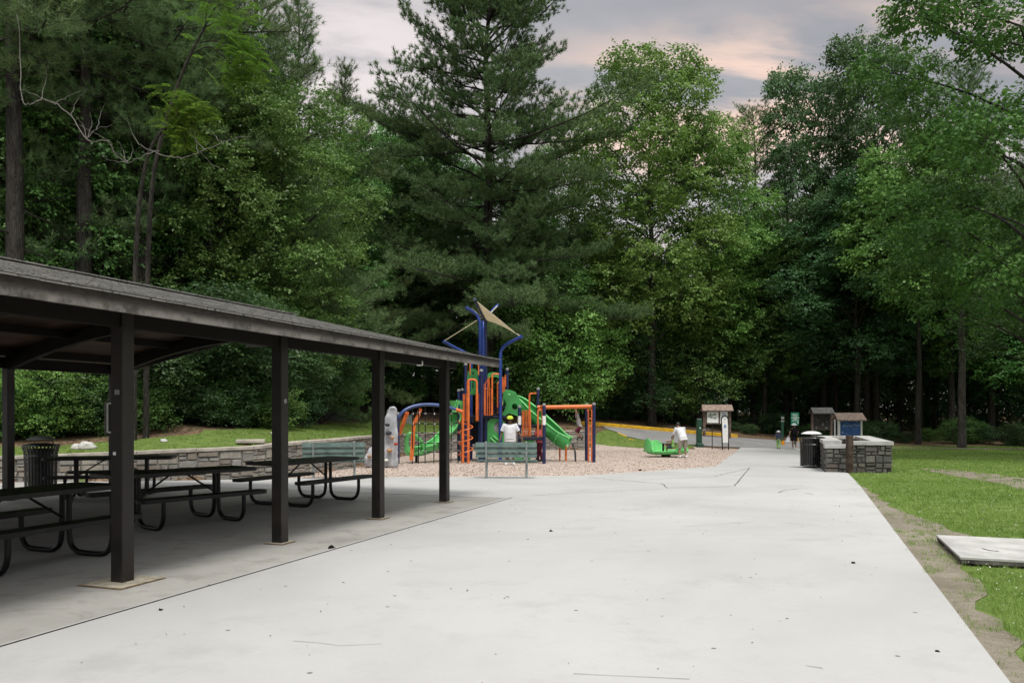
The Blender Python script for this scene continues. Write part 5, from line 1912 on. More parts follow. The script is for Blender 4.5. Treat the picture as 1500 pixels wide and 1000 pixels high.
# ------------------------------------------------------------------ green spinner
p = G(979, 669.5)
sp = wthing('playground_spinner', 'green moulded merry go round with high seat backs and a centre wheel', 'merry go round', tuple(p))
k = p.y / FOC
cxs = p.x; cys = p.y + .55; z0 = p.z
mb = MB(); mb.lathe([(0, .10), (.60, .10), (.80, .14), (.90, .22), (.92, .26), (.88, .28), (.70, .24), (.30, .22), (0, .22)], (cxs, cys, z0), 32); mb.build('platform', M['light_green_plastic'], sp, smooth_=True)
mb = MB(); mb.lathe([(0, .0), (.20, 0), (.20, .12), (0, .12)], (cxs, cys, z0), 20); mb.build('pivot', M['rope_black'], sp)
for (a0, a1, hh) in ((168, 226, .80), (286, 330, .44), (-10, 48, .66), (80, 140, .70)):
    mb = MB(); vs = []; fs = []; n = 14
    for i in range(n + 1):
        f = i / n; a = R(a0 + (a1 - a0) * f)
        ht = .26 + (hh - .26) * math.sin(math.pi * f) ** .5
        for (r_, z) in ((.93, .24), (.96, ht * .7), (.90, ht), (.84, ht - .01), (.80, ht * .65), (.74, .23)):
            vs.append((cxs + r_ * math.cos(a), cys + r_ * math.sin(a), z0 + z))
    for i in range(n):
        for j in range(6):
            j2 = (j + 1) % 6
            fs.append((i * 6 + j, i * 6 + j2, (i + 1) * 6 + j2, (i + 1) * 6 + j))
    fs += [tuple(range(6)), tuple(n * 6 + j for j in range(5, -1, -1))]
    mb.add(vs, fs); mb.build('seat_back', M['light_green_plastic'], sp, smooth_=True)
mb = MB(); mb.tube([(cxs - .12, cys, z0 + .2), (cxs - .12, cys, z0 + .60)], .045, 10); mb.build('centre_post', M['rope_black'], sp)
mb = MB(); mb.lathe([(0, .58), (.16, .58), (.19, .60), (.16, .62), (0, .625)], (cxs - .12, cys, z0), 20); mb.build('centre_wheel', M['plate_grey'], sp, smooth_=True)

# ------------------------------------------------------------------ people
def skin_mesh(name, nodes, edges, root, mat, parent, sub=1):
    me_ = bpy.data.meshes.new(name)
    names = list(nodes)
    me_.from_pydata([nodes[n_][0] for n_ in names], [(names.index(a), names.index(b)) for a, b in edges], [])
    o = bpy.data.objects.new(name, me_); COL.objects.link(o)
    o.modifiers.new('skin', 'SKIN')
    if not me_.skin_vertices:
        bpy.context.view_layer.objects.active = o
        bpy.ops.mesh.customdata_skin_add()
    for n_, sv in zip(names, me_.skin_vertices[0].data):
        r_ = nodes[n_][1]
        sv.radius = (r_, r_)
        sv.use_root = (n_ == root)
    s = o.modifiers.new('sub', 'SUBSURF'); s.levels = sub; s.render_levels = sub
    bpy.context.view_layer.update()
    dg = bpy.context.evaluated_depsgraph_get()
    m2 = bpy.data.meshes.new_from_object(o.evaluated_get(dg))
    bpy.data.objects.remove(o)
    m2.materials.clear()
    return link_mesh(name, m2, mat, parent, True)


def loft(mb, pts, rx, ry, side, n=14):
    pts = [Vector(p) for p in pts]; side = Vector(side).normalized()
    vs = []; fs = []
    for i, p in enumerate(pts):
        t_ = (pts[min(i + 1, len(pts) - 1)] - pts[max(i - 1, 0)]).normalized()
        s = (side - t_ * side.dot(t_)).normalized(); f = t_.cross(s)
        for j in range(n):
            a = 2 * math.pi * j / n
            vs.append(p + s * rx[i] * math.cos(a) + f * ry[i] * math.sin(a))
    for i in range(len(pts) - 1):
        for j in range(n):
            j2 = (j + 1) % n
            fs.append((i * n + j, i * n + j2, (i + 1) * n + j2, (i + 1) * n + j))
    fs += [tuple(range(n - 1, -1, -1)), tuple((len(pts) - 1) * n + j for j in range(n))]
    mb.add(vs, fs)


BASE = dict(pelvis=(0, 0, .525), spine=(0, .005, .61), chest=(0, 0, .72), neck=(0, 0, .835), head=(0, .012, .905), top=(0, .005, .962), nose=(0, .062, .90),
            shL=(-.105, 0, .80), elL=(-.150, -.01, .635), wrL=(-.165, .03, .49), shR=(.105, 0, .80), elR=(.150, -.01, .635), wrR=(.165, .03, .49),
            hipL=(-.052, 0, .50), knL=(-.058, .012, .28), anL=(-.060, -.01, .045), toL=(-.066, .085, .018),
            hipR=(.052, 0, .50), knR=(.058, .012, .28), anR=(.060, -.01, .045), toR=(.066, .085, .018))
RAD = dict(pelvis=.076, spine=.068, chest=.078, neck=.031, head=.052, top=.036, nose=.010, sh=.040, el=.026, wr=.017, hip=.056, kn=.036, an=.022, to=.018)


def figure(label, base, Hh, yaw, pose, skin, wear, bulk=1.0):
    t_ = thing('person', label, 'person', base, yaw)
    J = {k: Vector(v) for k, v in BASE.items()}
    for k, v in pose.items(): J[k] = Vector(v)
    nodes = {}
    for k, v in J.items():
        key = k[:-1] if k[-1] in 'LR' and k[:-1] in RAD else k
        nodes[k] = (tuple(v * Hh), RAD[key] * Hh * (bulk if key in ('pelvis', 'spine', 'chest', 'hip') else 1))
    E = [('pelvis', 'spine'), ('spine', 'chest'), ('chest', 'neck'), ('neck', 'head'), ('head', 'top'), ('head', 'nose')]
    for s in 'LR':
        E += [('chest', 'sh' + s), ('sh' + s, 'el' + s), ('el' + s, 'wr' + s), ('pelvis', 'hip' + s), ('hip' + s, 'kn' + s), ('kn' + s, 'an' + s), ('an' + s, 'to' + s)]
        # palm, four fingers of unequal length and a thumb from the side of the palm
        d = (J['wr' + s] - J['el' + s]).normalized()
        across = d.cross(Vector((1, 0, 0)) if abs(d.x) < .8 else Vector((0, 0, 1))).normalized()
        nrm = d.cross(across)
        pm = J['wr' + s] + d * .034
        nodes['pm' + s] = (tuple(pm * Hh), .019 * Hh); E.append(('wr' + s, 'pm' + s))
        for i, (o, ln) in enumerate(((-.016, .034), (-.005, .042), (.006, .040), (.016, .031))):
            k1 = pm + d * .022 + across * o; k2 = k1 + d * ln * .6 + nrm * .006; k3 = k2 + d * ln * .4 + nrm * .014
            for j, q in enumerate((k1, k2, k3)): nodes[f'f{s}{i}{j}'] = (tuple(q * Hh), .0052 * Hh)
            E += [('pm' + s, f'f{s}{i}0'), (f'f{s}{i}0', f'f{s}{i}1'), (f'f{s}{i}1', f'f{s}{i}2')]
        q1 = pm - across * .024 + d * .002; q2 = q1 - across * .010 + d * .020
        nodes[f't{s}0'] = (tuple(q1 * Hh), .0062 * Hh); nodes[f't{s}1'] = (tuple(q2 * Hh), .0055 * Hh)
        E += [('pm' + s, f't{s}0'), (f't{s}0', f't{s}1')]
    skin_mesh('body', nodes, E, 'pelvis', M[skin], t_)
    up = (J['top'] - J['neck']).normalized(); fw = (J['nose'] - J['head']); fw = (fw - up * fw.dot(up)).normalized(); rt = fw.cross(up)
    hd = J['head']
    mb = MB()
    for s in (-1, 1):
        mb.ball((hd + rt * s * .019 + fw * .047 + up * .010) * Hh, .0065 * Hh, 8, 5)
    mb.build('eyes', M['hair_black'], t_)
    mb = MB(); mb.tube([(hd + fw * .048 - up * .026 - rt * .013) * Hh, (hd + fw * .053 - up * .027) * Hh, (hd + fw * .048 - up * .026 + rt * .013) * Hh], .004 * Hh, 6); mb.build('mouth', M['cloth_maroon'], t_)
    mb = MB()
    for s in (-1, 1): mb.ball((hd + rt * s * .052 - fw * .004) * Hh, .013 * Hh, 8, 5, (.5, 1, 1.3))
    mb.build('ears', M[skin], t_)
    side = rt
    for w_ in wear:
        kind, mt = w_[0], M[w_[1]]
        mb = MB()
        if kind == 'shirt':
            hem, slv = (w_[2] if len(w_) > 2 else .0), (w_[3] if len(w_) > 3 else .75)
            b = bulk
            P_ = [J['pelvis'].lerp(J['spine'], hem - .25), J['pelvis'].lerp(J['spine'], .5), J['spine'], J['spine'].lerp(J['chest'], .6), J['chest'].lerp(J['neck'], .25), J['chest'].lerp(J['neck'], .62), J['chest'].lerp(J['neck'], .85)]
            sh_side = (J['shR'] - J['shL']).normalized()
            loft(mb, [p * Hh for p in P_], [x * Hh * b for x in (.100, .100, .098, .104, .112, .102, .050)], [x * Hh * b for x in (.078, .078, .076, .080, .074, .056, .040)], sh_side)
            for s in 'LR':
                a = J['sh' + s]; c = J['el' + s]
                e = a.lerp(c, slv)
                mb.tube([((a + (J['chest'] - a) * .25)) * Hh, a * Hh, a.lerp(c, slv * .6) * Hh, e * Hh], [.052 * Hh, .052 * Hh, .046 * Hh, .046 * Hh], 10)
            mb.build('shirt', mt, t_, smooth_=True)
        elif kind in ('shorts', 'trousers'):
            loft(mb, [p * Hh for p in (J['pelvis'].lerp(J['spine'], .45), J['pelvis'], J['pelvis'] * .5 + (J['hipL'] + J['hipR']) * .25, J['pelvis'] * .2 + (J['hipL'] + J['hipR']) * .4 + Vector((0, 0, -.02)))], [x * Hh * bulk for x in (.092, .098, .098, .06)], [x * Hh * bulk for x in (.072, .080, .078, .05)], (J['hipR'] - J['hipL']).normalized())
            for s in 'LR':
                hp, kn, an = J['hip' + s], J['kn' + s], J['an' + s]
                if kind == 'shorts':
                    L = [hp + (J['pelvis'] - hp) * .2, hp.lerp(kn, .4), hp.lerp(kn, .8), kn.lerp(an, .06)]
                    rr_ = [.064, .062, .056, .054]
                else:
                    L = [hp + (J['pelvis'] - hp) * .2, hp.lerp(kn, .5), kn, kn.lerp(an, .5), an.lerp(kn, .05)]
                    rr_ = [.064, .056, .044, .038, .034]
                mb.tube([p * Hh for p in L], [r_ * Hh * (.5 + .5 * bulk) for r_ in rr_], 12)
            mb.build(kind, mt, t_, smooth_=True)
        elif kind == 'dress':
            P_ = [J['pelvis'] + Vector((0, 0, -.19)), J['pelvis'] + Vector((0, 0, -.05)), J['pelvis'].lerp(J['spine'], .6), J['spine'].lerp(J['chest'], .4), J['chest'].lerp(J['neck'], .2), J['chest'].lerp(J['neck'], .7)]
            loft(mb, [p * Hh for p in P_], [x * Hh for x in (.135, .118, .090, .096, .104, .060)], [x * Hh for x in (.105, .092, .070, .074, .070, .045)], (1, 0, 0))
            for s in 'LR':
                a = J['sh' + s]; c = J['el' + s]
                mb.tube([a * Hh, a.lerp(c, .55) * Hh], [.045 * Hh, .042 * Hh], 10)
            mb.build('dress', mt, t_, smooth_=True)
        elif kind == 'shoes':
            for s in 'LR':
                an, to = J['an' + s], J['to' + s]
                f = (to - an); f.normalize()
                mb.tube([(an - f * .03) * Hh, (an + f * .01 + Vector((0, 0, -.012))) * Hh, (to + Vector((0, 0, .002))) * Hh, (to + f * .02) * Hh], [.026 * Hh, .032 * Hh, .025 * Hh, .012 * Hh], 10)
            mb.build('shoes', mt, t_, smooth_=True)
        elif kind == 'hair':
            vs0 = len(mb.v)
            c = (hd + up * .018 - fw * .010) * Hh
            r_ = .062 * Hh
            prof = [(0, 1), (.38, .92), (.72, .68), (.95, .28), (1.0, -.1), (.95, -.42), (.7, -.55)]
            n = 16
            for (q, z) in prof:
                for j in range(n):
                    a = 2 * math.pi * j / n
                    ff = math.sin(a)
                    zz_ = z if ff < .3 else max(z, .28)
                    mb.v.append(tuple(c + (rt * math.cos(a) * q * .95 + fw * ff * q * 1.08 + up * zz_) * r_))
            for i in range(len(prof) - 1):
                for j in range(n):
                    mb.f.append((vs0 + i * n + j, vs0 + i * n + (j + 1) % n, vs0 + (i + 1) * n + (j + 1) % n, vs0 + (i + 1) * n + j)); mb.m.append(0)
            mb.build('hair', mt, t_, smooth_=True)
        elif kind in ('cap', 'sunhat'):
            c = (hd + up * .030) * Hh
            mb.lathe([(.064 * Hh, -.005 * Hh), (.064 * Hh, .018 * Hh), (.052 * Hh, .042 * Hh), (.03 * Hh, .054 * Hh), (0, .058 * Hh)], c, 16, ax=up)
            if kind == 'cap':
                b = c + fw * .050 * Hh
                mb.slab([b - rt * .05 * Hh, b + rt * .05 * Hh, b + rt * .035 * Hh + fw * .055 * Hh - up * .006 * Hh, b - rt * .035 * Hh + fw * .055 * Hh - up * .006 * Hh], up * .006 * Hh)
            else:
                mb.lathe([(.060 * Hh, 0), (.125 * Hh, -.018 * Hh), (.127 * Hh, -.012 * Hh), (.060 * Hh, .008 * Hh)], c, 20, ax=up)
            mb.build(kind, mt, t_, smooth_=True)
    return t_, J


def ground_at(px, py, H_=None):
    return G(px, py)


# man in white behind the bench, facing the camera, arms a little out from the sides
p = G(747, 681)
figure('man in a white t-shirt and lime green cap standing behind the bench', p, 1.69, R(182),
       dict(elL=(-.178, -.01, .655), wrL=(-.235, .03, .535), elR=(.165, -.015, .655), wrR=(.195, .035, .52), hipL=(-.055, 0, .50), knL=(-.065, .012, .28), anL=(-.07, -.01, .045), toL=(-.085, .08, .018), knR=(.065, .012, .28), anR=(.07, -.01, .045), toR=(.085, .08, .018)),
       'skin_brown', [('shirt', 'cloth_white', -.3, .8), ('shorts', 'cloth_khaki'), ('shoes', 'shoe_white'), ('hair', 'hair_black'), ('cap', 'cloth_lime')], 1.22)
# adult in pink behind the blue posts
p = W(790, 668, 30.8); p.z = H(p.x, p.y)
figure('person in a pink top and maroon trousers standing behind the navy posts', p, 1.45, R(60),
       dict(elL=(-.11, .08, .66), wrL=(-.09, .18, .62), elR=(.13, .06, .65), wrR=(.10, .17, .60), knL=(-.06, .03, .28), anL=(-.06, .03, .045), toL=(-.066, .12, .018), anR=(.06, -.05, .045), toR=(.066, .04, .018)),
       'skin_brown', [('shirt', 'cloth_pink', -.2, .8), ('trousers', 'cloth_maroon'), ('shoes', 'shoe_dark'), ('hair', 'hair_black')], 1.15)
# child swinging from the overhead bar: both hands up on the beam, knees bent
Yc = 30.6
hb = W(851, 597, Yc)
Hc = 1.10
p = Vector((hb.x - .10, Yc, hb.z - 1.16 * Hc))
figure('child in a grey shirt and maroon shorts hanging by the arms from the overhead bar', p, Hc, R(100),
       dict(shL=(-.07, .03, .845), elL=(-.06, .07, 1.0), wrL=(-.05, .10, 1.13), shR=(.07, .03, .845), elR=(.06, .07, 1.0), wrR=(.05, .10, 1.13), spine=(0, -.02, .62), pelvis=(0, -.06, .525), hipL=(-.05, -.06, .50), hipR=(.05, -.06, .50),
            knL=(-.06, .10, .36), anL=(-.06, -.02, .17), toL=(-.06, .05, .10), knR=(.06, .02, .30), anR=(.06, -.16, .16), toR=(.06, -.13, .07)),
       'skin_tan', [('shirt', 'cloth_grey', 0, .6), ('shorts', 'cloth_maroon'), ('shoes', 'shoe_dark'), ('hair', 'hair_black')])
# man bending over the spinner, seen from behind
p = G(1000, 670.5)
figure('man in a white t-shirt and khaki shorts bending over the green spinner', p, 1.62, R(12),
       dict(pelvis=(0, -.03, .50), spine=(-.01, .02, .60), chest=(-.02, .09, .70), neck=(-.035, .165, .785), head=(-.045, .205, .845), top=(-.05, .225, .90), nose=(-.055, .255, .825),
            shL=(-.115, .14, .755), shR=(.085, .14, .765), elL=(-.16, .22, .57), wrL=(-.19, .26, .45), elR=(.14, .20, .58), wrR=(.16, .22, .45),
            hipL=(-.055, -.03, .475), hipR=(.055, -.03, .475), knL=(-.075, .02, .27), knR=(.075, .01, .27), anL=(-.085, -.01, .045), anR=(.085, -.02, .045), toL=(-.095, .08, .018), toR=(.095, .07, .018)),
       'skin_tan', [('shirt', 'cloth_white', -.3, .8), ('shorts', 'cloth_khaki'), ('shoes', 'shoe_white'), ('hair', 'hair_black')], 1.12)
# child sitting in the spinner
q = Vector((cxs + .30, cys + .05, z0 + .27 - .52 * 1.0 + .16))
figure('small black haired child sitting in the green spinner', q, 1.0, R(75),
       dict(hipL=(-.05, .02, .50), hipR=(.05, .02, .50), knL=(-.06, .23, .50), anL=(-.06, .25, .30), toL=(-.06, .32, .28), knR=(.06, .23, .50), anR=(.06, .25, .30), toR=(.06, .32, .28), elL=(-.14, .06, .66), wrL=(-.10, .17, .60), elR=(.14, .06, .66), wrR=(.10, .17, .60)),
       'skin_brown', [('shirt', 'cloth_green', 0, .6), ('shorts', 'cloth_navy'), ('shoes', 'shoe_dark'), ('hair', 'hair_black')])
# small child walking away
p = G(1140.3, 657.5)
hc = 28 * p.y / FOC
figure('small child in a white hat, dark top and green trousers walking away', p, hc, R(-15),
       dict(head=(0, .01, .885), top=(0, .0, .945), knL=(-.05, .05, .28), anL=(-.05, .03, .05), toL=(-.05, .11, .02), anR=(.055, -.06, .05), toR=(.06, .02, .02), wrR=(.17, .07, .50)),
       'skin_tan', [('shirt', 'cloth_navy', -.1, .7), ('trousers', 'cloth_green'), ('shoes', 'shoe_dark'), ('sunhat', 'cloth_white')], 1.2)
bg_ = wthing('orange_bag', 'small orange bag carried by the child in the white hat', 'bag', (p.x + .22 * hc, p.y, p.z + .30 * hc))
mb = MB(); mb.box((p.x + .24 * hc, p.y + .02, p.z + .32 * hc), (.17 * hc, .08 * hc, .20 * hc), bev=.03); mb.build('pouch', M['bag_orange'], bg_)
mb = MB(); mb.tube(path([(p.x + .18 * hc, p.y + .02, p.z + .41 * hc), (p.x + .215 * hc, p.y + .03, p.z + .50 * hc), (p.x + .28 * hc, p.y + .02, p.z + .41 * hc)], 4), .008, 6); mb.build('strap', M['bag_orange'], bg_)
# woman in black
p = G(1163.5, 658.5)
hw = 39 * p.y / FOC
figure('woman in a black dress and white sun hat walking away along the path', p, hw, R(-8),
       dict(elL=(-.16, -.02, .64), wrL=(-.19, 0, .50), elR=(.145, .03, .65), wrR=(.12, .10, .56), knL=(-.05, .05, .28), anL=(-.045, .04, .045), toL=(-.05, .12, .018), anR=(.05, -.05, .045), toR=(.055, .04, .018)),
       'skin_tan', [('dress', 'cloth_black'), ('shoes', 'shoe_white'), ('hair', 'hair_black'), ('sunhat', 'cloth_white')], .92)
bg_ = wthing('white_bag', 'white shopping bag in the left hand of the woman in black', 'bag', (p.x - .24 * hw, p.y, p.z + .34 * hw))
mb = MB(); mb.slab([(p.x - .33 * hw, p.y - .04, p.z + .30 * hw), (p.x - .17 * hw, p.y - .04, p.z + .30 * hw), (p.x - .18 * hw, p.y - .02, p.z + .47 * hw), (p.x - .26 * hw, p.y - .02, p.z + .47 * hw)], (0, .10, 0)); mb.build('sack', M['cloth_white'], bg_)
mb = MB(); mb.tube(path([(p.x - .25 * hw, p.y + .02, p.z + .46 * hw), (p.x - .205 * hw, p.y + .02, p.z + .535 * hw), (p.x - .185 * hw, p.y + .02, p.z + .46 * hw)], 4), .008, 6); mb.build('handle', M['cloth_white'], bg_)
bp = wthing('backpack', 'black backpack on the back of the woman in the white hat', 'backpack', (p.x, p.y - .10 * hw, p.z + .72 * hw))
mb = MB(); mb.box((p.x - .01, p.y - .105 * hw, p.z + .71 * hw), (.19 * hw, .09 * hw, .24 * hw), bev=.04); mb.build('sack', M['cloth_black'], bp)
mb = MB()
for s in (-1, 1): mb.tube(path([(p.x + s * .05 * hw, p.y - .07 * hw, p.z + .62 * hw), (p.x + s * .075 * hw, p.y - .02 * hw, p.z + .80 * hw), (p.x + s * .06 * hw, p.y + .06 * hw, p.z + .78 * hw)], 4), .014, 6)
mb.build('strap', M['cloth_black'], bp)

# ------------------------------------------------------------------ trees
def quads_mesh(name, base, axis, nrm, length, width, curl=0.18):
    n = len(base)
    side = np.cross(axis, nrm); side /= (np.linalg.norm(side, axis=1, keepdims=True) + 1e-9)
    L = length[:, None]; Wd = width[:, None]
    v = np.empty((n, 4, 3))
    v[:, 0] = base
    v[:, 1] = base + axis * L * .45 + side * Wd * .5 + nrm * L * .05
    v[:, 2] = base + axis * L - nrm * L * curl
    v[:, 3] = base + axis * L * .45 - side * Wd * .5 + nrm * L * .05
    f = np.arange(n * 4).reshape(n, 4)
    return np_mesh(name, v.reshape(-1, 3), f)


def tris_mesh(name, base, axis, side, length, width):
    n = len(base)
    v = np.empty((n, 3, 3))
    v[:, 0] = base + side * width[:, None] * .5
    v[:, 1] = base - side * width[:, None] * .5
    v[:, 2] = base + axis * length[:, None]
    return np_mesh(name, v.reshape(-1, 3), np.arange(n * 3).reshape(n, 3))


def unit(a):
    return a / (np.linalg.norm(a, axis=-1, keepdims=True) + 1e-9)


def needles(name, tc_, td_, rs, per=16, ln=.22, wd=.020):
    """tufts at tc_ along shoot directions td_"""
    tc_ = np.array(tc_); td_ = unit(np.array(td_))
    n = len(tc_)
    base = np.repeat(tc_, per, 0); d = np.repeat(td_, per, 0)
    a = unit(d * .75 + rs.normal(0, .62, (n * per, 3)))
    base = base + d * rs.uniform(-.10, .10, (n * per, 1))
    s = unit(np.cross(a, rs.normal(0, 1, (n * per, 3))))
    return tris_mesh(name, base, a, s, ln * rs.uniform(.7, 1.15, n * per), wd * rs.uniform(.8, 1.2, n * per))


def make_pine(seed, Ht, cb, Rm, nb=70, prof=None, lean=0.0, tuft=1.0, tr=.013, dead=6, per=16, wd=.020):
    rs = np.random.RandomState(seed); rr = random.Random(seed)
    prof = prof or (lambda s: (1 - s) ** .65 * (.62 + .38 * math.sin(s * 9 + seed)))
    wob = [(rr.uniform(-.12, .12), rr.uniform(-.12, .12)) for _ in range(9)]
    tp = []
    for i in range(9):
        f = i / 8
        tp.append(Vector((wob[i][0] * f * 2 + lean * f * f * Ht, wob[i][1] * f * 2, Ht * f)))
    tp[0] = Vector((0, 0, -.4))
    TP = path(tp, 4)
    rad = [max(.025, tr * Ht * (1 - i / (len(TP) - 1)) ** .8 * (1 + (.35 if i == 0 else .12 if i == 1 else 0))) for i in range(len(TP))]
    trunk = MB(); trunk.tube(TP, rad, 10)
    at = lambda z: TP[min(len(TP) - 1, max(0, int(z / Ht * (len(TP) - 1))))].lerp(TP[min(len(TP) - 1, max(0, int(z / Ht * (len(TP) - 1))) + 1)], (z / Ht * (len(TP) - 1)) % 1)
    tc_ = []; td_ = []
    az = rr.uniform(0, 6.28)
    for b in range(nb + dead):
        isdead = b >= nb
        s = (b + rr.random()) / nb if not isdead else 0
        z = Ht * (cb + (1 - cb) * s) if not isdead else Ht * rr.uniform(cb * .45, cb * 1.1)
        az += 2.4 + rr.uniform(-.5, .5)
        L = Rm * max(.12, prof(s)) * rr.uniform(.5, 1.15) if not isdead else Rm * rr.uniform(.15, .4)
        el = R(-10 + 56 * s ** 1.4 + rr.uniform(-22, 24)) if not isdead else R(rr.uniform(-25, 10))
        o = at(z)
        pts_ = [o]
        d = Vector((math.cos(az) * math.cos(el), math.sin(az) * math.cos(el), math.sin(el)))
        k = 6
        for i in range(k):
            d = (d + Vector((rr.uniform(-.26, .26), rr.uniform(-.26, .26), (-.03 if i < 2 else .09) + rr.uniform(-.16, .16)))).normalized()
            pts_.append(pts_[-1] + d * L / k)
        r0 = min(.075, .012 + .011 * L)
        trunk.tube(pts_, [r0 * (1 - i / (k + .6)) + .006 for i in range(k + 1)], 5)
        if isdead: continue
        sgn = 1
        st = .28 if L > 1.5 else .05
        while st < 1.0:
            i = min(k - 1, int(st * k)); p = pts_[i].lerp(pts_[i + 1], st * k - i)
            dd = (pts_[i + 1] - pts_[i]).normalized()
            sd_ = dd.cross(Vector((0, 0, 1))).normalized() * sgn
            sgn = -sgn
            tl = (.40 + .34 * L * (1 - st * .7)) * rr.uniform(.6, 1.15)
            tl = min(tl, 1.9)
            tdv = (dd * .65 + sd_ * .9 + Vector((0, 0, rr.uniform(.0, .45)))).normalized()
            e = p + tdv * tl
            trunk.tube([p, p.lerp(e, .5) + Vector((0, 0, -.02)), e], [.012, .009, .005], 3, caps=False)
            m = max(2, int(tl / .13 * tuft))
            for q in range(m):
                f = (q + 1) / m
                if f < .22 and tl > .7: continue
                c = p.lerp(e, f) + Vector((rr.gauss(0, .13), rr.gauss(0, .13), rr.gauss(.08, .11)))
                tc_.append(c); td_.append(tdv * .7 + Vector((rr.gauss(0, .35), rr.gauss(0, .35), .45)))
            st += .22 / max(L, .6)
        for q in range(4):
            tc_.append(pts_[-1] - d * .12 * q); td_.append(d + Vector((rr.gauss(0, .3), rr.gauss(0, .3), .35)))
    for q in range(6):
        tc_.append(TP[-1] + Vector((rr.gauss(0, .1), rr.gauss(0, .1), -.12 * q))); td_.append(Vector((rr.gauss(0, .3), rr.gauss(0, .3), 1)))
    crown = needles('crown', [c[:] for c in tc_], [d[:] for d in td_], rs, per, .27, wd)
    return trunk, crown


def sprays(rs, cen, out, per, ln, lw, fan=.34):
    """leafy twigs: cen (n,3) twig start, out (n,3) direction; leaves in two ranks"""
    n = len(cen)
    out = unit(out)
    up = np.array([0, 0, 1.0])
    side = unit(np.cross(out, np.broadcast_to(up, out.shape)) + rs.normal(0, .05, out.shape))
    b = np.repeat(cen, per, 0); o = np.repeat(out, per, 0); s = np.repeat(side, per, 0)
    t_ = np.tile(np.linspace(0, 1, per), n)
    sg = np.tile(np.where(np.arange(per) % 2 == 0, 1.0, -1.0), n)
    base = b + o * (t_ * fan * 2)[:, None] + s * (sg * rs.uniform(0, .12, n * per))[:, None] + rs.normal(0, .055, (n * per, 3))
    ax = unit(o * .55 + s * sg[:, None] * rs.uniform(.35, 1.0, (n * per, 1)) + rs.normal(0, .30, (n * per, 3)) + np.array([0, 0, -.22]))
    nr = unit(np.array([0, 0, 1.0]) + rs.normal(0, .62, (n * per, 3)) + o * .3)
    nr = unit(nr - ax * (nr * ax).sum(1, keepdims=True))
    return base, ax, nr, ln * rs.uniform(.65, 1.2, n * per), lw * rs.uniform(.7, 1.2, n * per)


def make_broad(seed, Ht, cb, Rm, lumps=18, spl=75, per=12, leaf=.15, lean=0.0, tr=.014, low=.0, forks=True, lumpr=(.16, .30), fan=.34):
    rs = np.random.RandomState(seed); rr = random.Random(seed)
    tp = [Vector((lean * (i / 7) ** 2 * Ht + rr.uniform(-.2, .2) * (i / 7) * 1.4, rr.uniform(-.2, .2) * (i / 7) * 1.4, Ht * .86 * i / 7)) for i in range(8)]
    tp[0] = Vector((0, 0, -.4))
    TP = path(tp, 4); n_ = len(TP)
    trunk = MB(); trunk.tube(TP, [max(.03, tr * Ht * (1 - .9 * (i / (n_ - 1)) ** .9) * (1.3 if i == 0 else 1)) for i in range(n_)], 10)
    C0 = Vector((lean * Ht * .5, 0, Ht * (cb + (1 - cb) * .52)))
    hz = Ht * (1 - cb) * .5
    B, A_, N_, LL, WW = [], [], [], [], []
    az = rr.uniform(0, 6.28)
    for k in range(lumps):
        f = (k + .5) / lumps
        zz_ = -1 + 2 * f
        az += 2.39996 + rr.uniform(-.4, .4)
        rad = math.sqrt(max(.05, 1 - (zz_ * .92) ** 2)) * rr.uniform(.45, .95)
        if zz_ < 0: rad = max(rad, .55 * rr.uniform(.8, 1.2))
        c = C0 + Vector((math.cos(az) * rad * Rm, math.sin(az) * rad * Rm, zz_ * hz * .92))
        lr = Rm * rr.uniform(*lumpr) * (1.15 - .25 * f)
        # limb
        zt = max(Ht * cb * .7, min(Ht * .84, c.z - rad * Rm * .55))
        o = TP[min(n_ - 1, int(zt / (Ht * .86) * (n_ - 1)))]
        mid = o.lerp(c, .5) + Vector((rr.uniform(-.3, .3), rr.uniform(-.3, .3), .08 * (c - o).length))
        L = path([o, mid, c], 4)
        trunk.tube(L, [max(.012, .0075 * (c - o).length + .028) * (1 - .75 * i / (len(L) - 1)) for i in range(len(L))], 5)
        m = int(spl * rr.uniform(.75, 1.25))
        d = unit(rs.normal(0, 1, (m, 3)) + np.array([0, 0, .25]))
        rfac = rs.uniform(.25, 1.0, (m, 1)) ** .5
        fl = np.array([1.0, 1.0, .56])
        cen = np.array(c[:]) + d * lr * rfac * fl
        out_ = d * np.array([1, 1, .35]) + rs.normal(0, .30, (m, 3)) + np.array([0, 0, -.05])
        for q in range(min(9, m)):
            trunk.tube([c, Vector(cen[q] * .5 + np.array(c[:]) * .5) + Vector((0, 0, .06)), Vector(cen[q])], [.014, .010, .005], 3, caps=False)
        r_ = sprays(rs, cen, out_, per, leaf, leaf * .72, fan)
        for l_, x in zip((B, A_, N_, LL, WW), r_): l_.append(x)
    crown = quads_mesh('crown', np.concatenate(B), np.concatenate(A_), np.concatenate(N_), np.concatenate(LL), np.concatenate(WW))
    return trunk, crown


PROTO = {}


def proto(key, trunk, crown, bark_, leaf_):
    me_ = bpy.data.meshes.new('trunk')
    me_.from_pydata(trunk.v, [], trunk.f)
    me_.polygons.foreach_set('use_smooth', np.ones(len(me_.polygons), bool))
    me_.materials.append(M[bark_]); crown.materials.append(M[leaf_])
    PROTO[key] = (me_, crown)


def tree(key, name, label, cat, loc, rz=0.0, sc=1.0, group=None, zs=1.0, extra=None):
    t_ = thing(name, label, cat, loc, rz, group)
    t_.scale = (sc, sc, sc * zs)
    tm, cm = PROTO[key]
    o = bpy.data.objects.new('trunk', tm); COL.objects.link(o); o.parent = t_
    o = bpy.data.objects.new('crown', cm); COL.objects.link(o); o.parent = t_
    return t_


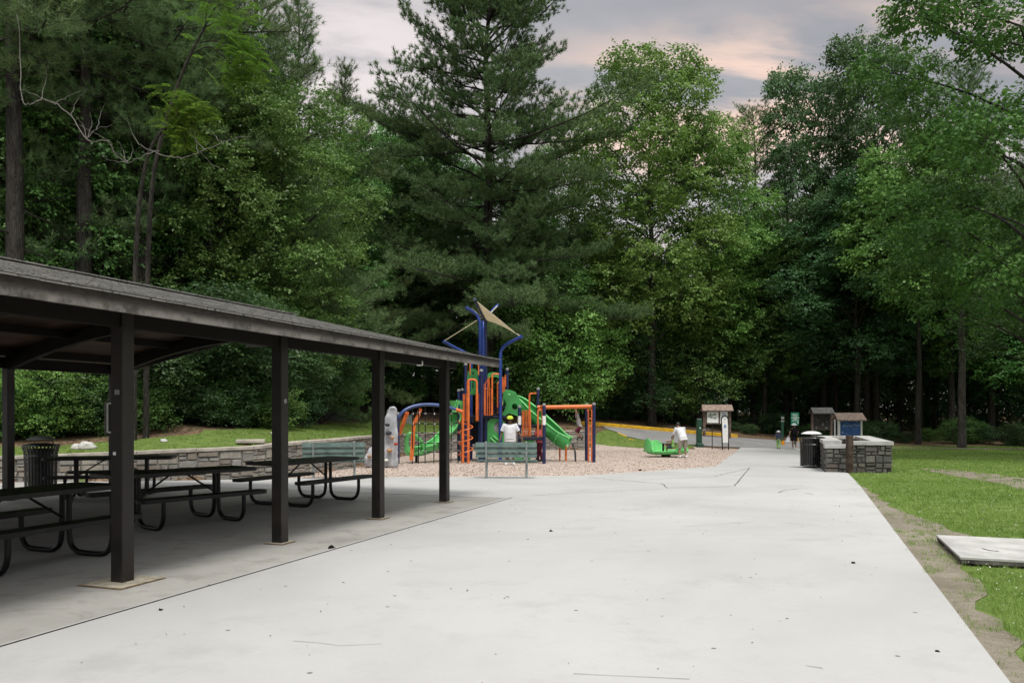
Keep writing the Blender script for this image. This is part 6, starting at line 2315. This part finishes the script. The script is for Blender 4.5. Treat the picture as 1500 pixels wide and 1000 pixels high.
proto('pine_big', *make_pine(11, 31.5, .20, 10.2, nb=175, prof=lambda s: (.95 if s < .3 else .95 - (s - .3) * .26 if s < .84 else .81 - (s - .84) * 2.6) * (.80 + .22 * math.sin(s * 19)), tuft=1.0, tr=.0125, dead=10, per=26, wd=.029), 'pine_bark', 'pine_needles')
proto('pine_a', *make_pine(23, 22, .30, 5.6, nb=74, per=26, wd=.015), 'pine_bark', 'pine_needles')
proto('pine_b', *make_pine(37, 24, .42, 5.0, nb=62, per=26, wd=.015), 'pine_bark', 'pine_needles')
proto('pine_full', *make_pine(41, 20, .12, 5.2, nb=96, prof=lambda s: (1 - s) ** .55 * (.8 + .2 * math.sin(s * 11)), per=26, wd=.016), 'pine_bark', 'pine_needles')
proto('pine_tall', *make_pine(53, 27, .62, 4.4, nb=44, prof=lambda s: math.sin(min(1, s * 1.15 + .25) * math.pi * .62) * (1 - s) ** .4 + .12, dead=14, tr=.011, wd=.024), 'pale_bark', 'pine_needles')
proto('pine_young', *make_pine(61, 9, .08, 2.6, nb=54, prof=lambda s: (1 - s) ** .7, tr=.011, wd=.024), 'pine_bark', 'pine_needles')
proto('oak_bright', *make_broad(71, 25, .22, 5.9, 40, 120, 12, .21, lumpr=(.24, .40)), 'oak_bark', 'leaf_bright')
proto('oak_mid', *make_broad(73, 22, .18, 5.6, 36, 115, 12, .20, lumpr=(.24, .40)), 'oak_bark', 'leaf_mid')
proto('oak_mid_b', *make_broad(79, 20, .22, 5.0, 34, 115, 12, .20, lean=.05, lumpr=(.24, .40)), 'oak_bark', 'leaf_mid')
proto('oak_dark', *make_broad(83, 21, .24, 5.3, 34, 115, 12, .20, lumpr=(.24, .40)), 'oak_bark', 'leaf_dark')
proto('under_a', *make_broad(89, 8.5, .08, 4.0, 22, 90, 12, .15, tr=.010, lumpr=(.22, .38)), 'oak_bark', 'leaf_mid')
proto('under_b', *make_broad(97, 7.0, .10, 3.4, 18, 90, 12, .15, tr=.010, lumpr=(.22, .38)), 'oak_bark', 'leaf_bright')
proto('under_dark', *make_broad(101, 8.0, .06, 4.2, 22, 85, 12, .16, tr=.010, lumpr=(.22, .38)), 'oak_bark', 'leaf_dark')
proto('under_high', *make_broad(127, 8.2, .26, 3.9, 24, 80, 13, .19, tr=.010, lumpr=(.18, .32), fan=.45), 'oak_bark', 'leaf_dark')
proto('shrub', *make_broad(103, 2.6, .02, 1.7, 14, 55, 12, .11, tr=.012, lumpr=(.26, .42), fan=.24), 'oak_bark', 'leaf_mid')
proto('shrub_dark', *make_broad(107, 2.3, .02, 1.6, 12, 55, 12, .12, tr=.012, lumpr=(.26, .42), fan=.24), 'oak_bark', 'leaf_dark')
proto('near_oak', *make_broad(113, 21, .22, 8.4, 44, 100, 12, .21, tr=.014, lumpr=(.13, .24), fan=.36), 'oak_bark', 'leaf_near')
proto('oak_high', *make_broad(131, 19.5, .46, 4.4, 26, 105, 12, .23, tr=.011, lumpr=(.22, .36)), 'oak_bark', 'leaf_bright')
proto('near_oak_dark', *make_broad(119, 19, .30, 6.2, 30, 110, 12, .16, tr=.013, lumpr=(.13, .25)), 'oak_bark', 'leaf_dark')


def at_px(px, Y):
    x = (px - CX) / FOC * Y
    return (x, Y, H(x, Y) - .03)


# --- trees that can be told apart
def big(key, name, label, cat, px, Y, rz, sc=1.0, zs=1.0):
    return tree(key, name, label, cat, at_px(px, Y), R(rz), sc, None, zs)


big('pine_big', 'pine_tree', 'very tall full pine rising behind the playground shade sail to the top of the view', 'tree', 716, 51, 20, 1.0, .98)
big('oak_bright', 'broadleaf_tree', 'tall bright green broadleaf tree just right of the great pine', 'tree', 955, 56, 40, 1.0, 1.02)
big('oak_bright', 'broadleaf_tree', 'bright green broadleaf tree lower on the right flank of the tallest bright one', 'tree', 1022, 60, 190, .84, 1.05)
big('pine_tall', 'pine_tree', 'slender pale trunked pine with thin grey crown against the sunset cloud', 'tree', 1104, 66, 0, .93, 1.0)
big('oak_dark', 'broadleaf_tree', 'round crowned dark tree on the skyline beside the slender pine', 'tree', 1190, 66, 60, 1.02, 1.36)
big('oak_dark', 'broadleaf_tree', 'dense dark round topped tree highest on the right skyline', 'tree', 1283, 60, 80, 1.0, 1.38)
big('oak_dark', 'broadleaf_tree', 'dark broadleaf tree filling below the highest right hand tree', 'tree', 1255, 57, 150, .90, .95)
big('near_oak', 'broadleaf_tree', 'large overhanging broadleaf tree at the right edge with long leafy limbs', 'tree', 1552, 33, 25, .94, 1.06)
big('oak_high', 'broadleaf_tree', 'mid height fresh green tree in front of the dark right hand trunks', 'tree', 1345, 52.5, 250, .98, 1.0)
big('near_oak_dark', 'broadleaf_tree', 'shaded broadleaf tree low at the right edge beyond the lawn', 'tree', 1540, 45, 10, .9, .85)
big('pine_full', 'pine_tree', 'full soft needled pine nearest the gap of sky on the left', 'tree', 505, 47, 10, 1.02, .98)
big('pine_full', 'pine_tree', 'tall soft needled pine second from the left sky gap', 'tree', 432, 40, 130, 1.05, 1.0)
big('pine_full', 'pine_tree', 'feathery pine over the middle of the shelter roof', 'tree', 372, 35, 200, 1.0, 1.05)
big('pine_young', 'pine_tree', 'young pine with a thin pole trunk standing over the shelter roof ridge', 'tree', 470, 39, 40, 1.1, 1.0)
big('oak_mid', 'broadleaf_tree', 'green broadleaf tree just left behind the great pine', 'tree', 612, 58, 20, .86, 1.0)
big('oak_bright', 'broadleaf_tree', 'bright broadleaf tree showing between the left pines and the great pine', 'tree', 575, 66, 100, .84, 1.0)
big('under_b', 'broadleaf_tree', 'bright low branching tree at the road end right of the playground', 'tree', 830, 52, 30, 1.05, 1.05)
big('under_a', 'broadleaf_tree', 'spreading understory tree behind the playground slide', 'tree', 770, 52, 80, 1.1, 1.1)
big('under_a', 'broadleaf_tree', 'wide green understory tree behind the map kiosk', 'tree', 985, 60, 200, 1.12, .95)
big('under_dark', 'broadleaf_tree', 'dark spreading bush tree left of the map kiosk by the yellow kerb', 'tree', 905, 58, 290, 1.0, .9)
big('oak_mid', 'broadleaf_tree', 'green tree with spreading limbs above the drinking fountain', 'tree', 1120, 62, 310, .78, .95)
big('under_b', 'broadleaf_tree', 'sunlit sapling crown seen above the near shelter roof', 'tree', 345, 31, 200, .75, .95)
big('under_high', 'broadleaf_tree', 'leafy drooping low tree seen through the shelter between the posts', 'tree', 310, 26.5, 20, .72, .72)
big('under_high', 'broadleaf_tree', 'low leafy tree at the right end of the bank behind the shelter', 'tree', 385, 30, 140, .62, .70)
big('under_dark', 'broadleaf_tree', 'dark low tree behind the shelter notice case', 'tree', 185, 24.5, 90, .62, .75)
big('under_b', 'broadleaf_tree', 'small fresh green sapling seen under the far left of the shelter roof', 'tree', 70, 22.5, 60, .42, .75)

big('oak_mid', 'broadleaf_tree', 'green tree filling behind the left side of the great pine', 'tree', 655, 64, 70, .84, 1.0)
big('oak_mid_b', 'broadleaf_tree', 'green tree filling behind the trunk of the great pine', 'tree', 742, 66, 160, .92, 1.0)
big('oak_mid', 'broadleaf_tree', 'green tree between the great pine and the bright broadleaf tree', 'tree', 838, 63, 240, .86, 1.08)

# near dark trees on the left, tall and out of the top of the view
LEFT = [(20, 24.5, 'pine_b', 10, 1.0, 'dark tall pine at the left edge above the shelter'), (122, 26.0, 'pine_b', 77, .95, 'slim dark pine over the shelter left of the straight grey pine'),
        (150, 27.5, 'pine_b', 130, 1.0, 'straight grey pine trunk just right of the slim dark pine on the left'), (215, 29.0, 'pine_a', 300, 1.15, 'thick dark pine trunk over the left half of the shelter roof'),
        (246, 31.5, 'pine_b', 50, .98, 'left one of two close pale trunks over the shelter roof'), (259, 32.0, 'pine_b', 220, .95, 'right one of two close pale trunks over the shelter roof'),
        (80, 31.0, 'pine_full', 200, 1.25, 'dark full pine behind the left edge pine')]
for (px, Y, key, rz, sc, lab) in LEFT:
    big(key, 'pine_tree' if key.startswith('pine') else 'broadleaf_tree', lab, 'tree', px, Y, rz, sc)

for (px, Y, rz, sc, lab) in ((55, 27.5, 10, .62, 'shaded leafy tree filling between the trunks at the far left'), (168, 29.5, 90, .66, 'leafy green tree filling behind the thin grey trunks on the left'), (305, 30.5, 200, .60, 'leafy green tree to the right of the two close pale trunks'), (415, 33.0, 300, .62, 'leafy green tree over the middle of the shelter roof before the soft pines')):
    big('oak_mid', 'broadleaf_tree', lab, 'tree', px, Y, rz, sc)

# dead grey limb hanging across the dark pines
base = W(24, 20, 19.6)
dl = wthing('dead_branch', 'bare pale dead branch hanging across the dark trees on the left', 'branch', tuple(base))
mb = MB(); rr = random.Random(3)
main = [(24, 20), (30, 75), (31, 130), (34, 148), (47, 153), (60, 146), (80, 152), (104, 170), (128, 204), (160, 207), (168, 224), (186, 238), (200, 233), (215, 226), (232, 221)]
main2 = [(31, 130), (52, 140), (80, 152)]
arm = [(205, 213), (232, 225), (255, 230), (280, 228), (300, 219), (325, 210), (345, 202), (368, 199)]
def br_(L, r0, r1, Y=19.6):
    P_ = path([W(a, b, Y + .25 * math.sin(i * 1.3)) for i, (a, b) in enumerate(L)], 5)
    P_ = [q + Vector((rr.gauss(0, .012), rr.gauss(0, .012), rr.gauss(0, .014))) for q in P_]
    mb.tube(P_, [r0 + (r1 - r0) * i / (len(P_) - 1) for i in range(len(P_))], 6)
    return P_
br_(main, .012, .012); br_(main2, .010, .006); br_(arm, .013, .006)
for L in ([(104, 170), (112, 150), (128, 128)], [(128, 204), (122, 185), (110, 172)], [(128, 204), (140, 190), (160, 184), (176, 172)], [(142, 190), (148, 165), (155, 150)], [(128, 204), (135, 180), (133, 165)],
          [(186, 238), (180, 220), (172, 206)], [(186, 238), (165, 236), (148, 228)], [(186, 238), (195, 222), (192, 208)], [(186, 238), (176, 226), (160, 222)], [(205, 213), (196, 198), (183, 168)], [(300, 219), (285, 205), (278, 190)], [(292, 222), (310, 240), (330, 250)],
          [(325, 210), (312, 196), (300, 190)], [(290, 224), (288, 210), (284, 190)], [(60, 146), (66, 120), (72, 88)], [(80, 152), (100, 142), (125, 128)], [(168, 224), (150, 200), (100, 180)]):
    br_(L, .0085, .003)
mb.build('dead_limb', M['dead_wood'], dl, smooth_=True)

# bright feathery sprays hanging in front of the dark pines (a slim tree leaning out from the bank)
def feathery(label, stem, tips, seed, Y):
    rs = np.random.RandomState(seed); rr = random.Random(seed)
    b = Vector(at_px(stem[0][0], Y))
    t_ = wthing('feathery_tree', label, 'tree', tuple(b))
    mb = MB()
    S = path([b - Vector((0, 0, .3))] + [W(a, c, Y) for a, c in stem], 5)
    mb.tube(S, [.10 - .07 * i / (len(S) - 1) for i in range(len(S))], 8)
    B, A_, N_, LL, WW = [], [], [], [], []
    for (px, py, r_px, nfr) in tips:
        c = W(px, py, Y - .6)
        near = min(S, key=lambda q: (q - c).length)
        mb.tube(path([near, near.lerp(c, .5) + Vector((0, 0, .35)), c], 4), .018, 5)
        for i in range(nfr):
            st = c + Vector((rr.gauss(0, .5), rr.gauss(0, .55), rr.gauss(0, .45))) * (r_px * Y / FOC)
            d = Vector((rr.gauss(.25, .7), rr.gauss(-.2, .7), rr.uniform(-.5, .15))).normalized()
            fl = rr.uniform(.26, .46)
            sd_ = d.cross(Vector((0, 0, 1))).normalized()
            m = 9
            for j in range(m):
                f = j / (m - 1)
                p = st + d * fl * f + Vector((0, 0, -.22 * fl * f * f))
                for sg in (-1, 1):
                    ax = (sd_ * sg + d * .45 + Vector((0, 0, -.18))).normalized()
                    B.append(p[:]); A_.append(ax[:]); N_.append((Vector((0, 0, 1)) + Vector((rr.gauss(0, .15), rr.gauss(0, .15), 0)) - ax * ax.z).normalized()[:])
                    LL.append((.12 * math.sin(math.pi * (.15 + .8 * f)) + .03) * rr.uniform(.8, 1.2)); WW.append(.034)
    cm = quads_mesh('crown', np.array(B), np.array(A_), np.array(N_), np.array(LL), np.array(WW), .1)
    cm.transform(Matrix.Translation(-b))
    mb.build('trunk', M['oak_bark'], t_, smooth_=True)
    link_mesh('crown', cm, M['leaf_lime'], t_)


feathery('lime green feathery spray of leaves hanging before the dark pines on the left', [(196, 610), (198, 420), (204, 300), (222, 215), (262, 165)], [(258, 146, 24, 44), (284, 166, 22, 52), (262, 184, 24, 40), (272, 208, 20, 36)], 5, 21.6)
feathery('tall lime green feathery tree top above the hanging spray on the left', [(214, 612), (216, 420), (226, 250), (262, 120), (300, 40)], [(338, 14, 40, 52), (358, 66, 32, 56), (366, 100, 22, 46), (340, 96, 32, 36), (310, 8, 34, 24)], 9, 22.2)

# --- shrubs along the wood edge
def hill_y(px):
    return float(np.interp(px, [-60, 0, 100, 200, 300, 400, 440, 500, 560, 620, 700, 780, 860, 950, 1075, 1150, 1300, 1400, 1500, 1600],
                           [20.5, 20.8, 21.2, 21.8, 23.0, 24.6, 33, 43.5, 48, 52, 53, 54, 55, 57, 58, 58.5, 53, 51, 50, 49]))


rr = random.Random(17)
for i in range(22):
    px = -60 + i * 23 + rr.uniform(-10, 10)
    Y = hill_y(px) + rr.uniform(1.2, 3.4)
    key = rr.choice(['shrub', 'shrub_dark', 'shrub'])
    tree(key, 'shrub', 'dense green undergrowth shrub along the top of the hillside lawn', 'shrub', at_px(px, Y), rr.uniform(0, 6), rr.uniform(.32, .7), 'shrubs on the bank behind the shelter', rr.uniform(.8, 1.1))
for i in range(20):
    px = 880 + i * 35 + rr.uniform(-16, 16)
    Y = hill_y(px) + rr.uniform(1.0, 4)
    key = rr.choice(['shrub_dark', 'shrub_dark', 'shrub'])
    tree(key, 'shrub', 'low dark shrub under the tall trees at the far wood edge', 'shrub', at_px(px, Y), rr.uniform(0, 6), rr.uniform(.25, .75), 'shrubs along the far wood edge', rr.uniform(.7, 1.0))

# --- the wood behind: every tree its own object
def row(pxs, dY, keys, scs, lab, grp, name='woodland_tree', zs=(.92, 1.08)):
    for px in pxs:
        px += rr.uniform(-14, 14)
        Y = hill_y(px) + dY + rr.uniform(-1.5, 2.5)
        key = rr.choice(keys)
        tree(key, name, lab, 'tree', at_px(px, Y), rr.uniform(0, 6.28), rr.uniform(*scs), grp, rr.uniform(*zs))


row(range(-80, 330, 48), 7, ['pine_b', 'pine_full', 'pine_a'], (.85, 1.1), 'tall shaded woodland tree crowded behind the shelter on the left hill', 'woodland trees on the left hill')
row(range(-120, 340, 50), 14, ['pine_b', 'oak_dark', 'pine_a'], (.95, 1.15), 'tall shaded woodland tree crowded behind the shelter on the left hill', 'woodland trees on the left hill')
row(range(-60, 440, 62), 4.6, ['under_high', 'under_high', 'under_dark'], (.28, .52), 'shaded understory tree on the bank behind the shelter', 'understory trees on the left bank')
row(range(440, 740, 46), 3.5, ['under_dark', 'under_a', 'under_high'], (.5, .95), 'leafy understory tree below the pines behind the playground', 'understory trees behind the playground')
row(range(450, 900, 48), 9, ['oak_mid_b', 'oak_dark', 'oak_mid', 'pine_b'], (.62, .85), 'green woodland tree massed behind the playground', 'woodland trees behind the playground')
row(range(440, 640, 50), 16, ['oak_mid', 'oak_mid_b', 'pine_full'], (.55, .70), 'green woodland tree massed behind the playground', 'woodland trees behind the playground')
row(range(740, 1000, 40), 4.0, ['under_dark', 'under_a', 'under_b', 'under_a'], (.85, 1.15), 'leafy understory tree below the pines behind the playground', 'understory trees behind the playground')
row(range(900, 1180, 55), 10, ['oak_mid_b', 'oak_dark', 'oak_mid'], (.55, .72), 'shaded tree of middle height behind the map kiosk', 'woodland trees behind the map kiosk')
row(range(1010, 1200, 48), 6, ['under_dark', 'under_a', 'oak_dark'], (.55, .8), 'shaded tree of middle height behind the map kiosk', 'woodland trees behind the map kiosk')
row(range(1160, 1580, 58), 4.5, ['pine_tall', 'pine_b', 'pine_b'], (.72, .95), 'tall bare trunked tree at the edge of the dark wood beyond the right lawn', 'bare trunked trees beyond the right lawn')
row(range(1150, 1620, 44), 7, ['oak_dark', 'oak_mid_b', 'oak_dark'], (.68, .88), 'dark broadleaf tree in the wood beyond the right lawn', 'dark broadleaf trees beyond the right lawn')
row(range(1130, 1620, 36), 11, ['under_dark', 'oak_dark', 'under_dark'], (.75, 1.0), 'dark broadleaf tree in the wood beyond the right lawn', 'dark broadleaf trees beyond the right lawn')

# lone straight trunk by the trail
big('pine_tall', 'pine_tree', 'straight grey trunk standing alone in front of the dark wood at the lawn edge', 'tree', 1409, 49.0, 30, .82)

# far wood closing the view: a mass of leaf clumps on the ground between the trunks, out of reach of counting
rs = np.random.RandomState(77)
B, A_, N_, LL, WW = [], [], [], [], []
for px in range(-160, 1680, 9):
    for q in range(9 if px < 420 else 6 if px < 1000 else 10):
        Y = hill_y(px) + 17 + rs.uniform(0, 20)
        x = (px + rs.uniform(-6, 6) - CX) / FOC * Y
        z = H(x, Y)
        top = 17.0 if px < 420 else (10.5 if px < 1000 else 9.0)
        zc = z + rs.uniform(0, 1) ** .8 * top
        m = 26
        d = unit(rs.normal(0, 1, (m, 3)))
        cen = np.array([x, Y, zc]) + d * rs.uniform(.6, 1.5) * np.array([1, 1, .7])
        r_ = sprays(rs, cen, d * np.array([1, 1, .3]) + rs.normal(0, .3, (m, 3)), 7, .30, .22, .5)
        for l_, v_ in zip((B, A_, N_, LL, WW), r_): l_.append(v_)
cm = quads_mesh('distant_wood', np.concatenate(B), np.concatenate(A_), np.concatenate(N_), np.concatenate(LL), np.concatenate(WW))
tag(link_mesh('distant_wood', cm, M['leaf_dark']), 'dense far woodland foliage closing the view behind the trunks', 'woodland', kind='stuff')

# ------------------------------------------------------------------ grass blades, clover, mulch chips
def in_poly(x, y, poly):
    ins = np.zeros(x.shape, bool)
    n = len(poly); j = n - 1
    for i in range(n):
        xi, yi = poly[i][0], poly[i][1]; xj, yj = poly[j][0], poly[j][1]
        c = ((yi > y) != (yj > y)) & (x < (xj - xi) * (y - yi) / (yj - yi + 1e-12) + xi)
        ins ^= c; j = i
    return ins


def vnoise(x, y, s, seed):
    return np.array([mnoise.noise(Vector((a * s, b * s, seed))) for a, b in zip(x, y)])


def blades(name, poly, bands, label, rs, hole=(), hh=.055):
    VB, VA, VS, VL, VW = [], [], [], [], []
    for (y0, y1, dens, w_, hscale) in bands:
        xs = [p[0] for p in poly]
        x0, x1 = min(xs), max(xs)
        # only what the view can reach, with a margin to each side
        lim = lambda Y: ((-120 - CX) / FOC * Y, (1640 - CX) / FOC * Y)
        a0 = min(lim(y0)[0], lim(y1)[0]); a1 = max(lim(y0)[1], lim(y1)[1])
        x0 = max(x0, a0); x1 = min(x1, a1)
        if x1 <= x0: continue
        n = int((x1 - x0) * (y1 - y0) * dens)
        x = rs.uniform(x0, x1, n); y = rs.uniform(y0, y1, n)
        px = CX + x / y * FOC
        k = in_poly(x, y, poly) & (px < 1640) & (px > -120)
        x, y = x[k], y[k]
        for h_ in hole:
            keep = h_[1]
            if 0 < keep:      # ragged edge: grass comes through the bare earth in clumps
                keep = np.clip((vnoise(x, y, 2.3, 1.5) + .6 * vnoise(x, y, 6.5, 4.2) + .02) * 2.6, 0, 1) * .9 + .03
                vv = (x - EDGE0.x) * V.x + (y - EDGE0.y) * V.y
                keep = np.clip(keep + np.clip((vv - .16) / .35, 0, 1) * (.30 + .5 * vnoise(x, y, 5.0, 9.0)), 0, 1)
            k = ~in_poly(x, y, h_[0]) | (rs.uniform(0, 1, len(x)) < keep)
            x, y = x[k], y[k]
        if len(x) == 0: continue
        # tufts: blades gather round tuft centres
        nt = max(1, len(x) // 7)
        ci = rs.randint(0, nt, len(x))
        jit = rs.normal(0, .018 + w_ * 1.2, (len(x), 2))
        cx_, cy_ = x[:nt], y[:nt]
        x = cx_[ci] + jit[:, 0]; y = cy_[ci] + jit[:, 1]
        z = hgt(x, y) - .014
        hgts = hh * hscale * rs.uniform(.5, 1.25, len(x)) * np.repeat(1.0, len(x))
        tuft_h = rs.uniform(.6, 1.3, nt)[ci]
        a = unit(np.stack([rs.normal(0, .42, len(x)), rs.normal(0, .42, len(x)), np.ones(len(x))], 1))
        s = unit(np.cross(a, rs.normal(0, 1, (len(x), 3))))
        VB.append(np.stack([x, y, z], 1)); VA.append(a); VS.append(s); VL.append(hgts * tuft_h); VW.append(np.full(len(x), w_))
    cm = tris_mesh(name, np.concatenate(VB), np.concatenate(VA), np.concatenate(VS), np.concatenate(VL), np.concatenate(VW))
    tag(link_mesh(name, cm, M['grass_blade']), label, 'grass', kind='stuff')


rs = np.random.RandomState(5)
slab_poly = [(p.x, p.y) for p in (B_ if False else [Vector((4.72, 8.62, 0)), Vector((4.72, 8.62, 0)) + V * 4.5, Vector((5.28, 10.2, 0)) + V * 4.5, Vector((5.28, 10.2, 0))])]
trod_poly = [(p[0], p[1]) for p in trod]
rl = [(p[0], p[1]) for p in right_lawn]
plant_poly = [(p.x, p.y) for p in (FL, FR, BR, BL)]
blades('lawn_grass', rl, [(3.5, 8.5, 3800, .0042, 1.0), (8.5, 13, 2000, .006, 1.0), (13, 20, 800, .010, 1.0), (20, 32, 260, .018, 1.05), (32, 50, 90, .030, 1.1)],
       'short patchy green lawn grass to the right of the walk', rs, [(slab_poly, 0), (trod_poly, .10), ([(p[0], p[1]) for p in straw], .35), (plant_poly, 0)])
blades('hill_grass', [(p[0], p[1]) for p in hill_lawn], [(18.5, 26, 330, .016, 1.0), (26, 36, 200, .022, 1.0), (36, 50, 110, .030, 1.0)], 'mown green grass on the slope behind the retaining wall', rs)
blades('bank_grass', [(p[0], p[1]) for p in bank_lawn], [(36, 56, 130, .030, 1.1)], 'green grass on the small bank between playground and road', rs)

# clover heads in the right lawn
def specks(name, poly, n, ylim, size, mat, label, cat, lift, seed, hole=()):
    rs = np.random.RandomState(seed)
    y = ylim[0] + (ylim[1] - ylim[0]) * rs.uniform(0, 1, n * 6) ** 1.3
    x = rs.uniform((-100 - CX) / FOC, (1600 - CX) / FOC, n * 6) * y
    k = in_poly(x, y, poly)
    for h_ in hole: k &= ~in_poly(x, y, h_)
    x, y = x[k][:n], y[k][:n]
    m = len(x)
    z = hgt(x, y) + lift * rs.uniform(.5, 1.2, m)
    b = np.stack([x, y, z], 1)
    a = unit(np.stack([rs.normal(0, 1, m), rs.normal(0, 1, m), rs.normal(0, .25, m)], 1))
    nr = unit(np.stack([rs.normal(0, .35, m), rs.normal(0, .35, m), np.ones(m)], 1)); nr = unit(nr - a * (nr * a).sum(1, keepdims=True))
    s = size * rs.uniform(.6, 1.3, m)
    cm = quads_mesh(name, b, a, nr, s, s * (.9 if lift > .02 else .38), 0.0)
    tag(link_mesh(name, cm, M[mat]), label, cat, kind='stuff')


specks('clover_flowers', rl, 1500, (5, 34), .015, 'clover_white', 'small white clover heads scattered through the right lawn', 'flowers', .045, 4, [slab_poly, plant_poly, trod_poly])
specks('mulch_chips', [(p[0], p[1]) for p in mul], 16000, (19.5, 45), .065, 'chip', 'loose wood chips over the playground bed', 'wood chips', .012, 6)
specks('walk_litter', [(p[0], p[1]) for p in walk], 170, (4.2, 34), .028, 'scrap', 'tiny dark leaf and twig scraps strewn over the pale walk', 'leaf litter', .012, 12)
